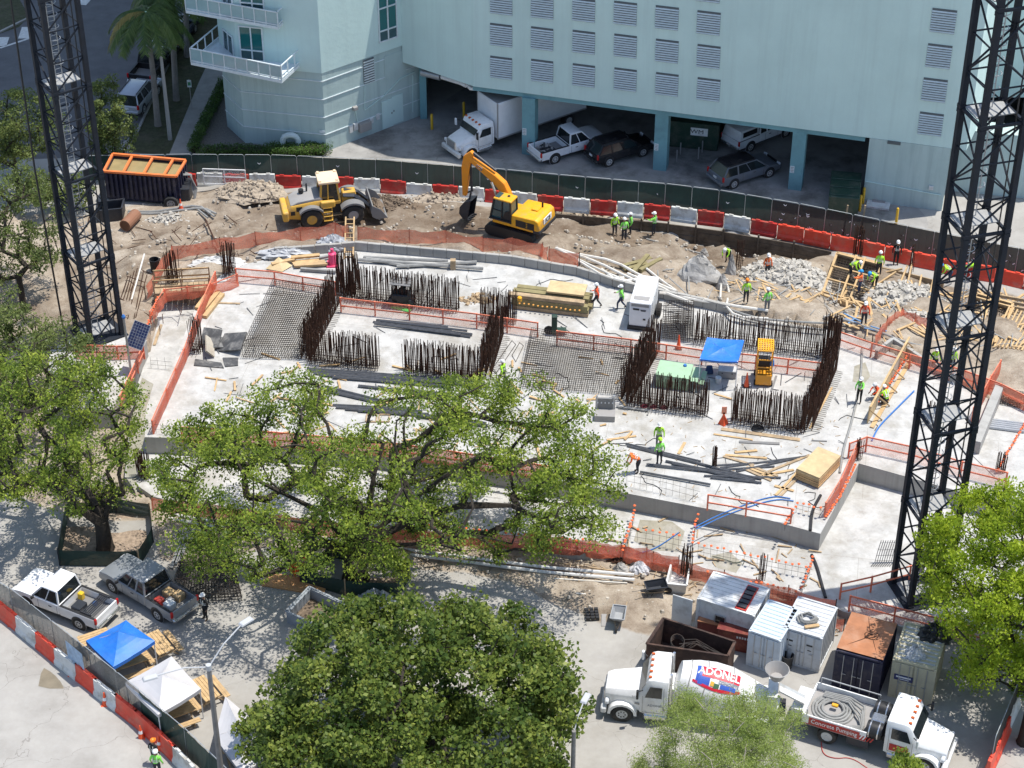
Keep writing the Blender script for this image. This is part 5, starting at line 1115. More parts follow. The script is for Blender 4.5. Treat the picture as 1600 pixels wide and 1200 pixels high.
# ---------------------------------------------------------------- tower cranes
def crane(label, cx, cy, z0, ph, top, side):
    """lattice mast 2.1 m square; each 5.8 m section is a part with its own legs and braces"""
    t = thing('tower_crane', label, 'crane', (cx, cy, z0), ph); a = 1.05; HS = 5.8; npn = 3; ph_ = HS / npn
    hbar = unitbar('horizontal_brace', .065, .065, cranegrey); dbar = unitbar('diagonal_brace', .075, .075, cranegrey); hv = unitbar('heavy_brace', .13, .13, cranegrey)
    cor = [Vector((-a, -a, 0)), Vector((a, -a, 0)), Vector((a, a, 0)), Vector((-a, a, 0))]; k = 0; z = 0
    pm = mat('grating', (.34, .34, .33), .7, .2, .15, 6)
    MB().box((0, 0, -.02), (2.7, 2.7, .12)).build('base_frame', cranegrey, t)
    while z < top:
        mb = MB()
        for c in cor: mb.box((c.x, c.y, .0), (.27, .27, HS - .01)); mb.box((c.x, c.y, HS - .22), (.32, .32, .2)); mb.box((c.x, c.y, 0.01), (.32, .32, .2))
        s_ = mb.build('mast_section', cranegrey, t, loc=(0, 0, z))
        for i in range(4):
            p, q = cor[i], cor[(i + 1) % 4]
            share(hv, 'heavy_brace', s_, barmat(p + Vector((0, 0, .02)), q + Vector((0, 0, .02))))
            for j in range(npn):
                z0_, z1_ = Vector((0, 0, j * ph_)), Vector((0, 0, (j + 1) * ph_))
                if j: share(hbar, 'horizontal_brace', s_, barmat(p + z0_, q + z0_))
                if True:
                    fl = (i % 2 == 0) ^ (side == 'x' and j % 2 == 1)
                    share(dbar, 'diagonal_brace', s_, barmat(p + z0_ if fl else q + z0_, q + z1_ if fl else p + z1_))
        MB().box((0, .32, .08), (1.9, 1.2, .05)).build('platform', pm, s_)
        mb = MB()
        for x in (-.2, .2): mb.bar((x, .5, 0), (x, .5, HS), .04)
        for i in range(19): mb.bar((-.2, .5, i * .3 + .15), (.2, .5, i * .3 + .15), .025)
        for i in range(7):
            zz = 1.2 + i * .75; pts = [(.36 * math.sin(w_) , .5 - .36 + -.36 * math.cos(w_) + .3, zz) for w_ in [R(-100) + R(200) * q / 6 for q in range(7)]]
            for p, q in zip(pts, pts[1:]): mb.bar(p, q, .03)
        mb.build('ladder', steel, s_)['kind'] = 'stuff'
        z += HS; k += 1
    mb = MB(); mb.tube([(.75, -.8, 0), (.75, -.8, z)], .035, 6); mb.build('power_cable', black, t)
    return t
LC = Vector((-25.78, 106.47, U)); RC = Vector((21.93, 83.62, L))
crane('dark tower crane mast rising from the pad on the left side of the site', LC.x, LC.y, U, R(36), 34, 'd')
crane('dark tower crane mast with caged ladder rising on the right side beside the pit', RC.x, RC.y, L, R(16), 40, 'x')
mb = MB()
for k in range(7): 
    pts = [(math.cos(w_) * (.55 + .03 * k), .12 * k - .4, .9 + math.sin(w_) * (.75)) for w_ in [2 * math.pi * i / 14 for i in range(15)]]; mb.tube(pts, .07, 5)
q = P(1452, 905, L); tag(mb.build('cable_coil', black, None, loc=q, smooth=True), 'black coil of heavy cable hung on the foot of the right-hand crane', 'cable')
p0 = P(104, 523, 1.3); tag(MB().tube([p0 + Vector((0, -.5, 0)), p0 + Vector((-.3, -.3, 12)), p0 + Vector((-.2, -.1, 24)), (LC.x - 1.8, LC.y - .3, 34)], .06, 6).build('hoist_cable', black, None), 'dark cable hanging down beside the left-hand crane mast', 'cable')
# ---------------------------------------------------------------- containers and skips
def container(label, fl, fr, depth, h, m, roof=None, z=0, doors=True, ribs=True, cat='container', side_ribs=True, zt=None):
    """fl, fr: picture points of the front top edge; the box stands on z"""
    ztop = z + h; a = P(*fl, ztop); b = P(*fr, ztop); w_ = (b - a).length; ang = heading(a, b); c = (a + b) / 2
    n = Vector((-math.sin(ang), math.cos(ang), 0)); t = thing('container', label, cat, (c.x, c.y, z), ang)
    MB().box((0, depth / 2, .08), (w_ - .04, depth - .04, h - .1)).build('body', m, t)
    mb = MB()
    for x in (-w_ / 2, w_ / 2):
        for y in (0, depth): mb.box((x, y, 0), (.12, .12, h))
    for y in (0, depth): mb.box((0, y, h - .06), (w_ - .12, .1, .1)); mb.box((0, y, 0), (w_ - .12, .1, .14))
    for x in (-w_ / 2, w_ / 2): mb.box((x, depth / 2, h - .06), (.1, depth - .12, .1)); mb.box((x, depth / 2, 0), (.1, depth - .12, .14))
    mb.build('frame', m, t)
    mb = MB(); k = int(depth / .28)
    for i in range(1, k): mb.box((0, i * depth / k, h - .03), (w_ - .14, .12, .045), top=.99, topy=.5)
    if not 'navy' in label: stuff(mb.build('roof_ribs', roof or m, t))
    MB().box((0, depth / 2, h - .06), (w_ - .1, depth - .1, .035)).build('roof', roof or m, t)
    for s in (-1, 1):
        mb = MB()
        for i in range(1, k): mb.box((s * (w_ / 2 - .01), i * depth / k, .16), (.05, .13, h - .24))
        stuff(mb.build('side_ribs', m, t))
    if doors:
        for s in (-1, 1):
            d = MB().box((s * w_ / 4, -.02, .14), (w_ / 2 - .08, .05, h - .28)).build('door', m, t, bevel=.01)
            mb = MB()
            for q in (.22, .72): x = s * (w_ / 2 - .1) * q; mb.bar((x, -.065, .16), (x, -.065, h - .16), .035); mb.box((x, -.08, h * .42), (.05, .03, .16)); mb.bar((x, -.085, h * .45), (x - s * .2, -.085, h * .45), .03)
            mb.build('lock_rod', steel, d)
    return t
of = container('white corrugated site office container with a roof air vent, left of the white boxes', (1091, 935), (1178, 962), 2.3, 2.4, offwhite, doors=False)
MB().box((-.25, -.03, 1.15), (.62, .06, .55)).build('window', hubgrey, of); MB().box((-.25, -.05, 1.2), (.5, .05, .45)).build('window_pane', glassd, of)
mb = MB()
for i in range(5): mb.box((.75, .35 + i * .36, 2.42), (.5, .26, .12))
mb.build('roof_vent', darksteel, of); MB().box((.75, 1.1, 2.4), (.62, 2.0, .05)).build('vent_tray', red, of)
MB().box((-2.35, -.12, .1), (1.1, .06, 2.15)).build('open_door', offwhite, of)
container('pale blue-white storage box with double doors, between the office and the cluttered box', (1172, 985), (1219, 1001), 2.6, 2.4, paint('pale_blue_white', (.50, .56, .62), .5), roof=paint('shade_blue_roof', (.45, .56, .66), .5))  # blue of the roof is the crane mast's shade put into its colour
c3 = container('grey-white storage box with rope and lumber on its roof', (1224, 979), (1284, 997), 2.5, 2.4, paint('pale_grey_paint', (.52, .54, .56), .55, damt=.4))
for d_, x in ((0, -.6), (1, .45)):
    mb = MB(); mb.box((x, -.055, 1.62), (.32, .012, .1)); mb.box((x + .02, -.055, 1.3), (.2, .012, .05)); mb.build('decal', black, c3)
tp = 2.4
q0 = P(1262, 968, 2.45)
mb = MB()
for k in range(4): mb.tube([(q0.x + (.5 - .06 * k) * math.cos(w_) + random.uniform(-.08, .08), q0.y + .35 * math.sin(w_) + random.uniform(-.06, .06), q0.z + .04 + .05 * k) for w_ in [2 * math.pi * i / 12 for i in range(13)]], .05, 5)
tag(mb.build('rope_coil', greypipe, None), 'grey rope heap on the roof of the grey-white storage box', 'rope')
mb = MB(); q = P(1268, 981, 2.44); mb.bar(q + Vector((-.35, 0, .05)), q + Vector((.4, .15, .05)), .2, .08); tag(mb.build('lumber_offcut', wood, None), 'short lumber offcut on the roof of the grey-white storage box', 'lumber')
nv = container('navy shipping container with a sagging rusty brown cover on top', (1308, 1016), (1378, 1035), 3.0, 2.55, paint('navy_paint', (.012, .014, .04), .5, damt=.2), roof=mat('rust_brown_cover', (.36, .15, .07), .65, 0, .25, 1.3, dirt=(.45, .26, .17), damt=.6))
mb = MB(); n = 9; V = [(-1.2 + 2.4 * i / (n - 1), .05 + 2.9 * j / (n - 1), 2.68 - .12 * math.sin(math.pi * i / (n - 1)) * math.sin(math.pi * j / (n - 1))) for j in range(n) for i in range(n)]
mb.add(V, [(j * n + i, j * n + i + 1, (j + 1) * n + i + 1, (j + 1) * n + i) for j in range(n - 1) for i in range(n - 1)]); mb.build('rusty_cover', MAT['rust_brown_cover'], nv, smooth=True)
mb = MB()
for k in range(4): mb.tube([(.25 + (.42 - .05 * k) * math.cos(w_), 1.7 + .3 * math.sin(w_ + k), 2.58) for w_ in [2 * math.pi * i / 12 for i in range(13)]], .022, 4)
for a, b in (((-1.15, .05), (.1, 1.6)), ((-.3, 2.9), (.1, 1.8)), ((.9, .1), (.3, 1.5)), ((1.1, 2.9), (.5, 1.9))): mb.tube([(a[0], a[1], 2.66), (b[0], b[1], 2.56)], .022, 4)
mb.build('lifting_rope', rust, nv)
tn = container('tan container with a blue name plate on its door, under the bright green tree', (1397, 1030), (1462, 1046), 2.9, 2.55, paint('tan_paint', (.50, .45, .31), .55), roof=paint('pale_grey_paint2', (.46, .47, .48), .55, damt=.5))
MB().box((-.45, -.06, 1.3), (.95, .02, .36)).build('name_plate', paint('navy_plate', (.03, .04, .13)), tn); 
mb = MB(); mb.box((-.45, -.075, 1.49), (.75, .01, .09)); mb.box((-.4, -.075, 1.38), (.5, .01, .04)); mb.build('plate_marks', white, tn)
q = P(1462, 990, 2.6); tag(heap('cover_heap', q, .9, .7, .7, black, rough=.5, seed=3), 'black plastic sheet heaped on top of the tan container', 'tarp')
q = P(1430, 1022, 2.6); tag(heap('plastic_sheet', q, .55, .5, .5, tarpgrey, rough=.5, seed=5), 'clear plastic sheet bundle at the front of the tan container roof', 'plastic sheet')
def open_box(label, name, cat, corners_top, h, m, z=0, th=.08, fill=None, inner=None, base_in=0, dh=(0, 0, 0, 0)):
    pts = [P(*p, z + h) for p in corners_top]; c = sum(pts, Vector()) / 4; t = thing(name, label, cat, (c.x, c.y, z)); rel = [p - c for p in pts]
    for i in range(4):
        a, b = rel[i], rel[(i + 1) % 4]; mb = MB(); a0 = a * (1 - base_in); b0 = b * (1 - base_in); k = 1 - th / max(a.length, .3) * 1.4
        v = [(a0.x, a0.y, .02), (b0.x, b0.y, .02), (b.x, b.y, h + dh[(i + 1) % 4]), (a.x, a.y, h + dh[i])]; v2 = [(x * k, y * k, zz - .0 if zz > .1 else zz) for x, y, zz in v]
        mb.add(v + v2, [(0, 1, 2, 3), (7, 6, 5, 4), (3, 2, 6, 7), (1, 0, 4, 5), (0, 3, 7, 4), (2, 1, 5, 6)]); mb.build('wall', m, t, fix=False)
        mb = MB(); mb.bar(Vector((a.x, a.y, h + dh[i])), Vector((b.x, b.y, h + dh[(i + 1) % 4])), .1, .09); mb.build('rim', m, t)
    mb = MB().add([(r.x * (1 - base_in) * .97, r.y * (1 - base_in) * .97, .1) for r in rel], [(0, 1, 2, 3)]); mb.build('floor', inner or m, t)
    if fill: mb = MB().add([(r.x * .95, r.y * .95, fill[0]) for r in rel], [(0, 1, 2, 3)]); mb.build('contents', fill[1], t)
    return t
drk = mat('rusty_dark_steel', (.055, .034, .028), .85, 0, .4, 2, dirt=(.15, .08, .05), dscale=1, damt=.6)
dp = open_box('long open-topped rusty dark dumpster behind the mixer truck', 'open_dumpster', 'dumpster', [(1010, 1006), (1036, 966), (1149, 1003), (1138, 1025)], 1.7, drk, inner=drk)
mb = MB()
for k in range(7): mb.tube([(-.6 + random.uniform(-.3, .3), random.uniform(-.4, .4), 1.0 + .1 * k), (.2, random.uniform(-.3, .3), 1.5), (1.6 + random.uniform(-.4, .4), -.5 + random.uniform(-.3, .3), .9)], .025, 4)
for k in range(4): mb.tube([(-.8 + .35 * math.cos(w_), .5 * math.sin(w_) , 1.35 + .1 * k) for w_ in [math.pi * i / 8 for i in range(17)]], .025, 4)
mb.build('scrap_rebar', rebar, dp)
bx = paint('dull_red_paint', (.16, .028, .024), .6, (.3, .12, .06), .6); t = thing('scrap_bin', 'dull red metal bin with writing beside the white office container', 'bin', P(1150, 1005), R(-18)); MB().box((0, 0, 0), (1.75, 1.2, 1.3), top=1.04).build('body', bx, t, bevel=.02); MB().box((0, 0, 1.29), (1.9, 1.35, .07)).build('lid', bx, t); 
mb = MB()
for i in range(5): mb.box((.15 + i * .14, -.63, .95), (.09, .02, .13))
mb.build('lettering_marks', offwhite, t)
t = thing('scrap_bin', 'rusty orange metal bin at the left front of the white office container', 'bin', P(1110, 990), R(-18)); MB().box((0, 0, 0), (1.25, 1.0, 1.15)).build('body', bx, t, bevel=.02); MB().box((0, 0, 1.14), (1.3, 1.05, .05)).build('lid', MAT['rust_brown_cover'], t)
gsteel = paint('worn_grey_steel', (.30, .33, .36), .6, (.15, .14, .13), .5)
open_box('grey steel trench box lying open on the ground below the oak', 'trench_box', 'trench box', [(447, 955), (483, 917), (561, 953), (521, 990)], .85, gsteel, th=.14, inner=dm, fill=(.2, dm))
# navy tank dumpster with orange roof bars at the upper left
tk = open_box('navy open-topped tank trailer with orange bars across murky water', 'tank_trailer', 'tank trailer', [(162, 268), (176, 241), (290, 251), (275, 276)], 2.2, paint('navy_paint', (.012, .014, .04)), z=.35, fill=(1.95, mat('muddy_water', (.30, .24, .12), .15, 0, .15, 1)), dh=(0, 0, 0, 0))
pts = [P(*p, 2.6) - tk.location for p in ((162, 268), (176, 241), (290, 251), (275, 276))]
om = paint('orange_paint', (.75, .19, .05), .5)
for f in (0, .27, .55, .83, 1): MB().bar(pts[0].lerp(pts[3], f), pts[1].lerp(pts[2], f), .16, .14).build('roof_bar', om, tk)
for a, b in ((0, 3), (1, 2)): MB().bar(pts[a] + Vector((0, 0, .02)), pts[b] + Vector((0, 0, .02)), .18, .15).build('top_rail', om, tk)
mb = MB(); a, b = pts[0], pts[3]
for i in range(15): q = a.lerp(b, (i + .5) / 15); mb.box((q.x, q.y - .05, .25), (.16, .1, 1.9), rz=heading(a, b))
a, b = pts[3], pts[2]
for i in range(5): q = a.lerp(b, (i + .5) / 5); mb.box((q.x + .05, q.y, .25), (.1, .16, 1.9), rz=heading(a, b) - R(90))
stuff(mb.build('side_ribs', MAT['navy_paint'], tk))
q = P(268, 322, .3) - tk.location; 
for k in (0, 1): wheel(tk, q.x, q.y + k * 1.9, .52, .35, .3, hubgrey, z=.2)
e = P(283, 285, 1.4) - tk.location; mb = MB()
for k in range(4): mb.tube([e + Vector((-.1, .2 * k, .6)), e + Vector((.7, .2 * k - .2, .7 - .1 * k)), e + Vector((1.1 - .1 * k, -.2, -.4)), e + Vector((.9, -.6, -1.3))], .05, 6)
mb.build('discharge_hose', greypipe, tk, smooth=True)
mb = MB(); mb.box((e.x + .3, e.y, -.3), (.7, 1.6, 1.3)); mb.build('pump_unit', darksteel, tk, bevel=.05)
open_box('small dark open steel bin behind the left crane mast, below the tank trailer', 'open_bin', 'bin', [(150, 330), (152, 316), (194, 311), (190, 326)], 1.0, darksteel, z=.3)
# dumpsters in the garage
gd = paint('dumpster_green', (.02, .05, .035), .5); t = thing('dumpster', 'dark green waste container in the garage shade beside the right-hand wall', 'dumpster', P(1318, 318), R(-10)); MB().box((0, 0, .15), (2.0, 3.4, 1.4), top=1.06).build('body', gd, t, bevel=.03)
for i in range(3): MB().box((0, -1.1 + i * 1.1, 1.55), (2.1, 1.0, .07), top=.97).build('lid', gd, t, bevel=.02)
t = thing('dumpster', 'dark waste container with a white lettered board, deep in the garage behind the middle column', 'dumpster', P(1075, 222), R(-12)); MB().box((0, 0, .1), (4.6, 2.2, 2.1)).build('body', gd, t, bevel=.03); MB().box((.9, -1.13, 1.25), (1.25, .03, .62)).build('board', white, t); text('WM', .45, black, t, (.75, -1.15, 1.56), (R(90), 0, 0), sx=1.2)
for i, (x, y, w_) in enumerate(((675,202,'left of the box truck by the building corner'),(725,183,'behind the box truck nose'),(1115,224,'nearest the lettered dumpster'),(1348,318,'beside the dark green waste container'),(1343,330,'in front of the dark green waste container'),(1400,350,'by the white service box'))):
    t = thing('bollard', 'yellow bollard %s' % w_, 'bollard', P(x, y), 0, 'yellow bollards by the garage'); MB().lathe([(.1, 0), (.1, 1.2), (.07, 1.28)], n=12).build('post', paint('bollard_yellow', (.65, .40, .03)), t, smooth=True)
for i, (x, y) in enumerate(((1057,252),(1063,241),(1069,232),(1091,248),(1097,238))):
    t = thing('bollard', 'thin grey post in the garage right of the middle column, %s from the left' % ordw(i), 'bollard', P(x, y), 0, 'thin posts in the garage'); MB().lathe([(.05, 0), (.05, .95)], n=8).build('post', hubgrey, t)
# ---------------------------------------------------------------- canopies, tables, lamps
def canopy(label, cor, zc, rise, m, legs=True, val=.22, group=None, z=0):
    """cor: picture points of the roof corners at height zc"""
    pts = [P(*p, zc) for p in cor]; c = sum(pts, Vector()) / 4; t = thing('canopy_tent', label, 'canopy', (c.x, c.y, z), 0, group); rel = [p - Vector((c.x, c.y, z)) for p in pts]; ap = Vector((0, 0, zc - z + rise))
    mb = MB(); n = 6
    for i in range(4):
        a, b = rel[i], rel[(i + 1) % 4]; rows = []
        for j in range(n + 1):
            f = j / n; row = []
            for k in range(n + 1):
                g = k / n; e_ = a.lerp(b, g); p = e_.lerp(ap, f); p.z -= (.16 * math.sin(math.pi * g) * (1 - f) * .35 + .10 * math.sin(math.pi * f)) ; row.append(p + Vector((0, 0, random.uniform(-.012, .012))))
            rows.append(row)
        for j in range(n): mb.sheet(rows[j], rows[j + 1])
        lo = [p - Vector((0, 0, val)) + (p - ap).normalized() * .0 for p in rows[0]]; mb.sheet(lo, rows[0])
    o = mb.build('cloth', m, t, fix=True, smooth=True)
    if legs:
        for r in rel: MB().bar((r.x * .97, r.y * .97, 0), (r.x * .97, r.y * .97, r.z), .05).build('leg', white, t)
        mb = MB()
        for i in range(4): a, b = rel[i] * .97, rel[(i + 1) % 4] * .97; mb.bar(a - Vector((0, 0, .15)), b - Vector((0, 0, .15)), .03)
        mb.build('truss', steel, t)
    return t
canopy('bright blue canopy tent by the chain-link fence, above picnic benches', [(134, 1001), (177, 1042), (242, 1001), (197, 969)], 2.1, .75, bluetarp)
canopy('white canopy tent between the blue canopy and the lamp post', [(195, 1066), (247, 1117), (314, 1076), (268, 1025)], 2.1, .8, whtarp)
canopy('white canopy tent at the lower edge, partly behind the dense green tree', [(335, 1150), (380, 1212), (438, 1158), (352, 1088)], 2.1, .8, whtarp)
canopy('blue tarp canopy on the slab between the rebar walls', [(1093, 561), (1153, 565), (1163, 531), (1105, 527)], U + 2.1, .12, bluetarp, val=.12, z=U)
def table(label, px, ln, wd, rz, bench=True, z=0, name='picnic_table'):
    t = thing(name, label, 'table', P(*px, z), rz)
    for i in range(5): MB().box((0, -wd / 2 + wd * (i + .5) / 5, .72), (ln, wd / 5 - .02, .045)).build('board', wood, t)
    for s in (-1, 1):
        if bench:
            for q in (0, 1): MB().box((0, s * (wd / 2 + .3 + q * .16), .42), (ln, .15, .045)).build('bench_board', wood, t)
        mb = MB(); mb.bar((s * ln * .38, -wd / 2 - .35, .0), (s * ln * .38, -.1, .72), .09, .05); mb.bar((s * ln * .38, wd / 2 + .35, 0), (s * ln * .38, .1, .72), .09, .05); mb.bar((s * ln * .38, -wd / 2 - .4, .4), (s * ln * .38, wd / 2 + .4, .4), .05, .09); mb.build('leg_frame', wood2, t)
    return t
table('long wooden picnic table under the blue canopy tent', (200, 1050), 2.4, .85, R(28)); table('wooden table left of the blue canopy by the fence', (150, 1012), 1.6, .9, R(28), False); table('wooden picnic table at the right side of the blue canopy', (250, 1020), 1.8, .9, R(-55))
table('wooden picnic table under the white canopy, nearest the fence', (270, 1130), 2.4, .85, R(28)); table('wooden picnic table to the right of the middle white canopy', (322, 1092), 1.8, .85, R(-55)); table('wooden table under the lowest white canopy', (375, 1178), 1.8, .9, R(20), False)
lampm = paint('lamp_grey', (.45, .46, .47), .5); polem = mat('concrete_pole', (.20, .19, .18), .8, 0, .2, 3)
def lamp_head(t, p, d):
    a = math.atan2(d[1], d[0]); h_ = MB().box((.25, 0, -.06), (.75, .34, .12), top=.8).build('lamp_head', lampm, t, bevel=.03, loc=p, rz=a); MB().box((.3, 0, -.075), (.55, .26, .02)).build('lens', lamp_w, h_)
b_ = P(352, 1262, 0); zt = zat(b_.x, b_.y, 1040); t = thing('street_lamp', 'double-armed street lamp on a grey pole beside the white canopies', 'street lamp', b_)
MB().lathe([(.16, 0), (.11, zt)], n=10).build('pole', polem, t, smooth=True)
e1 = P(378, 975, zt + 1.2) - b_; e2 = P(243, 1056, zt + .3) - b_
for e_ in (e1, e2):
    MB().tube([(0, 0, zt - .1), Vector((0, 0, zt)).lerp(e_, .45) + Vector((0, 0, .15)), e_], .035, 6).build('arm', lampm, t); lamp_head(t, e_, e_)
MB().lathe([(.13, zt - .25), (.13, zt + .05)], n=10).build('pole_cap', lampm, t)
b_ = P(893, 1290, 0); zt = zat(b_.x, b_.y, 1142); t = thing('street_lamp', 'single street lamp on a dark pole between the dense green tree and the mixer truck', 'street lamp', b_); MB().lathe([(.13, 0), (.10, zt)], n=10).build('pole', polem, t, smooth=True)
e1 = P(912, 1096, zt + .8) - b_; MB().tube([(0, 0, zt - .1), Vector((0, 0, zt)).lerp(e1, .5) + Vector((0, 0, .1)), e1], .03, 6).build('arm', lampm, t); lamp_head(t, e1, e1)
b_ = P(266, 218); zt = zat(b_.x, b_.y, 62); t = thing('utility_pole', 'slender grey concrete pole on the verge between the palms', 'pole', b_); MB().lathe([(.17, 0), (.10, zt)], n=10).build('pole', paint('pale_pole', (.33, .33, .31), .8), t, smooth=True)
b_ = P(300, 172); t = thing('street_sign', 'small green and white sign on a thin post by the sidewalk', 'sign', b_); MB().bar((0, 0, 0), (0, 0, 2.6), .05).build('post', hubgrey, t); MB().box((0, -.04, 1.95), (.32, .02, .6)).build('sign_plate', bwhite, t); MB().box((0, -.053, 2.1), (.22, .01, .28)).build('sign_mark', paint('sign_green', (.05, .25, .12)), t)
# solar panel on a mast
b_ = P(205, 585, U); t = thing('solar_mast', 'tall thin mast with a dark solar panel and blue-topped camera by the left crane', 'solar panel', b_); z5 = zat(b_.x, b_.y, 497); MB().bar((0, 0, 0), (0, 0, z5 - U), .12).build('mast', steel, t)
q = P(216, 524, U + 2.6) - b_; pn = MB().box((0, 0, -.03), (1.05, 1.55, .05)).build('panel', paint('panel_blue', (.012, .018, .06), .15), t, loc=q); pn.rotation_euler = (R(48), R(8), R(-22)); mb = MB()
for i in range(1, 6): mb.box((-.525 + i * .175, 0, .022), (.012, 1.5, .004))
for i in range(1, 9): mb.box((0, -.775 + i * .172, .022), (1.0, .012, .004))
mb.build('cell_grid', steel, pn); mb = MB(); mb.box((0, .79, -.03), (1.1, .03, .06)); mb.box((0, -.79, -.03), (1.1, .03, .06)); mb.box((.54, 0, -.03), (.03, 1.6, .06)); mb.box((-.54, 0, -.03), (.03, 1.6, .06)); mb.build('panel_frame', steel, pn)
MB().lathe([(.1, 0), (.12, .12), (.05, .24)], n=10).build('camera_dome', hose_b, t, loc=(0, 0, z5 - U))
# ---------------------------------------------------------------- timber, pipes, forms and tools on the site
def bars(name, label, cat, ends, z, w, h, m, n=4, lift=0, jit=0):
    """a bundle or a stack: each bar is a part when it can be picked out"""
    c = P(*ends[0][0], z) if z is not None else G(*ends[0][0]); t = thing(name, label, cat, c)
    for i, (a, b) in enumerate(ends):
        p = (P(*a, z) if z is not None else G(*a)) - c; q = (P(*b, z) if z is not None else G(*b)) - c; dz = Vector((0, 0, lift * i + h / 2 + .01 + random.uniform(0, jit)))
        MB().bar(p + dz, q + dz, w, h, n=n).build({'lumber': 'plank', 'timber': 'plank'}.get(cat, 'bar'), m if not isinstance(m, list) else m[i % len(m)], t)
    return t
def plank(label, a, b, z=U, w=.2, h=.05, m=None, name='plank', cat='plank'):
    p = P(*a, z) if z is not None else G(*a); q = P(*b, z) if z is not None else G(*b)
    o = MB().bar(Vector((0, 0, h / 2 + .01)), q - p + Vector((0, 0, h / 2 + .01)), w, h).build(name, m or wood, None, loc=p); return tag(o, label, cat)
# long green-brown timbers
a, b = P(800, 480, U), P(918, 494, U); d = b - a; ang = heading(a, b); nn = Vector((-d.y, d.x, 0)).normalized(); t = thing('timber_stack', 'big stack of long greenish timbers behind the orange rail, beside the workers', 'lumber', a)
for j in range(4):
    for i in range(3):
        o_ = nn * (i * .46 + .04 * (j % 2)) + Vector((0, 0, .03 + j * .26 + .02 * (i % 2))); e_ = d.normalized() * random.uniform(-.25, .25); MB().bar(e_ + o_ + Vector((0, 0, .12)), d + e_ + o_ + Vector((0, 0, .12)), .38, .24).build('timber', olive if (i + j) % 3 else wood2, t)
q = P(886, 450, U + 1.3); t = thing('work_table', 'plywood-topped work table standing behind the long timbers', 'table', (q.x, q.y, U), ang); MB().box((0, 0, 1.2), (2.4, 1.3, .12)).build('table_top', ply, t)
for x in (-1, 1):
    for y in (-.5, .5): MB().box((x, y, 0), (.09, .09, 1.2)).build('leg', wood2, t)
t = thing('cap_string', 'string of amber caps lying along the front of the long timbers', 'caps', a)
for k in range(14): q = d * (.1 + .85 * k / 14) - Vector((0, .35, 0)); MB().lathe([(.05, 0), (.07, .06), (.01, .1)], q + Vector((0, 0, .55 + .03 * math.sin(k))), n=6).build('cap', paint('cap_amber', (.75, .36, .08)), t)
q = P(812, 470, U + .9); tag(MB().lathe([(.14, 0), (.15, .25), (.1, .3)], n=12).build('bucket', jyellow, None, loc=q), 'yellow bucket at the left end of the long timbers', 'bucket')
# generator
q = P(1000, 511, U); GE = thing('generator', 'large white generator cabinet standing behind the orange rail', 'generator', q, R(-12)); MB().box((0, 1.3, .25), (1.35, 3.2, 1.75)).build('cabinet', whitecar, GE, bevel=.05, seg=2)
MB().box((0, 1.3, 0), (1.5, 3.4, .25)).build('skid', black, GE); MB().box((0, -.31, 1.72), (1.1, .04, .22)).build('air_grille', hubgrey, GE); MB().box((0, .25, 1.99), (1.0, .45, .03)).build('roof_grille', hubgrey, GE)
mb = MB(); mb.box((-.25, -.315, 1.45), (.4, .015, .12)); mb.box((.2, -.315, 1.47), (.35, .015, .04)); mb.box((.2, -.315, 1.40), (.3, .015, .04)); mb.box((.28, -.315, .75), (.16, .02, .12)); mb.build('decal', black, GE)
for y in (.6, 1.4, 2.2): MB().box((.685, y, .45), (.02, .7, 1.3)).build('side_door', offwhite, GE, bevel=.01)
MB().lathe([(.42, -.12), (.42, .12)], (.95, 1.6, .42), 'x', 16).build('trailer_wheel', tyre, GE)
# green lidded box, cooler, bucket
gp = paint('pale_green_paint', (.33, .50, .33), .5); q = P(1050, 606, U); t = thing('job_box', 'pale green metal job box with open hinged flaps, beside the blue canopy on the slab', 'tool box', q, R(-14)); MB().box((0, .6, 0), (2.0, 1.5, .9)).build('body', gp, t, bevel=.03); MB().box((0, .6, .9), (2.05, 1.55, .05)).build('lid', gp, t)
o = MB().box((1.3, .6, .75), (.5, 1.5, .05)).build('flap', gp, t); o = MB().box((1.75, .6, .6), (.3, 1.4, .05)).build('flap', gp, t); MB().lathe([(.12, .95), (.1, 1.05)], (.55, 1.1, 0), n=10).build('blue_knob', hose_b, t)
q = P(1136, 588, U); t = thing('cooler', 'grey cooler box in the shade of the blue canopy on the slab', 'cooler', q, R(-8)); MB().box((0, 0, 0), (1.1, .55, .5)).build('body', hubgrey, t, bevel=.05); MB().box((0, 0, .5), (1.13, .58, .1)).build('lid', offwhite, t, bevel=.04)
for x in (-.3, .3): MB().lathe([(.04, -.29), (.04, -.27)], (x, 0, .4), 'y', 8).build('latch', black, t)
tag(MB().lathe([(.17, 0), (.2, .4), (.16, .4)], n=12).build('bucket', offwhite, None, loc=P(1122, 598, U)), 'white bucket in front of the grey cooler', 'bucket')
o = MB().box((0, 0, 0), (.5, .35, .55), top=.7).build('backpack', paint('denim_blue', (.03, .06, .15), .8), None, loc=P(1108, 583, U), bevel=.06); tag(o, 'dark blue bag slumped under the blue canopy on the slab', 'bag')
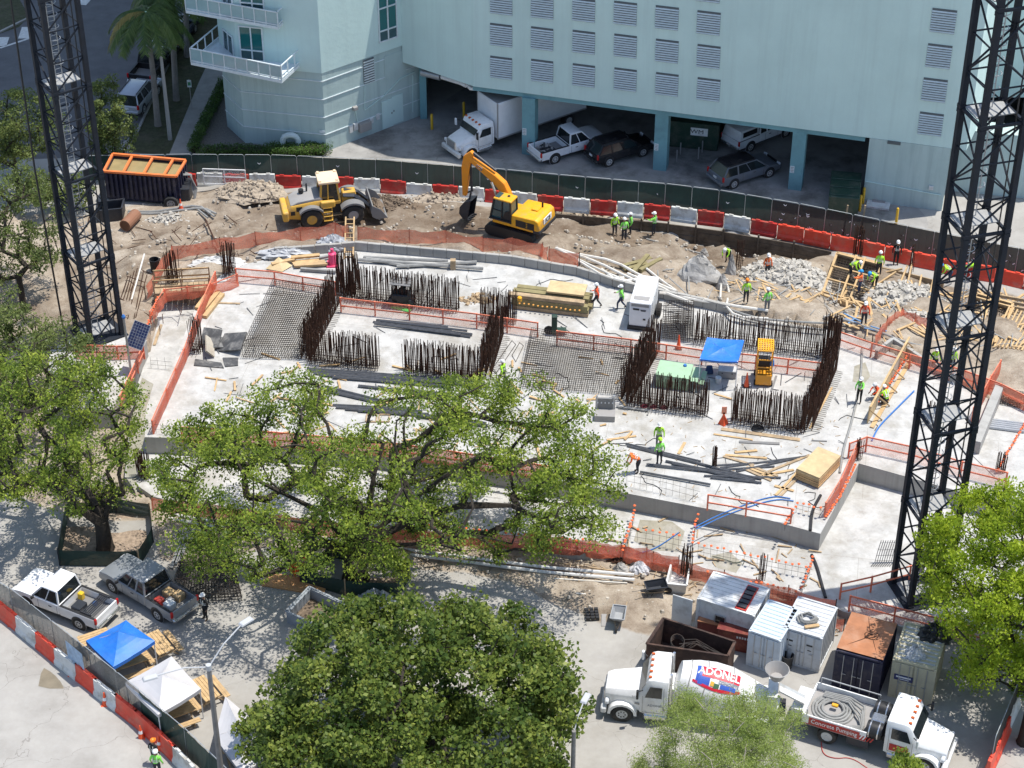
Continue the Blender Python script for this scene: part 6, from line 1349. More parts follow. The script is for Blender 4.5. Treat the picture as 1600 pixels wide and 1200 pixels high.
# man lift
q = P(1192, 600, U); ML_ = thing('personnel_lift', 'orange man lift with a yellow mesh roof beside the blue canopy', 'lift', q, R(-6)); lf = paint('lift_orange', (.72, .30, .02), .45); MB().box((0, .4, .15), (.95, 1.5, .75)).build('base_body', lf, ML_, bevel=.04); MB().box((0, -.28, .5), (.8, .1, .4)).build('front_panel', jyellow, ML_, bevel=.02)
mb = MB()
for x in (-.44, .44):
    for y in (-.2, .9): mb.box((x, y, .85), (.07, .07, 1.75))
for z_ in (1.35, 1.9, 2.55):
    for y in (-.2, .9): mb.bar((-.44, y, z_), (.44, y, z_), .06)
    for x in (-.44, .44): mb.bar((x, -.2, z_), (x, .9, z_), .06)
mb.build('cage', lf, ML_); mb = MB()
for i in range(7): mb.bar((-.45, -.25 + i * .2, 2.62), (.45, -.25 + i * .2, 2.62), .1, .03); mb.bar((-.45 + i * .15, -.25, 2.65), (-.45 + i * .15, .95, 2.65), .06, .03)
mb.build('roof_mesh', jyellow, ML_); MB().box((0, .5, .9), (.7, .5, .7)).build('mast_block', black, ML_)
for x in (-.5, .5):
    for y in (-.1, .9): MB().lathe([(.17, -.06), (.17, .06)], (x, y, .17), 'x', 12).build('wheel', tyre, ML_)
MB().box((.45, .1, 1.3), (.3, .3, .5), top=.6).build('hanging_jacket', hose_b, ML_, bevel=.08)
# roller by the left core
q = P(628, 476, U); t = thing('ride_on_roller', 'small dark ride-on roller with a grey canopy inside the left rebar core', 'machine', q, R(-10)); MB().box((0, 0, .35), (1.2, .8, .6)).build('body', black, t, bevel=.06); MB().box((0, 0, 1.75), (1.35, 1.0, .06)).build('canopy', greym, t, bevel=.02)
for x in (-.5, .5):
    MB().lathe([(.33, -.4), (.33, .4)], (x, 0, .33), 'y', 16).build('drum', darksteel, t)
    for y in (-.42, .42): MB().bar((x, y, .9), (x * 1.1, y, 1.76), .05).build('post', black, t)
MB().box((.1, 0, .9), (.35, .4, .5)).build('seat', black, t, bevel=.04)
o = MB().bar((0, 0, .05), (1.2, -.5, .05), .3, .06).build('board', paint('bright_green', (.05, .6, .12)), None, loc=P(612, 480, U)); tag(o, 'bright green board on the slab behind the orange rail', 'board')
q = P(866, 522, U); t = thing('pump', 'dark green upright pump with a wheel beside the orange rail gap', 'pump', q); MB().box((0, 0, .1), (.35, .35, 1.3)).build('body', gd, t, bevel=.04); MB().lathe([(.3, -.05), (.3, .05)], (-.35, 0, .3), 'y', 14).build('wheel', tyre, t); MB().box((.4, 0, .25), (.7, .5, .1)).build('frame', gd, t)
# pink delineator, orange sign stand, delineators
t = thing('delineator', 'bright pink tall cone with a wide base near the back left of the slab', 'traffic cone', P(520, 414, U)); pk = paint('hot_pink', (.75, .06, .17), .5); MB().box((0, 0, 0), (.75, .75, .12)).build('base', pk, t); MB().lathe([(.28, .1), (.26, .9), (.12, 1.0), (.1, 1.25)], n=12).build('body', pk, t, smooth=True)
t = thing('sign_stand', 'orange stand with a square orange sign near the rebar walls', 'sign', P(1130, 662, U)); MB().lathe([(.32, 0), (.1, .55), (.08, .6)], n=4).build('base', orange, t); MB().box((0, 0, .6), (.12, .1, .25)).build('neck', orange, t); MB().box((0, -.03, .75), (.3, .04, .5)).build('sign_plate', paint('faded_orange', (.7, .25, .15)), t)
for lab, x, y in (('striped delineator post by the rebar cage block, behind the orange rail', 1060, 545), ('orange and white post beside the orange man lift', 1166, 604)):
    t = thing('delineator', lab, 'delineator', P(x, y, U)); cone_parts(t, 1.1, True)
o = MB().lathe([(.28, .0), (.36, .02), (.38, .08), (.30, .12), (.28, .06)], n=20).build('tyre_ring', black, None, loc=P(1184, 671, U)); tag(o, 'black ring lying on the slab in front of the right rebar wall', 'ring')
for x, y in ((1010, 632), (1021, 635), (1036, 639)): pass
t = thing('strap_heap', 'three dark red sling bundles at the foot of the rebar wall', 'slings', P(1020, 635, U))
for i, dx in enumerate((-.5, .05, .65)): heap('sling', (dx, -.08 * i, 0), .28, .2, .2, paint('sling_red', (.22, .03, .05), .7), t, seed=9 + i, n=12)
# grey rack
q = P(945, 652, U); t = thing('steel_rack', 'grey perforated steel rack standing on the slab right of the oak', 'rack', q, R(-4)); MB().box((0, 0, .0), (1.2, .9, .4)).build('base', hubgrey, t); MB().box((0, .35, .4), (1.15, .12, .75)).build('back_panel', greym, t)
for k in range(5): MB().box((-.45 + k * .22, .28, .8), (.07, .03, .1)).build('slot', offwhite, t)
for x in (-.5, .5): MB().box((x, .35, .4), (.08, .14, .95)).build('post', steel, t)
o = MB().tube([(0, 0, .1), (1.9, -.45, .1), (1.8, -.8, .05)], .05, 6).build('pipe', greypipe, None, loc=P(963, 637, U)); tag(o, 'bent grey pipe to the right of the perforated rack', 'pipe')
# plywood stack and lumber at the front right
a, b, c = P(1246, 757, U), P(1282, 772, U), P(1308, 722, U); ang = heading(a, b); cen = (a + c) / 2; t = thing('plywood_stack', 'neat stack of plywood sheets near the front right corner of the slab', 'plywood', (cen.x, cen.y, U), ang); wx = (b - a).length; wy = 2.5
for k in range(9): MB().box((random.uniform(-.02, .02), random.uniform(-.02, .02), .1 + k * .08), (wx, wy, .07)).build('sheet', ply if k > 5 else wood, t)
for y in (-.9, .9): MB().box((0, y, 0), (wx, .1, .1)).build('bearer', wood2, t)
lum = [((1133,712),(1198,717)),((1130,714),(1178,728)),((1148,708),(1183,705)),((1162,733),(1205,752)),((1166,731),(1212,748)),((1172,729),(1215,745)),((1212,775),(1262,722)),((1218,777),(1258,735)),((1190,744),(1240,735)),((1200,738),(1265,712)),((1210,760),(1240,768))]
for i, (a, b) in enumerate(lum):
    plank('loose %s board in the scattered lumber left of the plywood stack, %s from the left' % (('pale', 'brown')[i % 2], ordw(i)), a, b, U, .16, .07, (wood, wood2)[i % 2])
for lab, a, b, m, w_ in (('long plank lying in front of the right rebar wall', (1127,671), (1250,688), wood2, .28), ('plank lying left of the tyre ring', (1115,679), (1176,688), wood, .12), ('long thin board on the slab right of the man lift', (1265,670), (1300,606), wood, .12), ('plank on the slab right of the oak', (948,688), (994,682), wood, .14), ('short plank standing out behind the two workers', (1060,710), (1070,692), wood, .16), ('short plank left of the right rebar wall', (1116,616), (1143,624), wood, .12), ('grey plank below the long plank', (1155,691), (1218,694), greym, .2), ('grey bar lying right of the grey plank', (1268,689), (1292,690), greym, .06), ('plank lying on the left floor strip', (241,540), (252,508), wood2, .18), ('board beside the black form panels', (342,474), (375,475), wood2, .14), ('thin board at the man lift foot', (1205,612), (1213,588), greym, .12), ('plank leaning along the near floor strip', (1205,788), (1196,795), wood, .1)):
    plank(lab, a, b, L if 'floor strip' in lab else U, w_, .05, m)
st = [((978,694),(1095,722)),((980,698),(1100,728)),((985,696),(1110,730)),((1000,702),(1165,745)),((1040,722),(1180,752)),((1050,726),(1185,756)),((1070,730),(1190,750)),((1010,728),(1140,742)),((1000,740),(1110,760))]
bars('bar_bundle', 'long bundle of dark steel bars under the two lime workers', 'steel bars', st, U, .07, .06, mill, 5, .012)
bars('bar_bundle', 'second tangle of dark bars by the scattered lumber', 'steel bars', [((1120,728),(1210,722)),((1125,732),(1260,714)),((1128,735),(1210,730)),((1150,738),(1250,716)),((1100,745),(1220,748)),((1110,748),(1190,756))], U, .06, .05, mill, 5, .012)
bars('bar_bundle', 'dark bar bundle with bent ends behind the left rebar core gap', 'steel bars', [((583,504),(706,516)),((586,506),(735,528)),((588,502),(700,513)),((590,507),(738,525)),((585,509),(720,526)),((595,505),(730,521))], U, .08, .07, mill, 5, .03)
for i, (lab, es) in enumerate((('upper', [((480,577),(740,596)),((485,581),(752,600)),((490,585),(735,602)),((500,588),(760,604)),((520,592),(700,606)),((560,590),(765,606))]), ('middle', [((508,605),(600,628)),((510,610),(598,632)),((515,614),(604,634)),((560,605),(625,612)),((630,612),(700,618)),((635,616),(706,622))]), ('lower', [((520,634),(650,640)),((525,638),(660,644)),((540,641),(670,649)),((560,644),(690,653)),((640,648),(760,664)),((650,652),(762,668))]))):
    bars('bar_bundle', '%s bundle of grey steel bars seen through the oak on the slab' % lab, 'steel bars', es, U, .09, .08, mill, 5, .02)
t = thing('wooden_frame', 'two brown square wooden frames behind the oak branches', 'frame', P(572, 660, U))
for x in (0, .75):
    for a, b in (((0, 0, .05), (.6, 0, .05)), ((0, .7, .05), (.6, .7, .05)), ((0, 0, .05), (0, .7, .05)), ((.6, 0, .05), (.6, .7, .05))): MB().bar(Vector(a) + Vector((x, 0, 0)), Vector(b) + Vector((x, 0, 0)), .08).build('side', wood2, t)
for i, px in enumerate((((748,560),(772,545),(776,552),(752,580)), ((770,575),(800,532),(806,538),(776,582)), ((800,555),(812,535),(818,540),(806,565)))):
    pts = [P(*q, U + .04) for q in px]; o = MB().tube(pts + [pts[0]], .018, 5).build('bent_bar', rebar); tag(o, 'bent bar hoop lying on the slab beside the middle rebar mat, %s from the left' % ordw(i), 'steel bars')
# formwork wall on the right of the slab
a, b = P(1355, 662, U), P(1416, 552, U); t = thing('formwork_wall', 'plywood formwork wall running back on the right of the slab with workers behind it', 'formwork', a); d = b - a
for k in range(5): p = d * (k / 5); q = d * ((k + 1) / 5 - .006); MB().bar(p + Vector((0, 0, .6)), q + Vector((0, 0, .6)), .05, 1.2).build('panel', plygrey if k % 2 else ply, t)
MB().bar(Vector((.06, 0, 1.22)), d + Vector((.06, 0, 1.22)), .12, .06).build('top_rail', wood, t)
for k in range(6): p = d * (k / 5.2); MB().bar(p + Vector((.9, .3, .05)), p + Vector((.05, 0, 1.0)), .08).build('brace', wood, t)
MB().bar(P(1362, 668, U + .05) - a, P(1424, 560, U + .05) - a, .25, .06).build('sill', wood, t)
# dark form panels
t = thing('form_panels', 'dark stained form panels leaning together beside the small rebar column', 'formwork', P(345, 545, U)); dkp = mat('black_form_face', (.07, .07, .07), .5, 0, .3, 2, dirt=(.3, .29, .27), dscale=1.5, damt=.7)
for i, (x, y, z_, sx, sy, rx, ry, rz) in enumerate(((-.6, .5, .55, 1.2, 1.1, 35, 0, -12), (.75, .1, .45, 1.6, 1.4, 18, -16, -18), (-.6, -.35, .45, .7, 1.5, 10, 50, 15), (-.1, .3, .25, 1.0, 1.0, 5, 5, 10))):
    o = MB().box((0, 0, -.05), (sx, sy, .1)).build('panel', dkp if i != 2 else plygrey, t, loc=(x, y, z_)); o.rotation_euler = (R(rx), R(ry), R(rz))
for i, (px, lab) in enumerate((([(305,562),(346,568),(350,576),(303,572)], 'left'), ([(348,560),(372,560),(372,572),(352,574)], 'right'))):
    p = PL(px, U); o = MB().poly(p, U + .01, U + .07).build('panel_sheet', dkp, fix=False); tag(o, 'grey form sheet lying flat in front of the oak crown, %s one' % lab, 'form sheet')
bars('timber_stack', 'three long beams lying along the orange rail at the left', 'lumber', [((308,485),(334,450)),((315,490),(342,458)),((320,498),(348,462))], U, .3, .22, wood)
bars('lumber_pile', 'bright boards with cut ends behind the left orange rail', 'lumber', [((456,412),(502,408)),((458,416),(508,412)),((460,419),(512,416)),((425,418),(460,410)),((455,409),(500,405))], U, .3, .14, wood, 4, .06)
bars('pipe_pile', 'grey pipes and sheets behind the left orange rail', 'pipes', [((400,404),(470,398)),((420,407),(475,402)),((470,424),(525,428)),((500,408),(520,404))], U, .18, .16, greypipe, 4, .05)
q = P(435, 418, U); o = MB().add([(-.8, -.3, .1), (.3, -.6, .05), (.9, .1, .1), (0, .5, .5)], [(0, 1, 3), (1, 2, 3), (2, 0, 3), (2, 1, 0)]).build('wood_sheet', ply, None, loc=q); tag(o, 'tilted sheet of plywood behind the left orange rail', 'plywood')
bars('pipe_pile', 'long dark pipes lying at the foot of the block wall at the back', 'pipes', [((568,403),(700,409)),((572,406),(660,415)),((580,408),(640,420)),((620,420),(745,413)),((560,410),(755,424))], U, .11, .1, greypipe, 6, .04)
o = MB().box((0, 0, 0), (.35, .35, .7)).build('block', wood2, None, loc=P(708, 420, U)); tag(o, 'short wooden block standing by the long pipes', 'block')
# block wall along the back of the slab: single blocks
wl = [P(x, y, U) for x, y in ((440,401),(560,392),(700,404),(800,414),(905,432),(985,457),(1060,473),(1140,491))]; bw_ = thing('block_wall', 'low grey concrete block wall holding back the bank behind the slab', 'wall', wl[0]); bmesh_ = MB().box((0, 0, 0), (.86, .22, .66)).build('block', concw, bevel=.02); bme = bmesh_.data; bpy.data.objects.remove(bmesh_)
for p, h in along(wl, .88): link('block', bme, bw_, (p.x - wl[0].x, p.y - wl[0].y + .1, random.uniform(-.03, .03)), h)
wl = [P(x, y, U) for x, y in ((1375,560),(1395,545),(1440,574),(1500,606))]; bw_ = thing('block_wall', 'low grey block wall behind the right-hand end of the slab', 'wall', wl[0])
for p, h in along(wl, .88): link('block', bme, bw_, (p.x - wl[0].x, p.y - wl[0].y + .25, random.uniform(-.03, .03)), h)
# raised slab on the right
rp = PL([(1522,690),(1527,668),(1562,598),(1640,640),(1760,720),(1700,860)], U + 1.0)
t = thing('raised_slab', 'raised concrete block with a smooth side face on the right beyond the crane', 'concrete slab', (rp[0].x, rp[0].y, U)); o = MB().poly([(p.x - rp[0].x, p.y - rp[0].y) for p in rp], -.01, .05).build('base', conc, t, fix=False)
a, b = P(1526, 690, U + .9), P(1563, 600, U + .9); MB().bar(a - t.location + Vector((0, 0, -.45)), b - t.location + Vector((0, 0, -.45)), .5, .95).build('kerb_wall', concw, t)
bars('pipe_bundle', 'bundle of pale steel pipes on the right-hand slab behind the crane', 'pipes', [((1538,656 + 3 * k),(1600,664 + 3 * k)) for k in range(5)], U + .06, .1, .1, steel, 6)
t = thing('bent_mesh', 'upright bent grey rebar mesh standing in the right-hand pit', 'rebar', P(1384, 880, L))
for i in range(9):
    x = -.5 + i * .125; MB().tube([(x - .35, -.3, .03), (x - .1, .0, .1), (x, .1, .8), (x + .12, .15, 1.5)], .02, 5).build('bent_bar', mill, t)
for z_ in (.1, .5, .9, 1.4): MB().tube([(-.55 + z_ * .07, .07, z_), (.55 + z_ * .1, .1, z_)], .015, 4).build('cross_bar', mill, t)
# hoses
def hose(label, px, z, r, m, name='hose', cat='hose', lift=.06, sm=3):
    pts = [(P(*q, z) if z is not None else G(*q)) + Vector((0, 0, lift)) for q in px]; o = pts
    for _ in range(sm):
        n_ = [o[0]]
        for a, b in zip(o, o[1:]): n_ += [a.lerp(b, .25), a.lerp(b, .75)]
        o = n_ + [o[-1]]
    return tag(MB().tube(o, r, 6).build(name, m, None, smooth=True), label, cat)
hose('long grey hose crossing the slab to the worker at the formwork wall', [(1347,545),(1345,590),(1338,630),(1328,670),(1318,700),(1312,740)], U, .07, greypipe)
hose('blue hose across the floor right of the formwork wall', [(1428,612),(1400,640),(1372,668),(1362,690)], U, .05, hose_b)
hose('blue hose draped over the dark slab face, left strand', [(1235,780),(1205,775),(1130,802),(1085,825)], U, .03, hose_b); hose('blue hose draped over the dark slab face, right strand', [(1240,784),(1210,780),(1140,803),(1088,828)], U, .03, hose_b)
hose('blue hose lying on the lower slab left of the dark bars', [(1062,832),(1040,848),(1020,860),(990,868)], L, .03, hose_b)
hose('black hose dropping over the front right corner of the slab', [(1282,775),(1268,800),(1266,830)], U, .09, black); hose('black hose lying in the pit below the front right corner', [(1268,868),(1276,885),(1284,915),(1290,935)], L, .09, black)
hose('thin red hose on the ground below the pump truck', [(1283,1160),(1285,1180),(1305,1187),(1330,1184),(1360,1205)], 0, .02, red); hose('green string on the lower slab', [(1113,870),(1135,876),(1150,882),(1165,875),(1160,884)], L, .02, gd)
for i, px in enumerate((((868,392),(930,412),(985,440),(1040,462),(1082,478)),((872,394),(920,418),(960,436),(1010,455)),((905,402),(960,412),(1005,438),(1056,460)),((900,410),(950,440),(975,438)),((980,432),(1030,452),(1060,468),(1130,480)),((1010,424),(1035,444),(1058,460)),((1030,462),(1085,468),(1130,480),(1200,490)),((1130,478),(1150,500),(1200,502)),((940,425),(965,445),(1000,440)),((1125,470),(1127,440),(1140,455),(1135,480)))):
    hose('pale pipe in the tangle behind the generator, %s from the left' % ordw(i), px, None, .075 if i % 2 else .095, pvc, 'pipe', 'pipe', .22, 1)
for i, px in enumerate((((1130,482),(1180,500),(1240,505),(1300,508)),((1150,495),(1220,512),(1290,518)),((1312,500),(1360,515),(1420,540),(1460,545)))): hose('dark hose along the bank behind the right rebar walls, %s of three' % ordw(i), px, None, .07, greypipe, lift=.12)
for i, (a, b) in enumerate((((1318,492),(1345,505)),((1320,500),(1352,512)),((1325,508),(1340,496)),((1350,515),(1375,520)),((1360,512),(1385,520)))): tag(MB().bar(G(*a) + Vector((0, 0, .12)), G(*b) + Vector((0, 0, .12)), .09, .05).build('plank', paint('blue_board', (.12, .24, .42), .6)), 'blue painted board near the red-shirted worker, %s from the left' % ordw(i), 'plank')
for i, (a, b) in enumerate((((970,418),(1018,405)),((975,423),(1022,410)),((990,428),(1012,402)),((1000,426),(1033,408)))): plank('olive timber crossed on the dirt bank behind the hose tangle, %s one' % ordw(i), a, b, None, .28, .14 + .12 * (i // 2), olive)
for i, (a, b, lab) in enumerate((((206,470),(228,415),'long pale pole leaning by the walkway'),((345,398),(321,345),'dark pole lying on the dirt below the tank trailer'),((1010,375),(1095,398),'thin cable pole over the trench'))): tag(MB().bar(G(*a) + Vector((0, 0, .08)), G(*b) + Vector((0, 0, .12 if i else .9)), .09).build('pole', (pvc, rust, greypipe)[i]), lab, 'pole')
for i in range(7):
    a = (178 + i * 6 + random.uniform(-3, 3), 500 + random.uniform(-6, 6)); b = (200 + i * 5, 430 + random.uniform(-10, 10)); tag(MB().bar(G(*a) + Vector((0, 0, .1)), G(*b) + Vector((0, 0, .15)), .05).build('bar', rust), 'rusty bar lying on the dirt right of the left crane, %s from the left' % ordw(i), 'steel bars')
for i, px in enumerate((((200,332),(240,333),(270,328),(310,322),(330,335)),((200,335),(245,336),(275,331),(318,326),(338,336)),((318,328),(335,340)),((310,330),(325,342)))): hose('grey hose on the dirt in front of the tank trailer, %s one' % ordw(i), px, None, .08, greypipe, lift=.1, sm=1)
o = MB().lathe([(.42, -.8), (.42, .8), (.36, .8), (.36, -.8)], (0, 0, .42), 'x', 16).build('pipe_section', paint('rusty_pipe', (.25, .12, .07), .8), None, loc=G(205, 352), rz=R(70)); tag(o, 'short rusty pipe section lying on the dirt below the tank trailer', 'pipe')
t = thing('bin', 'black round bin at the left end of the back netting', 'bin', G(243, 424)); MB().lathe([(.28, 0), (.34, .95), (.30, .95), (.25, .1)], n=14).build('body', black, t)
t = thing('bin', 'black round bin in front of the grey-white storage box', 'bin', P(1229, 1042)); MB().lathe([(.26, 0), (.33, .85), (.29, .85), (.24, .1)], n=14).build('body', black, t)
t = thing('mesh_gate', 'white wire-mesh panel standing in front of the barriers at the left', 'fence panel', G(352, 290), R(-4)); mb = MB()
for a, b in (((-1.5, 1.3), (1.5, 1.3)), ((-1.5, .1), (1.5, .1)), ((-1.5, 0), (-1.5, 1.3)), ((1.5, 0), (1.5, 1.3)), ((0, .1), (0, 1.3)), ((-1.5, .7), (1.5, .7))): mb.bar((a[0], 0, a[1]), (b[0], 0, b[1]), .06)
mb.build('frame', white, t); MB().quad((-1.5, .01, .1), (1.5, .01, .1), (1.5, .01, 1.3), (-1.5, .01, 1.3)).build('mesh', net('white_mesh', (.7, .7, .7), .35, 14), t)
# timber walkway at the upper left
a, b = P(242, 455, U), P(328, 450, U); t = thing('timber_walkway', 'timber walkway with handrails bridging to the slab at the upper left', 'walkway', a); d = b - a; nn = Vector((-d.y, d.x, 0)).normalized()
for k in range(10): p = d * ((k + .5) / 10); MB().bar(p - nn * .5 + Vector((0, 0, .1)), p + nn * .7 + Vector((0, 0, .1)), d.length / 10 - .03, .06).build('deck_board', wood2, t)
for s in (-.5, .7):
    MB().bar(nn * s + Vector((0, 0, 1.1)), d + nn * s + Vector((0, 0, 1.1)), .06, .1).build('handrail', wood, t); MB().bar(nn * s + Vector((0, 0, .6)), d + nn * s + Vector((0, 0, .6)), .05, .1).build('handrail', wood, t); MB().bar(nn * s + Vector((0, 0, -.08)), d + nn * s + Vector((0, 0, -.08)), .08, .28).build('side_beam', wood2, t)
    for k in range(3): p = d * (k / 2) + nn * s; MB().bar(p, p + Vector((0, 0, 1.15)), .08).build('post', wood2, t)
a, b = P(545, 405, U), G(548, 360); t = thing('ladder', 'wooden ladder climbing the bank at the gap in the orange netting', 'ladder', a); v = b - a + Vector((0, 0, 1.0))
for s in (-.28, .28): MB().bar((s, 0, 0), v + Vector((s, 0, 0)), .09).build('side_rail', wood, t)
for k in range(9): MB().bar(v * ((k + .5) / 9) + Vector((-.28, 0, 0)), v * ((k + .5) / 9) + Vector((.28, 0, 0)), .06).build('rung', wood, t)
for i, (x, y, rx, ry, h, m, lab, nm) in enumerate(((520,382,1.2,.7,.7,tarpgrey,'shiny grey plastic sheet draped over the bank by the ladder','plastic_sheet'),(445,395,1.8,.6,.4,tarpgrey,'grey plastic sheet draped along the bank left of the ladder','plastic_sheet'),(345,410,1.9,.7,.4,paint('white_sheet',(.6,.6,.58),.5),'white plastic sheet spread on the bank behind the timber walkway','plastic_sheet'))):
    tag(heap(nm, G(x, y), rx, ry, h, m, rough=.5, seed=20 + i), lab, 'plastic sheet')
# trench shoring and footing forms
tw = [P(x, y, .15) for x, y in ((862,332),(960,340),(1044,348),(1130,360),(1240,379),(1300,392))]; t = thing('trench_shoring', 'dark timber shoring along the back of the trench under the barriers', 'retaining wall', tw[0]); shm = mat('dark_soaked_timber', (.085, .066, .048), .9, 0, .35, 2, dirt=(.18, .15, .12), dscale=.7, damt=.6); o0 = tw[0]
for a, b in zip(tw, tw[1:]):
    k = max(1, round((b - a).length / 2.4))
    for i in range(k):
        p, q = a.lerp(b, i / k) - o0, a.lerp(b, (i + .985) / k) - o0
        for r_ in range(5): MB().bar(p + Vector((0, random.uniform(-.06, .04) - .08, -.2 - r_ * .36)), q + Vector((0, random.uniform(-.06, .04) - .08, -.2 - r_ * .36)), .08, .34).build('board', shm, t)
        MB().bar(p + Vector((0, -.2, .25)), p + Vector((0, -.2, -1.5)), .12).build('post', shm, t)
def footing(label, quad, z, cross, nu=16, nv=20):
    a, b, c, d = [P(*p, z) for p in quad]; t = thing('footing_form', label, 'formwork', a)
    for i, (p, q) in enumerate(((a, b), (b, c), (c, d), (d, a))): MB().bar(p - a + Vector((0, 0, -.25)), q - a + Vector((0, 0, -.25)), .09, .8).build('form_board', wood2, t); MB().bar(p - a + Vector((0, 0, .18)), q - a + Vector((0, 0, .18)), .16, .1).build('top_rail', wood, t)
    for z_ in (-.35, -.02):
        for i in range(1, nu): f = i / nu; share(gb, 'mat_bar', t, barmat(a.lerp(b, f) - a + Vector((0, 0, z_)), d.lerp(c, f) - a + Vector((0, 0, z_))))
        for i in range(1, nv): f = i / nv; share(gb, 'mat_bar', t, barmat(a.lerp(d, f) - a + Vector((0, 0, z_ + .03)), b.lerp(c, f) - a + Vector((0, 0, z_ + .03))))
    mb = MB().add([p - a + Vector((0, 0, -.5)) for p in (a, b, c, d)], [(0, 1, 2, 3)]); mb.build('dark_bottom', shm, t)
    for f in cross: MB().bar(a.lerp(d, f) - a + Vector((0, 0, .25)), b.lerp(c, f) - a + Vector((0, 0, .25)), .12, .12).build('cross_board', wood, t)
    for f in (.42, .62): MB().bar(a.lerp(b, f) - a + Vector((0, 0, .32)), d.lerp(c, f) - a + Vector((0, 0, .32)), .12, .12).build('long_board', wood, t)
    return t
footing('wooden footing form filled with a dark rebar cage, where the crew stands', [(1284,464),(1352,484),(1378,416),(1308,398)], .55, (.05, .35, .65, .95))
footing('wooden footing form with dark rebar behind the right-hand crane', [(1500,535),(1558,552),(1582,478),(1525,462)], .6, (.1, .5, .9))
tw = [P(x, y, .4) for x, y in ((1378,418),(1430,430),(1475,442))]; t = thing('timber_form', 'timber-boarded form wall with slanting braces right of the footing crew', 'formwork', tw[0]); o0 = tw[0]
for a, b in zip(tw, tw[1:]):
    for r_ in range(4): MB().bar(a - o0 + Vector((0, 0, -.1 - r_ * .27)), b - o0 + Vector((0, 0, -.1 - r_ * .27)), .07, .25).build('board', wood2, t)
for x0_, y0_, x1_, y1_ in ((1412,472,1425,412),(1402,455,1418,415),(1430,475,1440,430),(1450,475,1458,438),(1370,470,1392,440),(1365,450,1400,425),(1366,432,1410,420)): MB().bar(G(x0_, y0_) - o0 + Vector((0, 0, .1)), P(x1_, y1_, .8) - o0, .11).build('brace', wood, t)
t = thing('timber_form', 'cluster of slanting timbers and boards at the right-hand edge behind the crane', 'formwork', G(1575, 520)); o0 = t.location.copy()
for k in range(9): x = 1556 + k * 6; MB().bar(G(x - 8, 540 + k) - o0, P(x + 22, 478 + k * 3, .9) - o0, .1).build('brace', wood, t)
for k in range(3): MB().bar(P(1560, 462 + k * 7, .7) - o0, P(1605, 470 + k * 7, .7) - o0, .1, .2).build('board', wood2, t)
for i, (x, y) in enumerate(((1336,402),(1345,404))):
    t = rebar_wall('thin tall dark column bars rising behind the footing crew, %s one' % ('left', 'right')[i], [(x - 4, y), (x + 3, y + 1)], .3, 2.6, .14, 2, .2)
rebar_wall('slim column bars rising above the trench near the boulder', [(1150,418),(1158,420)], -.4, 2.3, .2, 2, .3); rebar_wall('slim column bars rising left of the timber form braces', [(1420,425),(1427,427)], .2, 2.2, .2, 2, .25)
# rubble and boulders
def chunks(label, name, px, rx, ry, h, n, size, m, seed=1, cat='rubble pile'):
    r_ = np.random.default_rng(seed); c = G(*px); t = thing(name, label, cat, c); heap('heap_base', (0, 0, -.1), rx, ry, h, m, t, rough=.35, seed=seed)
    mb = MB()
    for i in range(n):
        f = math.sqrt(r_.random()); a = r_.random() * 6.283; x, y = rx * f * math.cos(a), ry * f * math.sin(a); z = h * math.cos(f * math.pi / 2) ** 1.2; s = size * (.4 + r_.random() ** 2 * 1.2)
        M = Matrix.Rotation(r_.random() * 6, 3, 'Z') @ Matrix.Rotation(r_.random() * 2 - 1, 3, 'X'); k = [(-1, -1, -.5), (1, -.8, -.5), (.9, 1, -.5), (-1, .8, -.5), (-.7, -.7, .5), (.8, -.6, .6), (.6, .8, .4), (-.8, .6, .5)]
        mb.add([Vector((x, y, z)) + M @ Vector((q[0] * s * (.7 + .5 * r_.random()), q[1] * s * .7, q[2] * s * .8)) for q in k], [(3, 2, 1, 0), (4, 5, 6, 7), (0, 1, 5, 4), (1, 2, 6, 5), (2, 3, 7, 6), (3, 0, 4, 7)])
    stuff(mb.build('broken_pieces', m, t)); return t
chunks('pale heap of broken concrete between the boulder and the footing form', 'rubble_pile', (1225, 440), 3.0, 2.8, .9, 420, .17, rubble_m, 1); chunks('pale heap of broken concrete in front of the timber form braces', 'rubble_pile', (1412, 468), 2.6, 2.2, .6, 260, .16, rubble_m, 2); chunks('low mound of spoil against the barriers right of the wheel loader', 'dirt_pile', (690, 312), 3.2, .9, .5, 120, .1, MAT['dry_earth'] if 'dry_earth' in MAT else mat('dry_earth', (.36, .30, .23), .95, 0, .3, 3, bump=.4, world=True), 14, 'dirt pile'); chunks('low mound of spoil against the barriers right of the excavator', 'dirt_pile', (905, 331), 2.6, .6, .5, 110, .1, MAT['dry_earth'], 15, 'dirt pile'); chunks('small rubble patch near the tank trailer hoses', 'rubble_pile', (265, 342), 1.8, .9, .3, 90, .13, rubble_m, 3); chunks('broken lumps of dirt on the bank edge above the trench', 'rubble_pile', (1000, 335), 4.5, .7, .4, 160, .16, mat('dry_earth', (.36, .30, .23), .95, 0, .3, 3, bump=.4, world=True), 4); chunks('dirt heap by the mesh gate at the left', 'dirt_pile', (392, 298), 2.4, 1.5, .6, 160, .10, MAT['dry_earth'], 5, 'dirt pile'); chunks('dark spoil heap behind the wheel loader bucket', 'dirt_pile', (600, 322), 2.2, 1.4, .7, 120, .12, dm, 6, 'dirt pile'); chunks('scattered stones beside the near pipes under the oak', 'rubble_pile', (300, 835), 2.0, 1.0, .15, 110, .09, rubble_m, 7)
chunks('crumbled rocks on the slope behind the right netting', 'rubble_pile', (1430, 500), 2.0, 1.2, .5, 120, .16, rubble_m, 8)
chunks('wood scraps and debris between the left and middle rebar walls', 'debris_heap', (745, 468), 1.2, .7, .15, 60, .12, wood2, 12, 'debris')
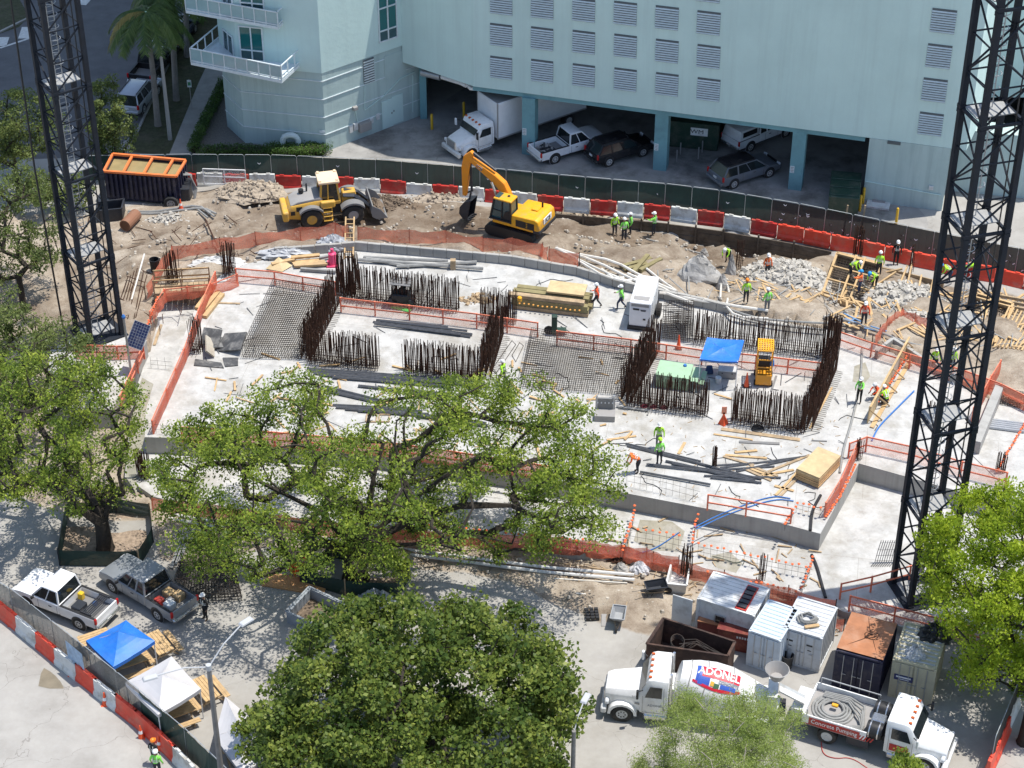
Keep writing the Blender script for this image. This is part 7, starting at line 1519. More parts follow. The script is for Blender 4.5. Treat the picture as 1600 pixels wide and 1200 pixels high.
for i, (x, y, rx, ry, h, lab) in enumerate(((1092,428,1.5,1.0,1.5,'big grey concrete boulder on the bank by the trench'),(1128,450,.5,.45,1.2,'stubby concrete pile head just right of the boulder'),(1142,425,.4,.35,1.4,'tall concrete pile head behind the boulder'),(1100,395,.35,.3,.5,'round stone on top of the bank behind the boulder'),(970,888,.5,.4,.5,'grey stone beside the white sack near the netting'))):
    t = heap('boulder', G(x, y) - Vector((0, 0, .1)), rx, ry, h, mat('grey_concrete_lump', (.36, .35, .33), .95, 0, .3, 1.5, bump=.6, bscale=8, dirt=(.2, .18, .15), damt=.6, world=True), None, rough=.2, seed=30 + i, n=16); tag(t, lab, 'boulder')
# near ground: wheelbarrows, crates, sacks, tub
def barrow(label, px, rz, m):
    t = thing('wheelbarrow', label, 'wheelbarrow', P(*px), rz); mb = MB(); o_ = [(-.5, -.35, .75), (.65, -.38, .8), (.65, .38, .8), (-.5, .35, .75)]; i_ = [(-.3, -.2, .42), (.4, -.22, .42), (.4, .22, .42), (-.3, .2, .42)]
    mb.add(o_ + i_, [(4, 5, 6, 7), (0, 1, 5, 4), (1, 2, 6, 5), (2, 3, 7, 6), (3, 0, 4, 7)]); mb.build('tray', m, t, fix=False); o = MB(); [o.bar(o_[k], o_[(k + 1) % 4], .05) for k in range(4)]; o.build('tray_rim', m, t)
    for s in (-1, 1): MB().tube([(.75, s * .05, .22), (0, s * .25, .4), (-1.0, s * .33, .62)], .025, 5).build('handle', wood2, t); MB().tube([(-.1, s * .26, .42), (-.35, s * .3, 0), (-.5, s * .3, .45)], .02, 5).build('leg', black, t)
    wo = MB().lathe([(.2, -.05), (.2, .05)], (.78, 0, .2), 'y', 14).build('wheel', tyre, t); return t
barrow('grey wheelbarrow standing on the paved ground beside the small crates', (966, 972), R(-100), mat('barrow_grey', (.30, .31, .32), .5)); barrow('dark wheelbarrow lying on the ground below the near netting', (1022, 930), R(10), darksteel)
t = thing('crate', 'small black plastic crate with square cells left of the grey wheelbarrow', 'crate', P(925, 962), R(5))
for i in range(3):
    for j in range(4): MB().box((-.25 + i * .25, -.33 + j * .22, 0), (.2, .17, .22)).build('cell', black, t)
o = MB().box((0, 0, 0), (.5, .95, .06)).build('board', hubgrey, None, loc=P(947, 970), rz=R(-3)); tag(o, 'grey board lying between the black crate and the grey wheelbarrow', 'board')
open_box('square white tub by the near netting above the white office container', 'tub', 'tub', [(1041, 912), (1049, 880), (1078, 882), (1073, 915)], .7, paint('tub_white', (.6, .6, .58), .5), base_in=.1)
tag(heap('sack', P(1000, 890), .6, .45, .55, paint('white_sack', (.62, .63, .66), .5), rough=.35, seed=41), 'bulky white sack beside the near netting', 'sack')
tag(heap('wire_coil', P(968, 878), .7, .35, .3, rust, rough=.6, seed=42), 'rusty wire heap just left of the white sack', 'wire')
tag(heap('plastic_sheet', P(585, 945), 1.3, .9, .9, mat('clear_sheet', (.30, .33, .35), .3, 0, .4, 4), rough=.6, seed=43), 'crumpled clear plastic sheeting right of the trench box', 'plastic sheet')
t = thing('plywood_stack', 'orange-brown plywood sheets lying by the trench box under the oak', 'plywood', P(460, 915), R(-14))
for k in range(3): MB().box((k * .05, 0, .05 + k * .04), (3.4, 1.1, .035)).build('sheet', paint('orange_ply', (.50, .26, .11), .7), t)
t = thing('barricade', 'folded orange plastic barricades propped at the planter beside the oak', 'barricade', P(462, 898))
for k, (x, y, ry) in enumerate(((0, 0, 25), (.3, .15, 55), (-.25, .1, 80), (.45, -.1, 10))):
    o = MB().box((0, 0, 0), (.12, .5, 1.2)).build('panel', orange, t, bevel=.03, loc=(x, y, .1)); o.rotation_euler = (0, R(ry - 40), R(20 * k))
NL = [P(x, y, .05) for x, y in ((195,778),(250,792),(330,806),(450,826),(600,846),(850,878),(990,890))]
for i in range(2):
    pts = [p - Vector((0, .55 + i * .4, -.1)) for p in NL]; tag(MB().tube(pts, .09, 6).build('pipe', whplast, None), 'long white pipe on the ground in front of the near netting, %s one' % ('inner', 'outer')[i], 'pipe')
for i, (a, b) in enumerate((((280,880),(296,838)),((274,884),(290,842)),((268,890),(284,846)))): plank('grey beam lying beside the dark rebar mesh stack, %s from the right' % ordw(i), a, b, 0, .2, .15, greypipe)
for i, (a, b, m) in enumerate((((866,905),(980,912),pvc),((870,880),(960,893),wood2),((900,928),(985,935),pvc))): plank('thin bar on the dusty ground right of the oak, %s from the top' % ordw(i), a, b, 0, .07, .06, m)
# scrap at the feet of the netting: small loose sticks that nobody could count
mb = MB()
for i in range(260):
    f = random.random(); k = random.randrange(len(ML) - 1); a = P(*ML[k]); b = P(*ML[k + 1]); p = a.lerp(b, f) - Vector((0, random.uniform(.2, 2.4), -.03)); an = random.random() * 3.1; l = random.uniform(.08, .5); mb.bar(p, p + Vector((l * math.cos(an), l * math.sin(an), random.uniform(0, .05))), .04)
stuff(tag(mb.build('litter', wood2), 'loose sticks and scraps strewn along the near netting', 'litter'))
mb = MB()
for i in range(150):
    p = P(random.uniform(960, 1330), random.uniform(650, 800), U)
    if not inpoly(p.x, p.y, UP): continue
    an = random.random() * 3.1; l = random.uniform(.08, .35); mb.bar(p + Vector((0, 0, .015)), p + Vector((l * math.cos(an), l * math.sin(an), .015)), .03)
stuff(tag(mb.build('litter', wood2), 'small scraps strewn over the front of the slab', 'litter'))
mb = MB(); r_ = np.random.default_rng(5)
for i in range(2200):
    q = (r_.uniform(150, 1600), r_.uniform(300, 540)) if i % 4 else (r_.uniform(60, 1300), r_.uniform(790, 960)); p = P(*q, .4)
    if not inpoly(p.x, p.y, DW) or inpoly(p.x, p.y, UP) or inpoly(p.x, p.y, LP): continue
    p.z = hz(p.x, p.y) + .02; s = r_.uniform(.03, .13); k = [(-1, -1, -.5), (1, -.8, -.5), (.9, 1, -.5), (-1, .8, -.5), (-.5, -.5, .6), (.6, -.5, .5), (.5, .6, .6), (-.6, .5, .5)]; a = r_.random() * 6; c_, s_ = math.cos(a), math.sin(a)
    mb.add([p + Vector(((x * c_ - y * s_) * s, (x * s_ + y * c_) * s, z * s)) for x, y, z in k], [(3, 2, 1, 0), (4, 5, 6, 7), (0, 1, 5, 4), (1, 2, 6, 5), (2, 3, 7, 6), (3, 0, 4, 7)])
stuff(tag(mb.build('loose_stones', mat('field_stone', (.42, .38, .32), .95, 0, .3, 3, world=True), fix=False), 'loose stones scattered over the dirt', 'stones'))
# scraps, wire and cables nobody could count
def scraps(label, name, area, z, n, m, lmin, lmax, wmin, wmax, poly=None, seed=1):
    r_ = np.random.default_rng(seed); mb = MB()
    for i in range(n):
        q = (r_.uniform(area[0], area[2]), r_.uniform(area[1], area[3])); p = P(*q, z if z is not None else .8)
        if poly is not None and not inpoly(p.x, p.y, poly): continue
        if z is None:
            if inpoly(p.x, p.y, UP) or not inpoly(p.x, p.y, DW): continue
            p.z = hz(p.x, p.y) + .05
        an = r_.random() * 3.1; l = r_.uniform(lmin, lmax); w_ = r_.uniform(wmin, wmax); mb.bar(p + Vector((0, 0, w_ * .4)), p + Vector((l * math.cos(an), l * math.sin(an), w_ * .4 + r_.uniform(0, .1))), w_, w_ * .5)
    return stuff(tag(mb.build(name, m), label, 'debris'))
scraps('boards and offcuts strewn over the churned ground at the right', 'debris', (1130,440,1600,560), None, 170, wood, .3, 1.8, .06, .16, None, 2); scraps('grey pipes and bars strewn over the bank at the right', 'debris', (1000,430,1600,560), None, 130, greypipe, .5, 2.6, .04, .08, None, 3)
scraps('pale bits of timber scattered over the middle of the slab', 'debris', (330,560,980,740), U, 130, wood, .2, 1.4, .05, .14, UP, 4); scraps('dark bars and ties scattered over the slab', 'debris', (330,420,1330,800), U, 200, mill, .3, 1.6, .025, .05, UP, 5); scraps('rusty bars and wire scattered on the dirt at the left', 'debris', (120,340,420,520), None, 90, rust, .3, 1.6, .03, .06, None, 6); scraps('timber offcuts scattered on the lower slab strip', 'debris', (960,810,1300,930), L, 60, wood2, .2, 1.2, .05, .12, LP, 7)
mb = MB(); r_ = np.random.default_rng(8)
for i in range(26):
    p = P(r_.uniform(560, 1330), r_.uniform(430, 800), U); an = r_.random() * 6.3; pts = []
    for k in range(9): pts.append(p + Vector((0, 0, .03))); an += r_.normal() * .7; p = p + Vector((math.cos(an), math.sin(an), 0)) * r_.uniform(.2, .55)
    if all(inpoly(q.x, q.y, UP) for q in pts): mb.tube(pts, .02, 4)
stuff(tag(mb.build('loose_cables', black), 'thin loose cables snaking over the slab', 'cables'))
# planters around the two kept trees
def planter(label, px, h=1.15):
    pts = [P(*p) for p in px]; t = thing('tree_enclosure', label, 'enclosure', pts[0]); n = len(pts); o0 = pts[0]
    for i in range(n):
        a, b = pts[i] - o0, pts[(i + 1) % n] - o0; lo, mi, hi = [], [], []
        for k in range(7):
            q = a.lerp(b, k / 6); s_ = random.uniform(-.05, .05); lo.append(q); mi.append(q + Vector((s_, s_, h * .5))); hi.append(q + Vector((0, 0, h - .06 * math.sin(math.pi * k / 6))))
        MB().sheet(lo, mi).sheet(mi, hi).build('cloth_panel', greennet, t, fix=False, smooth=True); MB().bar(a, a + Vector((0, 0, h + .1)), .07).build('post', wood2 if i % 2 else darksteel, t)
    stuff(MB().add([p - o0 + Vector((0, 0, .06)) for p in pts], [tuple(range(n))]).build('mulch', mat('mulch', (.30, .23, .17), .95, 0, .4, 5, bump=.5), t)); return t
planter('green cloth enclosure around the trunk of the left-hand tree by the parked pickups', [(94, 884), (218, 886), (240, 850), (236, 812), (182, 802), (106, 812)]); planter('green cloth enclosure around the trunk of the big oak', [(470, 912), (540, 932), (622, 936), (640, 905), (600, 882), (520, 876)])
# building side: pipe, hedge
o = MB().tube([(-.55, 0, 0), (-.55, 0, .95), (-.42, 0, 1.2), (-.15, 0, 1.32), (.15, 0, 1.32), (.42, 0, 1.2), (.55, 0, .95), (.55, 0, 0)], .22, 12).build('vent_pipe', paint('pale_vent', (.52, .62, .62), .5), None, loc=P(455, 236), smooth=True); tag(o, 'thick pale U-shaped pipe standing by the building wall above the hedge', 'pipe')
t = thing('ceiling_duct', 'fat silver duct hanging under the building soffit left of the box truck', 'duct', (-4.6, 135.2, 4.2)); MB().tube([(-2.0, 1.0, .1), (-.6, .3, .1)], .3, 10).build('duct', steel, t, smooth=True); MB().tube([(-.5, .1, .2), (.9, -.9, .25), (1.3, -1.3, .25)], .2, 10).build('white_pipe', white, t, smooth=True); MB().tube([(1.3, -1.2, .3), (1.6, -1.5, .1), (2.2, -1.6, .1)], .16, 8).build('elbow', white, t, smooth=True)
# ---------------------------------------------------------------- people
skinm = mat('skin', (.30, .17, .11), .6); lime = mat('lime_cloth', (.42, .78, .04), .7, 0, .08); limeg = mat('green_lime_cloth', (.24, .72, .10), .7, 0, .08); orc = mat('orange_cloth', (.85, .16, .025), .7, 0, .08); redc = mat('red_orange_cloth', (.80, .10, .03), .7)
dkc = mat('dark_trousers', (.03, .032, .04), .8); jean = mat('denim', (.045, .06, .11), .8); blk = mat('black_cloth', (.015, .015, .016), .8); greyc = mat('grey_cloth', (.2, .2, .2), .8); boot = mat('work_boot', (.06, .04, .025), .8)
hw_ = mat('white_helmet', (.75, .75, .74), .35); hb_ = mat('blue_helmet', (.02, .28, .60), .35); ho_ = mat('orange_helmet', (.8, .22, .02), .35); silv = mat('reflective_stripe', (.65, .66, .6), .3)
def figure(pose):
    """one continuous skinned body; pose: joint positions, facing +x"""
    J = dict(pel=(0, 0, .94), wai=(0, 0, 1.10), che=(.01, 0, 1.32), nek=(.02, 0, 1.50), hd1=(.035, 0, 1.60), hd2=(.04, 0, 1.72),
             hl=(0, .10, .90), kl=(.03, .11, .50), al=(0, .12, .09), tl=(.17, .13, .05), hr=(0, -.10, .90), kr=(.03, -.11, .50), ar=(0, -.12, .09), tr=(.17, -.13, .05),
             sl=(0, .18, 1.42), el=(-.02, .27, 1.15), wl=(.08, .28, .92), fl=(.11, .28, .85), sr=(0, -.18, 1.42), er=(-.02, -.27, 1.15), wr=(.08, -.28, .92), fr=(.11, -.28, .85))
    J.update(pose)
    RD = dict(pel=.155, wai=.14, che=.165, nek=.065, hd1=.085, hd2=.088, hl=.105, kl=.07, al=.05, tl=.045, hr=.105, kr=.07, ar=.05, tr=.045, sl=.075, el=.05, wl=.036, fl=.042, sr=.075, er=.05, wr=.036, fr=.042)
    nm = list(J); E = [('pel', 'wai'), ('wai', 'che'), ('che', 'nek'), ('nek', 'hd1'), ('hd1', 'hd2'), ('pel', 'hl'), ('hl', 'kl'), ('kl', 'al'), ('al', 'tl'), ('pel', 'hr'), ('hr', 'kr'), ('kr', 'ar'), ('ar', 'tr'), ('che', 'sl'), ('sl', 'el'), ('el', 'wl'), ('wl', 'fl'), ('che', 'sr'), ('sr', 'er'), ('er', 'wr'), ('wr', 'fr')]
    me = bpy.data.meshes.new('sk'); me.from_pydata([J[n] for n in nm], [(nm.index(a), nm.index(b)) for a, b in E], [])
    o = bpy.data.objects.new('sk', me); COL.objects.link(o); md = o.modifiers.new('s', 'SKIN'); md.use_smooth_shade = True
    for i, n in enumerate(nm):
        v = me.skin_vertices[0].data[i]; r = RD[n]; v.radius = (r, r * (.78 if n in ('pel', 'wai', 'che') else 1)); v.use_root = (n == 'pel')
    o.modifiers.new('d', 'SUBSURF').levels = 1
    dg = bpy.context.evaluated_depsgraph_get(); r = bpy.data.meshes.new_from_object(o.evaluated_get(dg)); bpy.data.objects.remove(o)
    V = [Vector(v.co) for v in r.vertices]; F = [tuple(p.vertices) for p in r.polygons]; mb = MB(); mb.add(V, F)
    for s in ('l', 'r'):                                   # five fingers, each its own short chain rooted in the palm
        p = Vector(J['f' + s]); d = (p - Vector(J['w' + s])).normalized(); sd_ = 1 if s == 'l' else -1; ax = d.cross(Vector((0, sd_, 0)));
        ax = ax.normalized() if ax.length > .1 else Vector((1, 0, 0))
        for k, (off, ln) in enumerate(((-.03, .075), (-.01, .088), (.012, .082), (.032, .065))):
            q = p + ax * off; mb.tube([q - d * .01, q + d * ln * .55, q + d * ln * .9 + Vector((0, -sd_ * ln * .35, 0))], .0095, 4)
        mb.tube([p - d * .03 - ax * .03, p - ax * .062, p + d * .035 - ax * .06], .0105, 4)
    segs = [(a, b) for a, b in E]
    def near(c):
        best = None
        for a, b in segs:
            A, Bv = Vector(J[a]), Vector(J[b]); t = max(0, min(1, (c - A).dot(Bv - A) / max(1e-6, (Bv - A).length_squared))); dd = (c - A.lerp(Bv, t)).length
            if best is None or dd < best[0]: best = (dd, a, b, t)
        return best
    for i, f in enumerate(mb.f):
        c = sum((Vector(mb.v[k]) for k in f), Vector()) / len(f); _, a, b, t = near(c)
        if b in ('hd1', 'hd2') or a == 'hd1' or (b in ('fl', 'fr')): m = 2
        elif b in ('tl', 'tr') or (b in ('al', 'ar') and t > .85): m = 3
        elif b in ('hl', 'hr', 'kl', 'kr', 'al', 'ar') or (b == 'wai' and t < .35): m = 0
        else: m = 1
        mb.m[i] = m
    ob = mb.build('person', [dkc, lime, skinm, boot], fix=True, smooth=True); pm = ob.data; bpy.data.objects.remove(ob)
    # helmet, face and vest stripes
    hd = Vector(J['hd2']); up = (hd - Vector(J['hd1'])).normalized(); fwd = Vector((1, 0, 0)) if abs(up.x) < .8 else Vector((0, 0, -1)); fwd = (fwd - up * fwd.dot(up)).normalized(); sdv = up.cross(fwd)
    def loc(x, y, z): return hd + fwd * x + sdv * y + up * z
    h = MB(); rows = []
    for r_, z in ((.128, .0), (.124, .05), (.10, .10), (.06, .135), (.012, .15)): rows.append([loc(r_ * 1.12 * math.cos(a), r_ * math.sin(a), z) for a in [2 * math.pi * k / 12 for k in range(12)]])
    h.loft(rows); brim = [[loc((.13 + (.075 if math.cos(a) > 0 else .015) * abs(math.cos(a))) * 1.05 * math.cos(a), .135 * math.sin(a), z) for a in [2 * math.pi * k / 12 for k in range(12)]] for z in (-.01, .012)]; h.loft(brim)
    ob = h.build('helmet', hw_, smooth=True); hm = ob.data; bpy.data.objects.remove(ob)
    f = MB(); f.add([loc(.085, -.018, -.05), loc(.085, .018, -.05), loc(.125, 0, -.065), loc(.09, 0, -.01)], [(0, 1, 2), (0, 2, 3), (1, 3, 2)])
    for s in (-1, 1):
        e = loc(.083, s * .035, -.025); f.box(e - Vector((0, 0, .008)), (.012, .022, .014), m=1); e = loc(0, s * .088, -.05); f.box(e - Vector((0, 0, .025)), (.03, .018, .055))
    f.box(loc(.078, 0, -.1), (.012, .05, .012), m=1)
    ob = f.build('face', [skinm, blk]); fm = ob.data; bpy.data.objects.remove(ob)
    v = MB(); w_, c_ = Vector(J['wai']), Vector(J['che']); ax = (c_ - w_).normalized(); sy = Vector((0, 1, 0)); fx = sy.cross(ax)
    for t in (.15, .6):
        p = w_ + (c_ - w_) * t; v.loft([[p + ax * z + fx * (.145 * math.cos(a)) + sy * (.172 * math.sin(a)) for a in [2 * math.pi * k / 12 for k in range(12)]] for z in (-.025, .025)], cap=False)
    for s in (-1, 1): v.bar(w_ + fx * .145 + sy * .08 * s, c_ + ax * .12 + fx * .125 + sy * .09 * s, .045, .02); v.bar(w_ - fx * .145 + sy * .08 * s, c_ + ax * .12 - fx * .125 + sy * .09 * s, .045, .02)
    ob = v.build('vest_stripes', silv, fix=False); vm = ob.data; bpy.data.objects.remove(ob)
    return pm, hm, fm, vm
POSE = dict(stand=figure({}), reach=figure(dict(el=(.22, .26, 1.28), wl=(.45, .22, 1.30), fl=(.53, .21, 1.31), er=(.12, -.28, 1.18), wr=(.33, -.2, 1.1), fr=(.41, -.18, 1.1), kl=(.1, .12, .5), al=(.08, .13, .09), tl=(.25, .14, .05))),
    walk=figure(dict(kl=(.22, .1, .53), al=(.22, .1, .10), tl=(.38, .1, .07), kr=(-.04, -.1, .50), ar=(-.32, -.1, .16), tr=(-.18, -.11, .07), el=(-.16, .26, 1.18), wl=(-.14, .27, .95), fl=(-.12, .27, .87), er=(.14, -.26, 1.16), wr=(.34, -.22, 1.08), fr=(.42, -.21, 1.08), pel=(0, 0, .93))),
    bend=figure(dict(wai=(.10, 0, 1.06), che=(.30, 0, 1.20), nek=(.46, 0, 1.27), hd1=(.54, 0, 1.30), hd2=(.63, 0, 1.36), sl=(.38, .18, 1.24), sr=(.38, -.18, 1.24), el=(.46, .24, .98), er=(.46, -.24, .98), wl=(.58, .16, .78), wr=(.58, -.16, .78), fl=(.61, .15, .71), fr=(.61, -.15, .71), pel=(-.08, 0, .90), hl=(-.08, .1, .87), hr=(-.08, -.1, .87))),
    crouch=figure(dict(pel=(-.1, 0, .42), hl=(-.08, .1, .42), hr=(-.08, -.1, .42), kl=(.30, .14, .52), kr=(.28, -.14, .30), al=(.08, .14, .09), ar=(-.1, -.13, .11), tl=(.25, .15, .05), tr=(.05, -.14, .05), wai=(-.02, 0, .58), che=(.12, 0, .80), nek=(.2, 0, .96), hd1=(.25, 0, 1.05), hd2=(.28, 0, 1.16), sl=(.14, .18, .89), sr=(.14, -.18, .89), el=(.3, .26, .7), er=(.3, -.25, .68), wl=(.48, .16, .58), wr=(.48, -.14, .55), fl=(.55, .15, .55), fr=(.55, -.13, .52))))
def worker(label, px, z, pose, rz, shirt, trou=dkc, hel=hw_, sc=1.0, vest=True):
    p = P(*px, z) if z is not None else G(*px); pm, hm, fm, vm = POSE[pose]; o = link('person', pm, None, p, R(rz)); o.scale = (sc * random.uniform(.97, 1.03),) + (sc * random.uniform(.95, 1.08),) + (sc * random.uniform(.94, 1.04),); tag(o, label, 'person', 'workers on the site')
    for i, m in enumerate((trou, shirt, skinm, boot)): o.material_slots[i].link = 'OBJECT'; o.material_slots[i].material = m
    h = link('helmet', hm, o); h.material_slots[0].link = 'OBJECT'; h.material_slots[0].material = hel; link('face', fm, o)
    if vest: link('vest_stripes', vm, o)
    return o
for a in (
 ('worker in lime standing left in the group of three by the trench', (960,368), None, 'stand', -60, lime), ('worker in green lime with back turned, front of the group of three by the trench', (975,376), None, 'stand', 100, limeg), ('worker in lime at the back right of the group of three by the trench', (985,366), None, 'stand', 190, limeg),
 ('worker in green lime stretching an arm toward the trench wall', (1022,368), -.6, 'reach', 160, limeg), ('worker in lime bending near the boulder', (1137,410), -.3, 'bend', -120, lime), ('worker in orange beside the pale rubble heap', (1198,434), None, 'stand', -80, orc),
 ('worker with a lime vest and broad orange hat seen from behind on the bank', (1165,474), None, 'stand', 90, lime, dkc, ho_), ('worker in pale lime near the red netting bundle on the bank', (1198,488), None, 'stand', 110, limeg, greyc), ('worker in orange walking beside the long timbers', (932,481), U, 'walk', 170, redc), ('worker in green lime walking left of the white generator', (970,483), U, 'walk', 175, limeg, jean),
 ('worker with lime vest and grey sleeves striding across the slab behind the oak', (786,600), U, 'walk', 140, lime), ('worker in green lime holding the grey hose on the slab', (1342,628), U, 'reach', -120, limeg, blk), ('worker in orange crouching behind the plywood formwork wall', (1370,622), U, 'crouch', -150, redc), ('worker in lime crouching at the right of the formwork wall', (1383,632), U, 'crouch', 120, lime),
 ('worker in lime vest standing on the slab above the dark bar bundle', (1029,699), U, 'stand', -95, lime, greyc), ('worker in hooded green lime bending his knees on the bar bundle', (1030,726), U, 'stand', 100, limeg, dkc, lime), ('worker in orange stooping at the left end of the bar bundle', (996,738), U, 'bend', -170, orc, dkc, silv),
 ('worker in lime at the left of the footing crew', (1328,432), .6, 'bend', -30, lime), ('worker in orange with a blue helmet in the middle of the footing crew', (1343,458), .6, 'reach', 165, orc, jean, hb_), ('worker in lime with back turned at the rear of the footing crew', (1372,430), .6, 'stand', 80, lime), ('worker in dark clothes with a lime vest and blue helmet in the footing crew', (1366,450), .6, 'bend', -140, lime, blk, hb_),
 ('worker in black standing beside the orange-red barriers', (1399,413), None, 'stand', -90, blk, blk), ('worker in orange with a white helmet by the blue boards on the bank', (1349,508), None, 'stand', -100, redc), ('worker in lime bending with a blue helmet behind the right-hand crane, left one', (1483,440), None, 'bend', 180, lime, jean, hb_), ('worker in lime behind the right-hand crane, right one', (1508,436), None, 'bend', -10, lime),
 ('worker in lime at the far rail seen through the right-hand crane, left one', (1459,580), U, 'stand', -90, lime), ('worker in lime at the far rail seen through the right-hand crane, right one', (1486,580), U, 'stand', -70, lime),
 ('worker in black with an orange harness beside the rebar mesh stack near the grey pickup', (322,968), 0, 'stand', -140, blk, blk, hw_, 1.0), ('worker in green lime with a white helmet at the bottom edge on the road', (247,1212), 0, 'stand', 80, limeg), ('worker with an orange helmet at the road edge behind the one in green lime', (243,1195), 0, 'stand', 60, blk, dkc, ho_)):
    worker(*a)
# ---------------------------------------------------------------- trees
def leaves_mesh(name, C, size, m, parent, upb=.5, wd=.55, seed=1):
    r_ = np.random.default_rng(seed); n = len(C); nrm = r_.normal(size=(n, 3)); nrm[:, 2] = np.abs(nrm[:, 2]) * .6 + upb; nrm /= np.linalg.norm(nrm, axis=1)[:, None]
    t = r_.normal(size=(n, 3)); t -= nrm * (t * nrm).sum(1)[:, None]; t /= np.linalg.norm(t, axis=1)[:, None]; b = np.cross(nrm, t); s = size * r_.uniform(.6, 1.35, n)[:, None]
    v = np.stack([C - t * s, C + b * s * wd - nrm * s * .12, C + t * s, C - b * s * wd - nrm * s * .12], 1).reshape(-1, 3); f = np.arange(4 * n).reshape(n, 4)
    me = bpy.data.meshes.new(name); me.vertices.add(4 * n); me.vertices.foreach_set('co', v.ravel()); me.loops.add(4 * n); me.loops.foreach_set('vertex_index', f.ravel()); me.polygons.add(n); me.polygons.foreach_set('loop_start', np.arange(0, 4 * n, 4)); me.update(calc_edges=True); me.materials.append(m)
    return stuff(link(name, me, parent))
def tree(label, base, poly, cc, zc, rad, m, nclump, leaf, nleaf, csize, cat='tree', trunk_r=.35, trunk_h=2.0, shell=.55, limbs=(), bk=bark, seed=1, flat=.7, upb=.5, base_z=0, gaps=(), wd=.55, lean=(0, 0), droop=0, twig=1):
    """crown: clumps filling an ellipsoid round cc (picture point at height zc), kept where the photographed crown has leaves; branches grow to every clump"""
    r_ = np.random.default_rng(seed); B = P(*base, base_z) if not isinstance(base, Vector) else base; t = thing('tree', label, cat, B); c = P(*cc, zc) - B; pts = []; tries = 0
    while len(pts) < nclump and tries < nclump * 60:
        tries += 1; d = r_.normal(size=3); d /= np.linalg.norm(d); k = r_.uniform(shell ** 3, 1) ** (1 / 3) if r_.random() < .8 else r_.uniform(.2, 1)
        p = Vector((c.x + d[0] * rad[0] * k, c.y + d[1] * rad[1] * k, c.z + d[2] * rad[2] * k))
        if p.z < 1.2: continue
        q = Q(p + B); jx, jy = r_.normal(size=2) * 6
        if not inpoly(q[0] + jx, q[1] + jy, poly): continue
        if any(math.hypot((q[0] - g[0]) / g[2], (q[1] - g[1]) / g[3]) < 1 and r_.random() < g[4] for g in gaps): continue
        pts.append(p)
    # skeleton
    nodes_ = [(Vector((0, 0, 0)), -1), (Vector((lean[0] * .5, lean[1] * .5, trunk_h * .55)), 0), (Vector((lean[0], lean[1], trunk_h)), 1)]
    for lb in limbs:
        par = 2
        for p in lb:
            p = (P(*p[:2], p[2]) - B); nodes_.append((p, par)); par = len(nodes_) - 1
    fork = nodes_[2][0]; pts.sort(key=lambda p: (p - fork).length)
    for p in pts:
        best = min(range(2, len(nodes_)), key=lambda i: (nodes_[i][0] - p).length + .12 * (nodes_[i][0] - fork).length + (1.2 if nodes_[i][0].z > p.z + .5 else 0)); a = nodes_[best][0]; d = p - a
        if d.length > 1.6:
            mid_ = a.lerp(p, .5) + Vector((r_.normal() * .12 * d.length, r_.normal() * .12 * d.length, (.10 - droop) * d.length)); nodes_.append((mid_, best)); best = len(nodes_) - 1
        nodes_.append((p, best))
    cnt = [0.0] * len(nodes_)
    for i in range(len(nodes_) - 1, 0, -1):
        cnt[i] += 1 if i > 2 else 0; cnt[nodes_[i][1]] += cnt[i]
    mx = max(cnt); rr = [max(.025 * twig, trunk_r * (k_ / mx) ** .45) for k_ in cnt]; mb = MB()
    for i in range(3, len(nodes_)):
        p, par = nodes_[i]; a = nodes_[par][0]; r0 = min(rr[par], rr[i] * 1.5); mb.tube([a, a.lerp(p, .5) + Vector((0, 0, .02)), p], [r0, (r0 + rr[i]) / 2, rr[i] * .8], 5)
    if mb.v: mb.build('branches', bk, t, smooth=True, fix=False)
    tk_ = MB().tube([Vector((0, 0, -.15)), Vector((0, 0, .25)), nodes_[1][0], nodes_[2][0] + Vector((0, 0, .1))], [trunk_r * 1.5, trunk_r * 1.15, trunk_r * 1.0, trunk_r * .9], 10).build('trunk', bk, t, smooth=True)
    # leaves
    C = []
    for p in pts:
        s = csize * r_.uniform(.6, 1.25); k = int(nleaf * r_.uniform(.6, 1.3)); g = r_.normal(size=(k, 3)); g /= np.linalg.norm(g, axis=1)[:, None]; g *= (r_.random((k, 1)) ** .45) * s; g[:, 2] *= flat; C.append(g + np.array(p))
    leaves_mesh('crown', np.concatenate(C), leaf, m, t, upb, wd, seed); return t
oakleaf = leafmat('oak_leaf', [(.055, .10, .014), (.18, .255, .03), (.40, .47, .065)], .45); darkleaf = leafmat('sea_grape_leaf', [(.042, .082, .014), (.115, .165, .026), (.27, .31, .06)], .35)
brightleaf = leafmat('bright_leaf', [(.14, .22, .012), (.28, .38, .02), (.44, .53, .04)], .5); feath = leafmat('feathery_leaf', [(.18, .25, .05), (.30, .38, .09), (.42, .48, .16)], .45); dullleaf = leafmat('dull_leaf', [(.065, .10, .025), (.13, .17, .045), (.21, .25, .07)], .35)
OAK = [(238,745),(262,690),(300,640),(290,600),(330,578),(390,590),(432,562),(490,572),(520,600),(560,600),(600,585),(650,600),(700,588),(750,596),(790,582),(840,598),(880,612),(915,640),(930,680),(960,715),(972,770),(945,792),(965,820),(930,845),(890,830),(850,870),(830,885),(780,870),(740,880),(700,860),(650,880),(620,905),(570,900),(520,890),(470,870),(430,880),(405,930),(365,935),(350,900),(300,900),(280,860),(330,820),(260,800)]
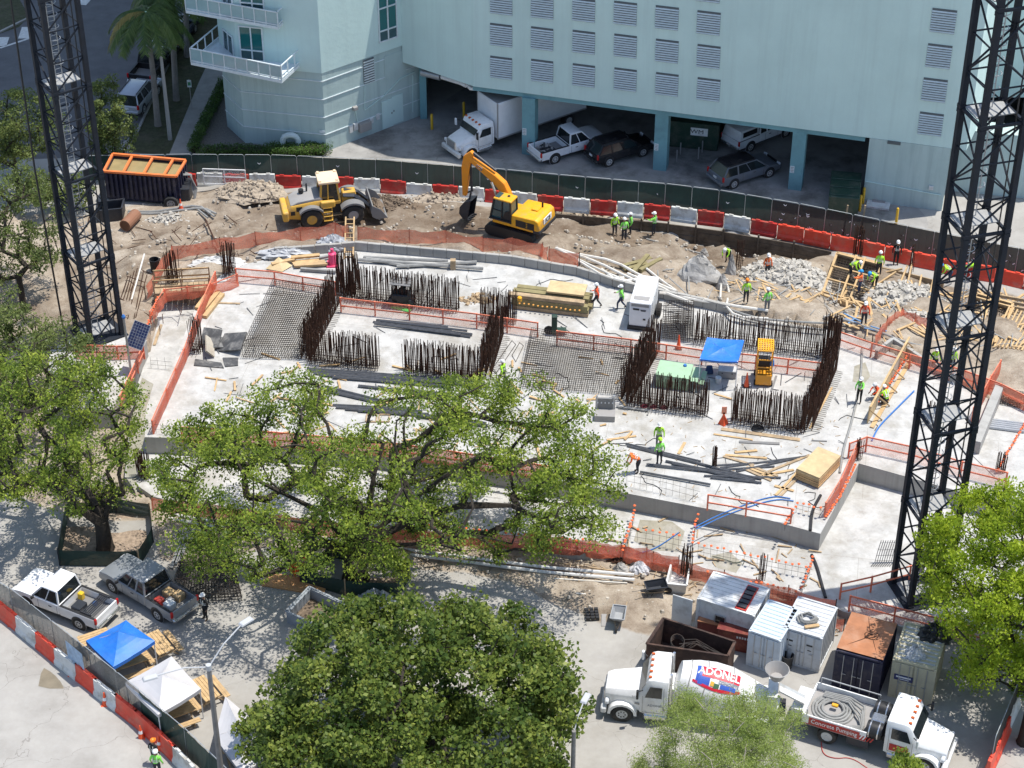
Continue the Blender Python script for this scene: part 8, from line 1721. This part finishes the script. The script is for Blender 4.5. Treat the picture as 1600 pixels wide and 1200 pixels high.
tree('big spreading oak with visible limbs in the middle, hiding the front of the slab', (556,905), OAK, (610,752), 6.5, (14.5, 8.5, 4.8), oakleaf, 440, .088, 210, 1.0, trunk_r=.62, trunk_h=2.2, shell=.7, seed=11, upb=.35,
  gaps=((560,630,55,40,.85),(480,660,40,30,.5),(740,800,60,26,.85),(655,720,50,18,.6),(470,790,45,28,.75),(530,735,60,22,.55),(790,850,50,14,.7),(350,770,45,25,.6),(640,660,55,22,.5),(860,690,20,20,.2)),
  limbs=([(575,800,4.5),(585,740,6.5),(600,690,8)], [(640,815,4.2),(720,790,5.2),(800,790,5.6),(880,830,5)], [(500,800,4.5),(440,770,6),(380,740,7)], [(480,850,3.4),(440,890,3.2),(390,905,3.4)], [(660,770,5.5),(730,720,7),(800,700,7.6)], [(650,850,3.2),(740,835,3.6),(800,850,3.4)]))
FRONT = [(380,1320),(395,1190),(378,1130),(400,1085),(425,1095),(430,1060),(468,1030),(470,1000),(500,968),(540,952),(580,958),(620,930),(680,938),(725,930),(760,955),(790,940),(850,955),(880,985),(895,1030),(880,1050),(905,1090),(890,1135),(880,1150),(865,1200),(850,1320)]
tree('dense dark green broad-leaved tree in the middle of the lower edge', (640,1265), FRONT, (640,1115), 5.0, (8.8, 7.5, 4.6), darkleaf, 500, .115, 160, .9, trunk_r=.4, trunk_h=2.2, shell=.72, seed=12, upb=.45, wd=.75, gaps=((560,1115,40,18,.8),(760,1010,22,12,.5)))
RIGHT = [(1452,870),(1440,845),(1462,800),(1455,785),(1500,770),(1520,745),(1560,735),(1590,715),(1720,700),(1740,1130),(1600,1120),(1590,1085),(1545,1115),(1520,1085),(1500,1090),(1440,1080),(1430,1065),(1500,1045),(1530,1000),(1475,985),(1470,945),(1440,915)]
tree('bright yellow-green tree at the right edge in front of the crane foot', (1600,1160), RIGHT, (1600,920), 6.2, (6.2, 5.2, 5.5), brightleaf, 430, .088, 180, .75, trunk_r=.3, trunk_h=2.5, shell=.6, seed=13, upb=.35, gaps=((1560,1060,30,14,.5),(1510,830,24,14,.6),(1575,980,30,16,.5),(1480,930,25,10,.4)))
FEA = [(965,1320),(985,1200),(1010,1165),(1030,1130),(1055,1100),(1070,1085),(1100,1090),(1140,1080),(1190,1092),(1225,1090),(1250,1120),(1262,1140),(1245,1165),(1255,1200),(1235,1320)]
tree('feathery light green tree at the lower edge in front of the mixer truck', (1120,1290), FEA, (1115,1185), 4.2, (5.2, 4.0, 3.4), feath, 380, .05, 360, .7, trunk_r=.16, trunk_h=1.6, shell=.45, seed=14, upb=.3, wd=.3, bk=palebark, flat=.6)
tree('small leafy shrub tree at the lower edge beside the pump truck cab', (1420,1262), [(1395,1300),(1400,1190),(1420,1172),(1440,1190),(1450,1300)], (1420,1215), 1.8, (1.3, 1.2, 1.6), oakleaf, 40, .09, 120, .5, trunk_r=.08, trunk_h=.8, seed=15)
LEFT = [(-120,560),(0,560),(45,535),(100,560),(140,545),(185,560),(212,590),(222,640),(208,690),(195,720),(190,775),(150,790),(130,820),(100,790),(60,765),(30,780),(-20,790),(-120,800)]
tree('spreading tree with a forked trunk in the green enclosure by the parked pickups', (165,858), LEFT, (80,680), 6.2, (7.5, 5.6, 4.2), oakleaf, 165, .088, 165, .9, trunk_r=.42, trunk_h=2.0, shell=.5, seed=16, upb=.35, limbs=([(150,790,3.2),(120,740,4.6),(90,700,6)], [(130,800,3.2),(90,760,4.2),(60,745,4.6)], [(178,775,3.4),(190,765,3.6)]), gaps=((110,740,30,25,.6),(60,640,25,20,.4)))
DL = [(-120,430),(0,440),(30,470),(60,500),(105,515),(150,535),(185,545),(200,590),(170,620),(90,640),(0,660),(-120,660)]
tree('dark green tree at the left edge below the left-hand crane', (10,720), DL, (40,560), 5.0, (6.5, 5.0, 3.6), dullleaf, 150, .09, 150, .85, trunk_r=.3, trunk_h=2, seed=17, upb=.35)
ML2 = [(-120,240),(0,265),(25,250),(60,262),(85,300),(95,345),(80,400),(95,420),(60,460),(30,430),(0,450),(-120,460)]
tree('thin-crowned tree with dark leaning trunks at the left edge', (38,485), ML2, (15,350), 6.0, (5.2, 4.0, 3.8), dullleaf, 130, .09, 130, .8, trunk_r=.2, trunk_h=2.6, seed=18, upb=.3, base_z=.8, gaps=((50,330,25,25,.5),))
tree('short leafy tree between the left crane and the silver minivan', (165,272), [(140,270),(135,215),(150,165),(148,130),(160,110),(185,85),(192,130),(185,165),(215,190),(222,205),(205,222),(215,240),(190,262)], (172,185), 4.2, (1.9, 1.7, 3.6), dullleaf, 70, .09, 150, .6, trunk_r=.14, trunk_h=1.6, seed=19, upb=.3)
tree('pale leafy tree at the left edge behind the left crane', (30,300), [(-100,150),(0,150),(25,122),(60,115),(80,150),(90,200),(80,245),(40,262),(0,262),(-100,270)], (20,195), 5.0, (4.2, 3.0, 2.8), dullleaf, 120, .09, 130, .7, trunk_r=.18, trunk_h=2, seed=20, upb=.3)
tree('leafy bush in front of the tank trailer behind the left crane', (100,335), [(30,330),(20,290),(50,262),(110,255),(150,275),(160,300),(120,330)], (85,300), 1.7, (2.6, 1.6, 1.6), dullleaf, 60, .09, 130, .6, trunk_r=.1, trunk_h=.6, seed=21)
# palms
pf = leafmat('palm_frond', [(.035, .07, .015), (.075, .12, .025), (.12, .16, .04)], .25); pd_ = leafmat('dry_palm_frond', [(.16, .13, .03), (.24, .19, .05), (.30, .25, .08)], .25); ptr = mat('palm_trunk', (.22, .20, .18), .85, 0, .2, 3, bump=.3)
def palm(label, base, top, seed, nf=15, dry=False):
    r_ = np.random.default_rng(seed); B = P(*base); z = zat(B.x, B.y, top[1]); T = P(*top, z) - B; t = thing('palm_tree', label, 'palm', B); T.z = z
    MB().tube([(0, 0, -.1), (0, 0, .5), T * .5 + Vector((.05, 0, 0)), T], [.30, .24, .21, .15], 12).build('trunk', ptr, t, smooth=True); MB().tube([T, T + Vector((0, 0, 1.0))], [.15, .08], 10).build('crownshaft', MAT['pale_green_paint'], t, smooth=True)
    for k in range(nf):
        a = 2 * math.pi * k / nf + r_.uniform(-.2, .2); ln = r_.uniform(3.6, 4.4); rise = r_.uniform(.3, 1.5) if not (dry and k == 10) else -.4; pts = []; mb = MB(); c0 = T + Vector((0, 0, .95))
        for i in range(13):
            s = i / 12; pts.append(c0 + Vector((math.cos(a) * ln * (s - .25 * s * s), math.sin(a) * ln * (s - .25 * s * s), rise * s - (2.6 + rise * .3) * s * s)))
        mb.tube(pts, [.035 * (1 - .8 * i / 12) for i in range(13)], 4)
        for i in range(1, 13):
            d = (pts[i] - pts[i - 1]).normalized(); sd_ = d.cross(Vector((0, 0, 1))).normalized()
            for q in (0, .2, .4, .6, .8):
                p = pts[i - 1].lerp(pts[i], q); L_ = .95 * math.sin(math.pi * (.12 + .8 * (i + q) / 13.5)) + .1
                for s in (-1, 1):
                    e = p + sd_ * s * L_ * .75 + d * L_ * .45 - Vector((0, 0, L_ * r_.uniform(.25, .6))); w_ = d * .05; mb.add([p - w_, p + w_, p.lerp(e, .6) + w_ * .9, e], [(0, 1, 2, 3)])
        mb.build('frond', pd_ if dry and k in (10, 11) else pf, t, fix=False)
    return t
palm('palm with a yellowing frond nearest the silver minivan', (247,196), (230,38), 1, 20, True); palm('middle palm on the verge right of the first one', (276,156), (264,-2), 2, 19); palm('palm farther up the verge partly behind the balcony', (293,88), (286,-45), 3, 18)
# hedges
hedgem = leafmat('hedge_leaf', [(.03, .075, .012), (.06, .12, .02), (.10, .17, .03)], .25)
def hedge(label, px, wd, h, n, seed):
    pts = resample([P(*q) for q in px], .25); o0 = pts[0]; r_ = np.random.default_rng(seed); t = thing('hedge', label, 'hedge', o0); C = []
    for k in range(n):
        p = pts[r_.integers(len(pts))] - o0; C.append((p.x + r_.uniform(-1, 1) * wd / 2, p.y + r_.uniform(-1, 1) * wd / 2, (.15 + .85 * r_.random() ** .6) * h + .08 * math.sin(p.x * 5)))
    leaves_mesh('foliage', np.array(C), .06, hedgem, t, .5, .6, seed); MB().tube([p - o0 + Vector((0, 0, h * .35)) for p in pts], wd * .3, 6).build('branches', bark, t)
hedge('clipped green hedge at the foot of the pale wall, under the U-shaped pipe', [(425,241),(465,243),(506,240)], 1.3, .75, 5200, 1); hedge('dark hedge running along the sidewalk beside the gravel bed', [(302,240),(330,180),(350,135)], .8, .8, 6500, 2); hedge('low hedge at the foot of the left wall behind the fence', [(320,243),(370,240),(415,244)], 1.2, .6, 4500, 3)
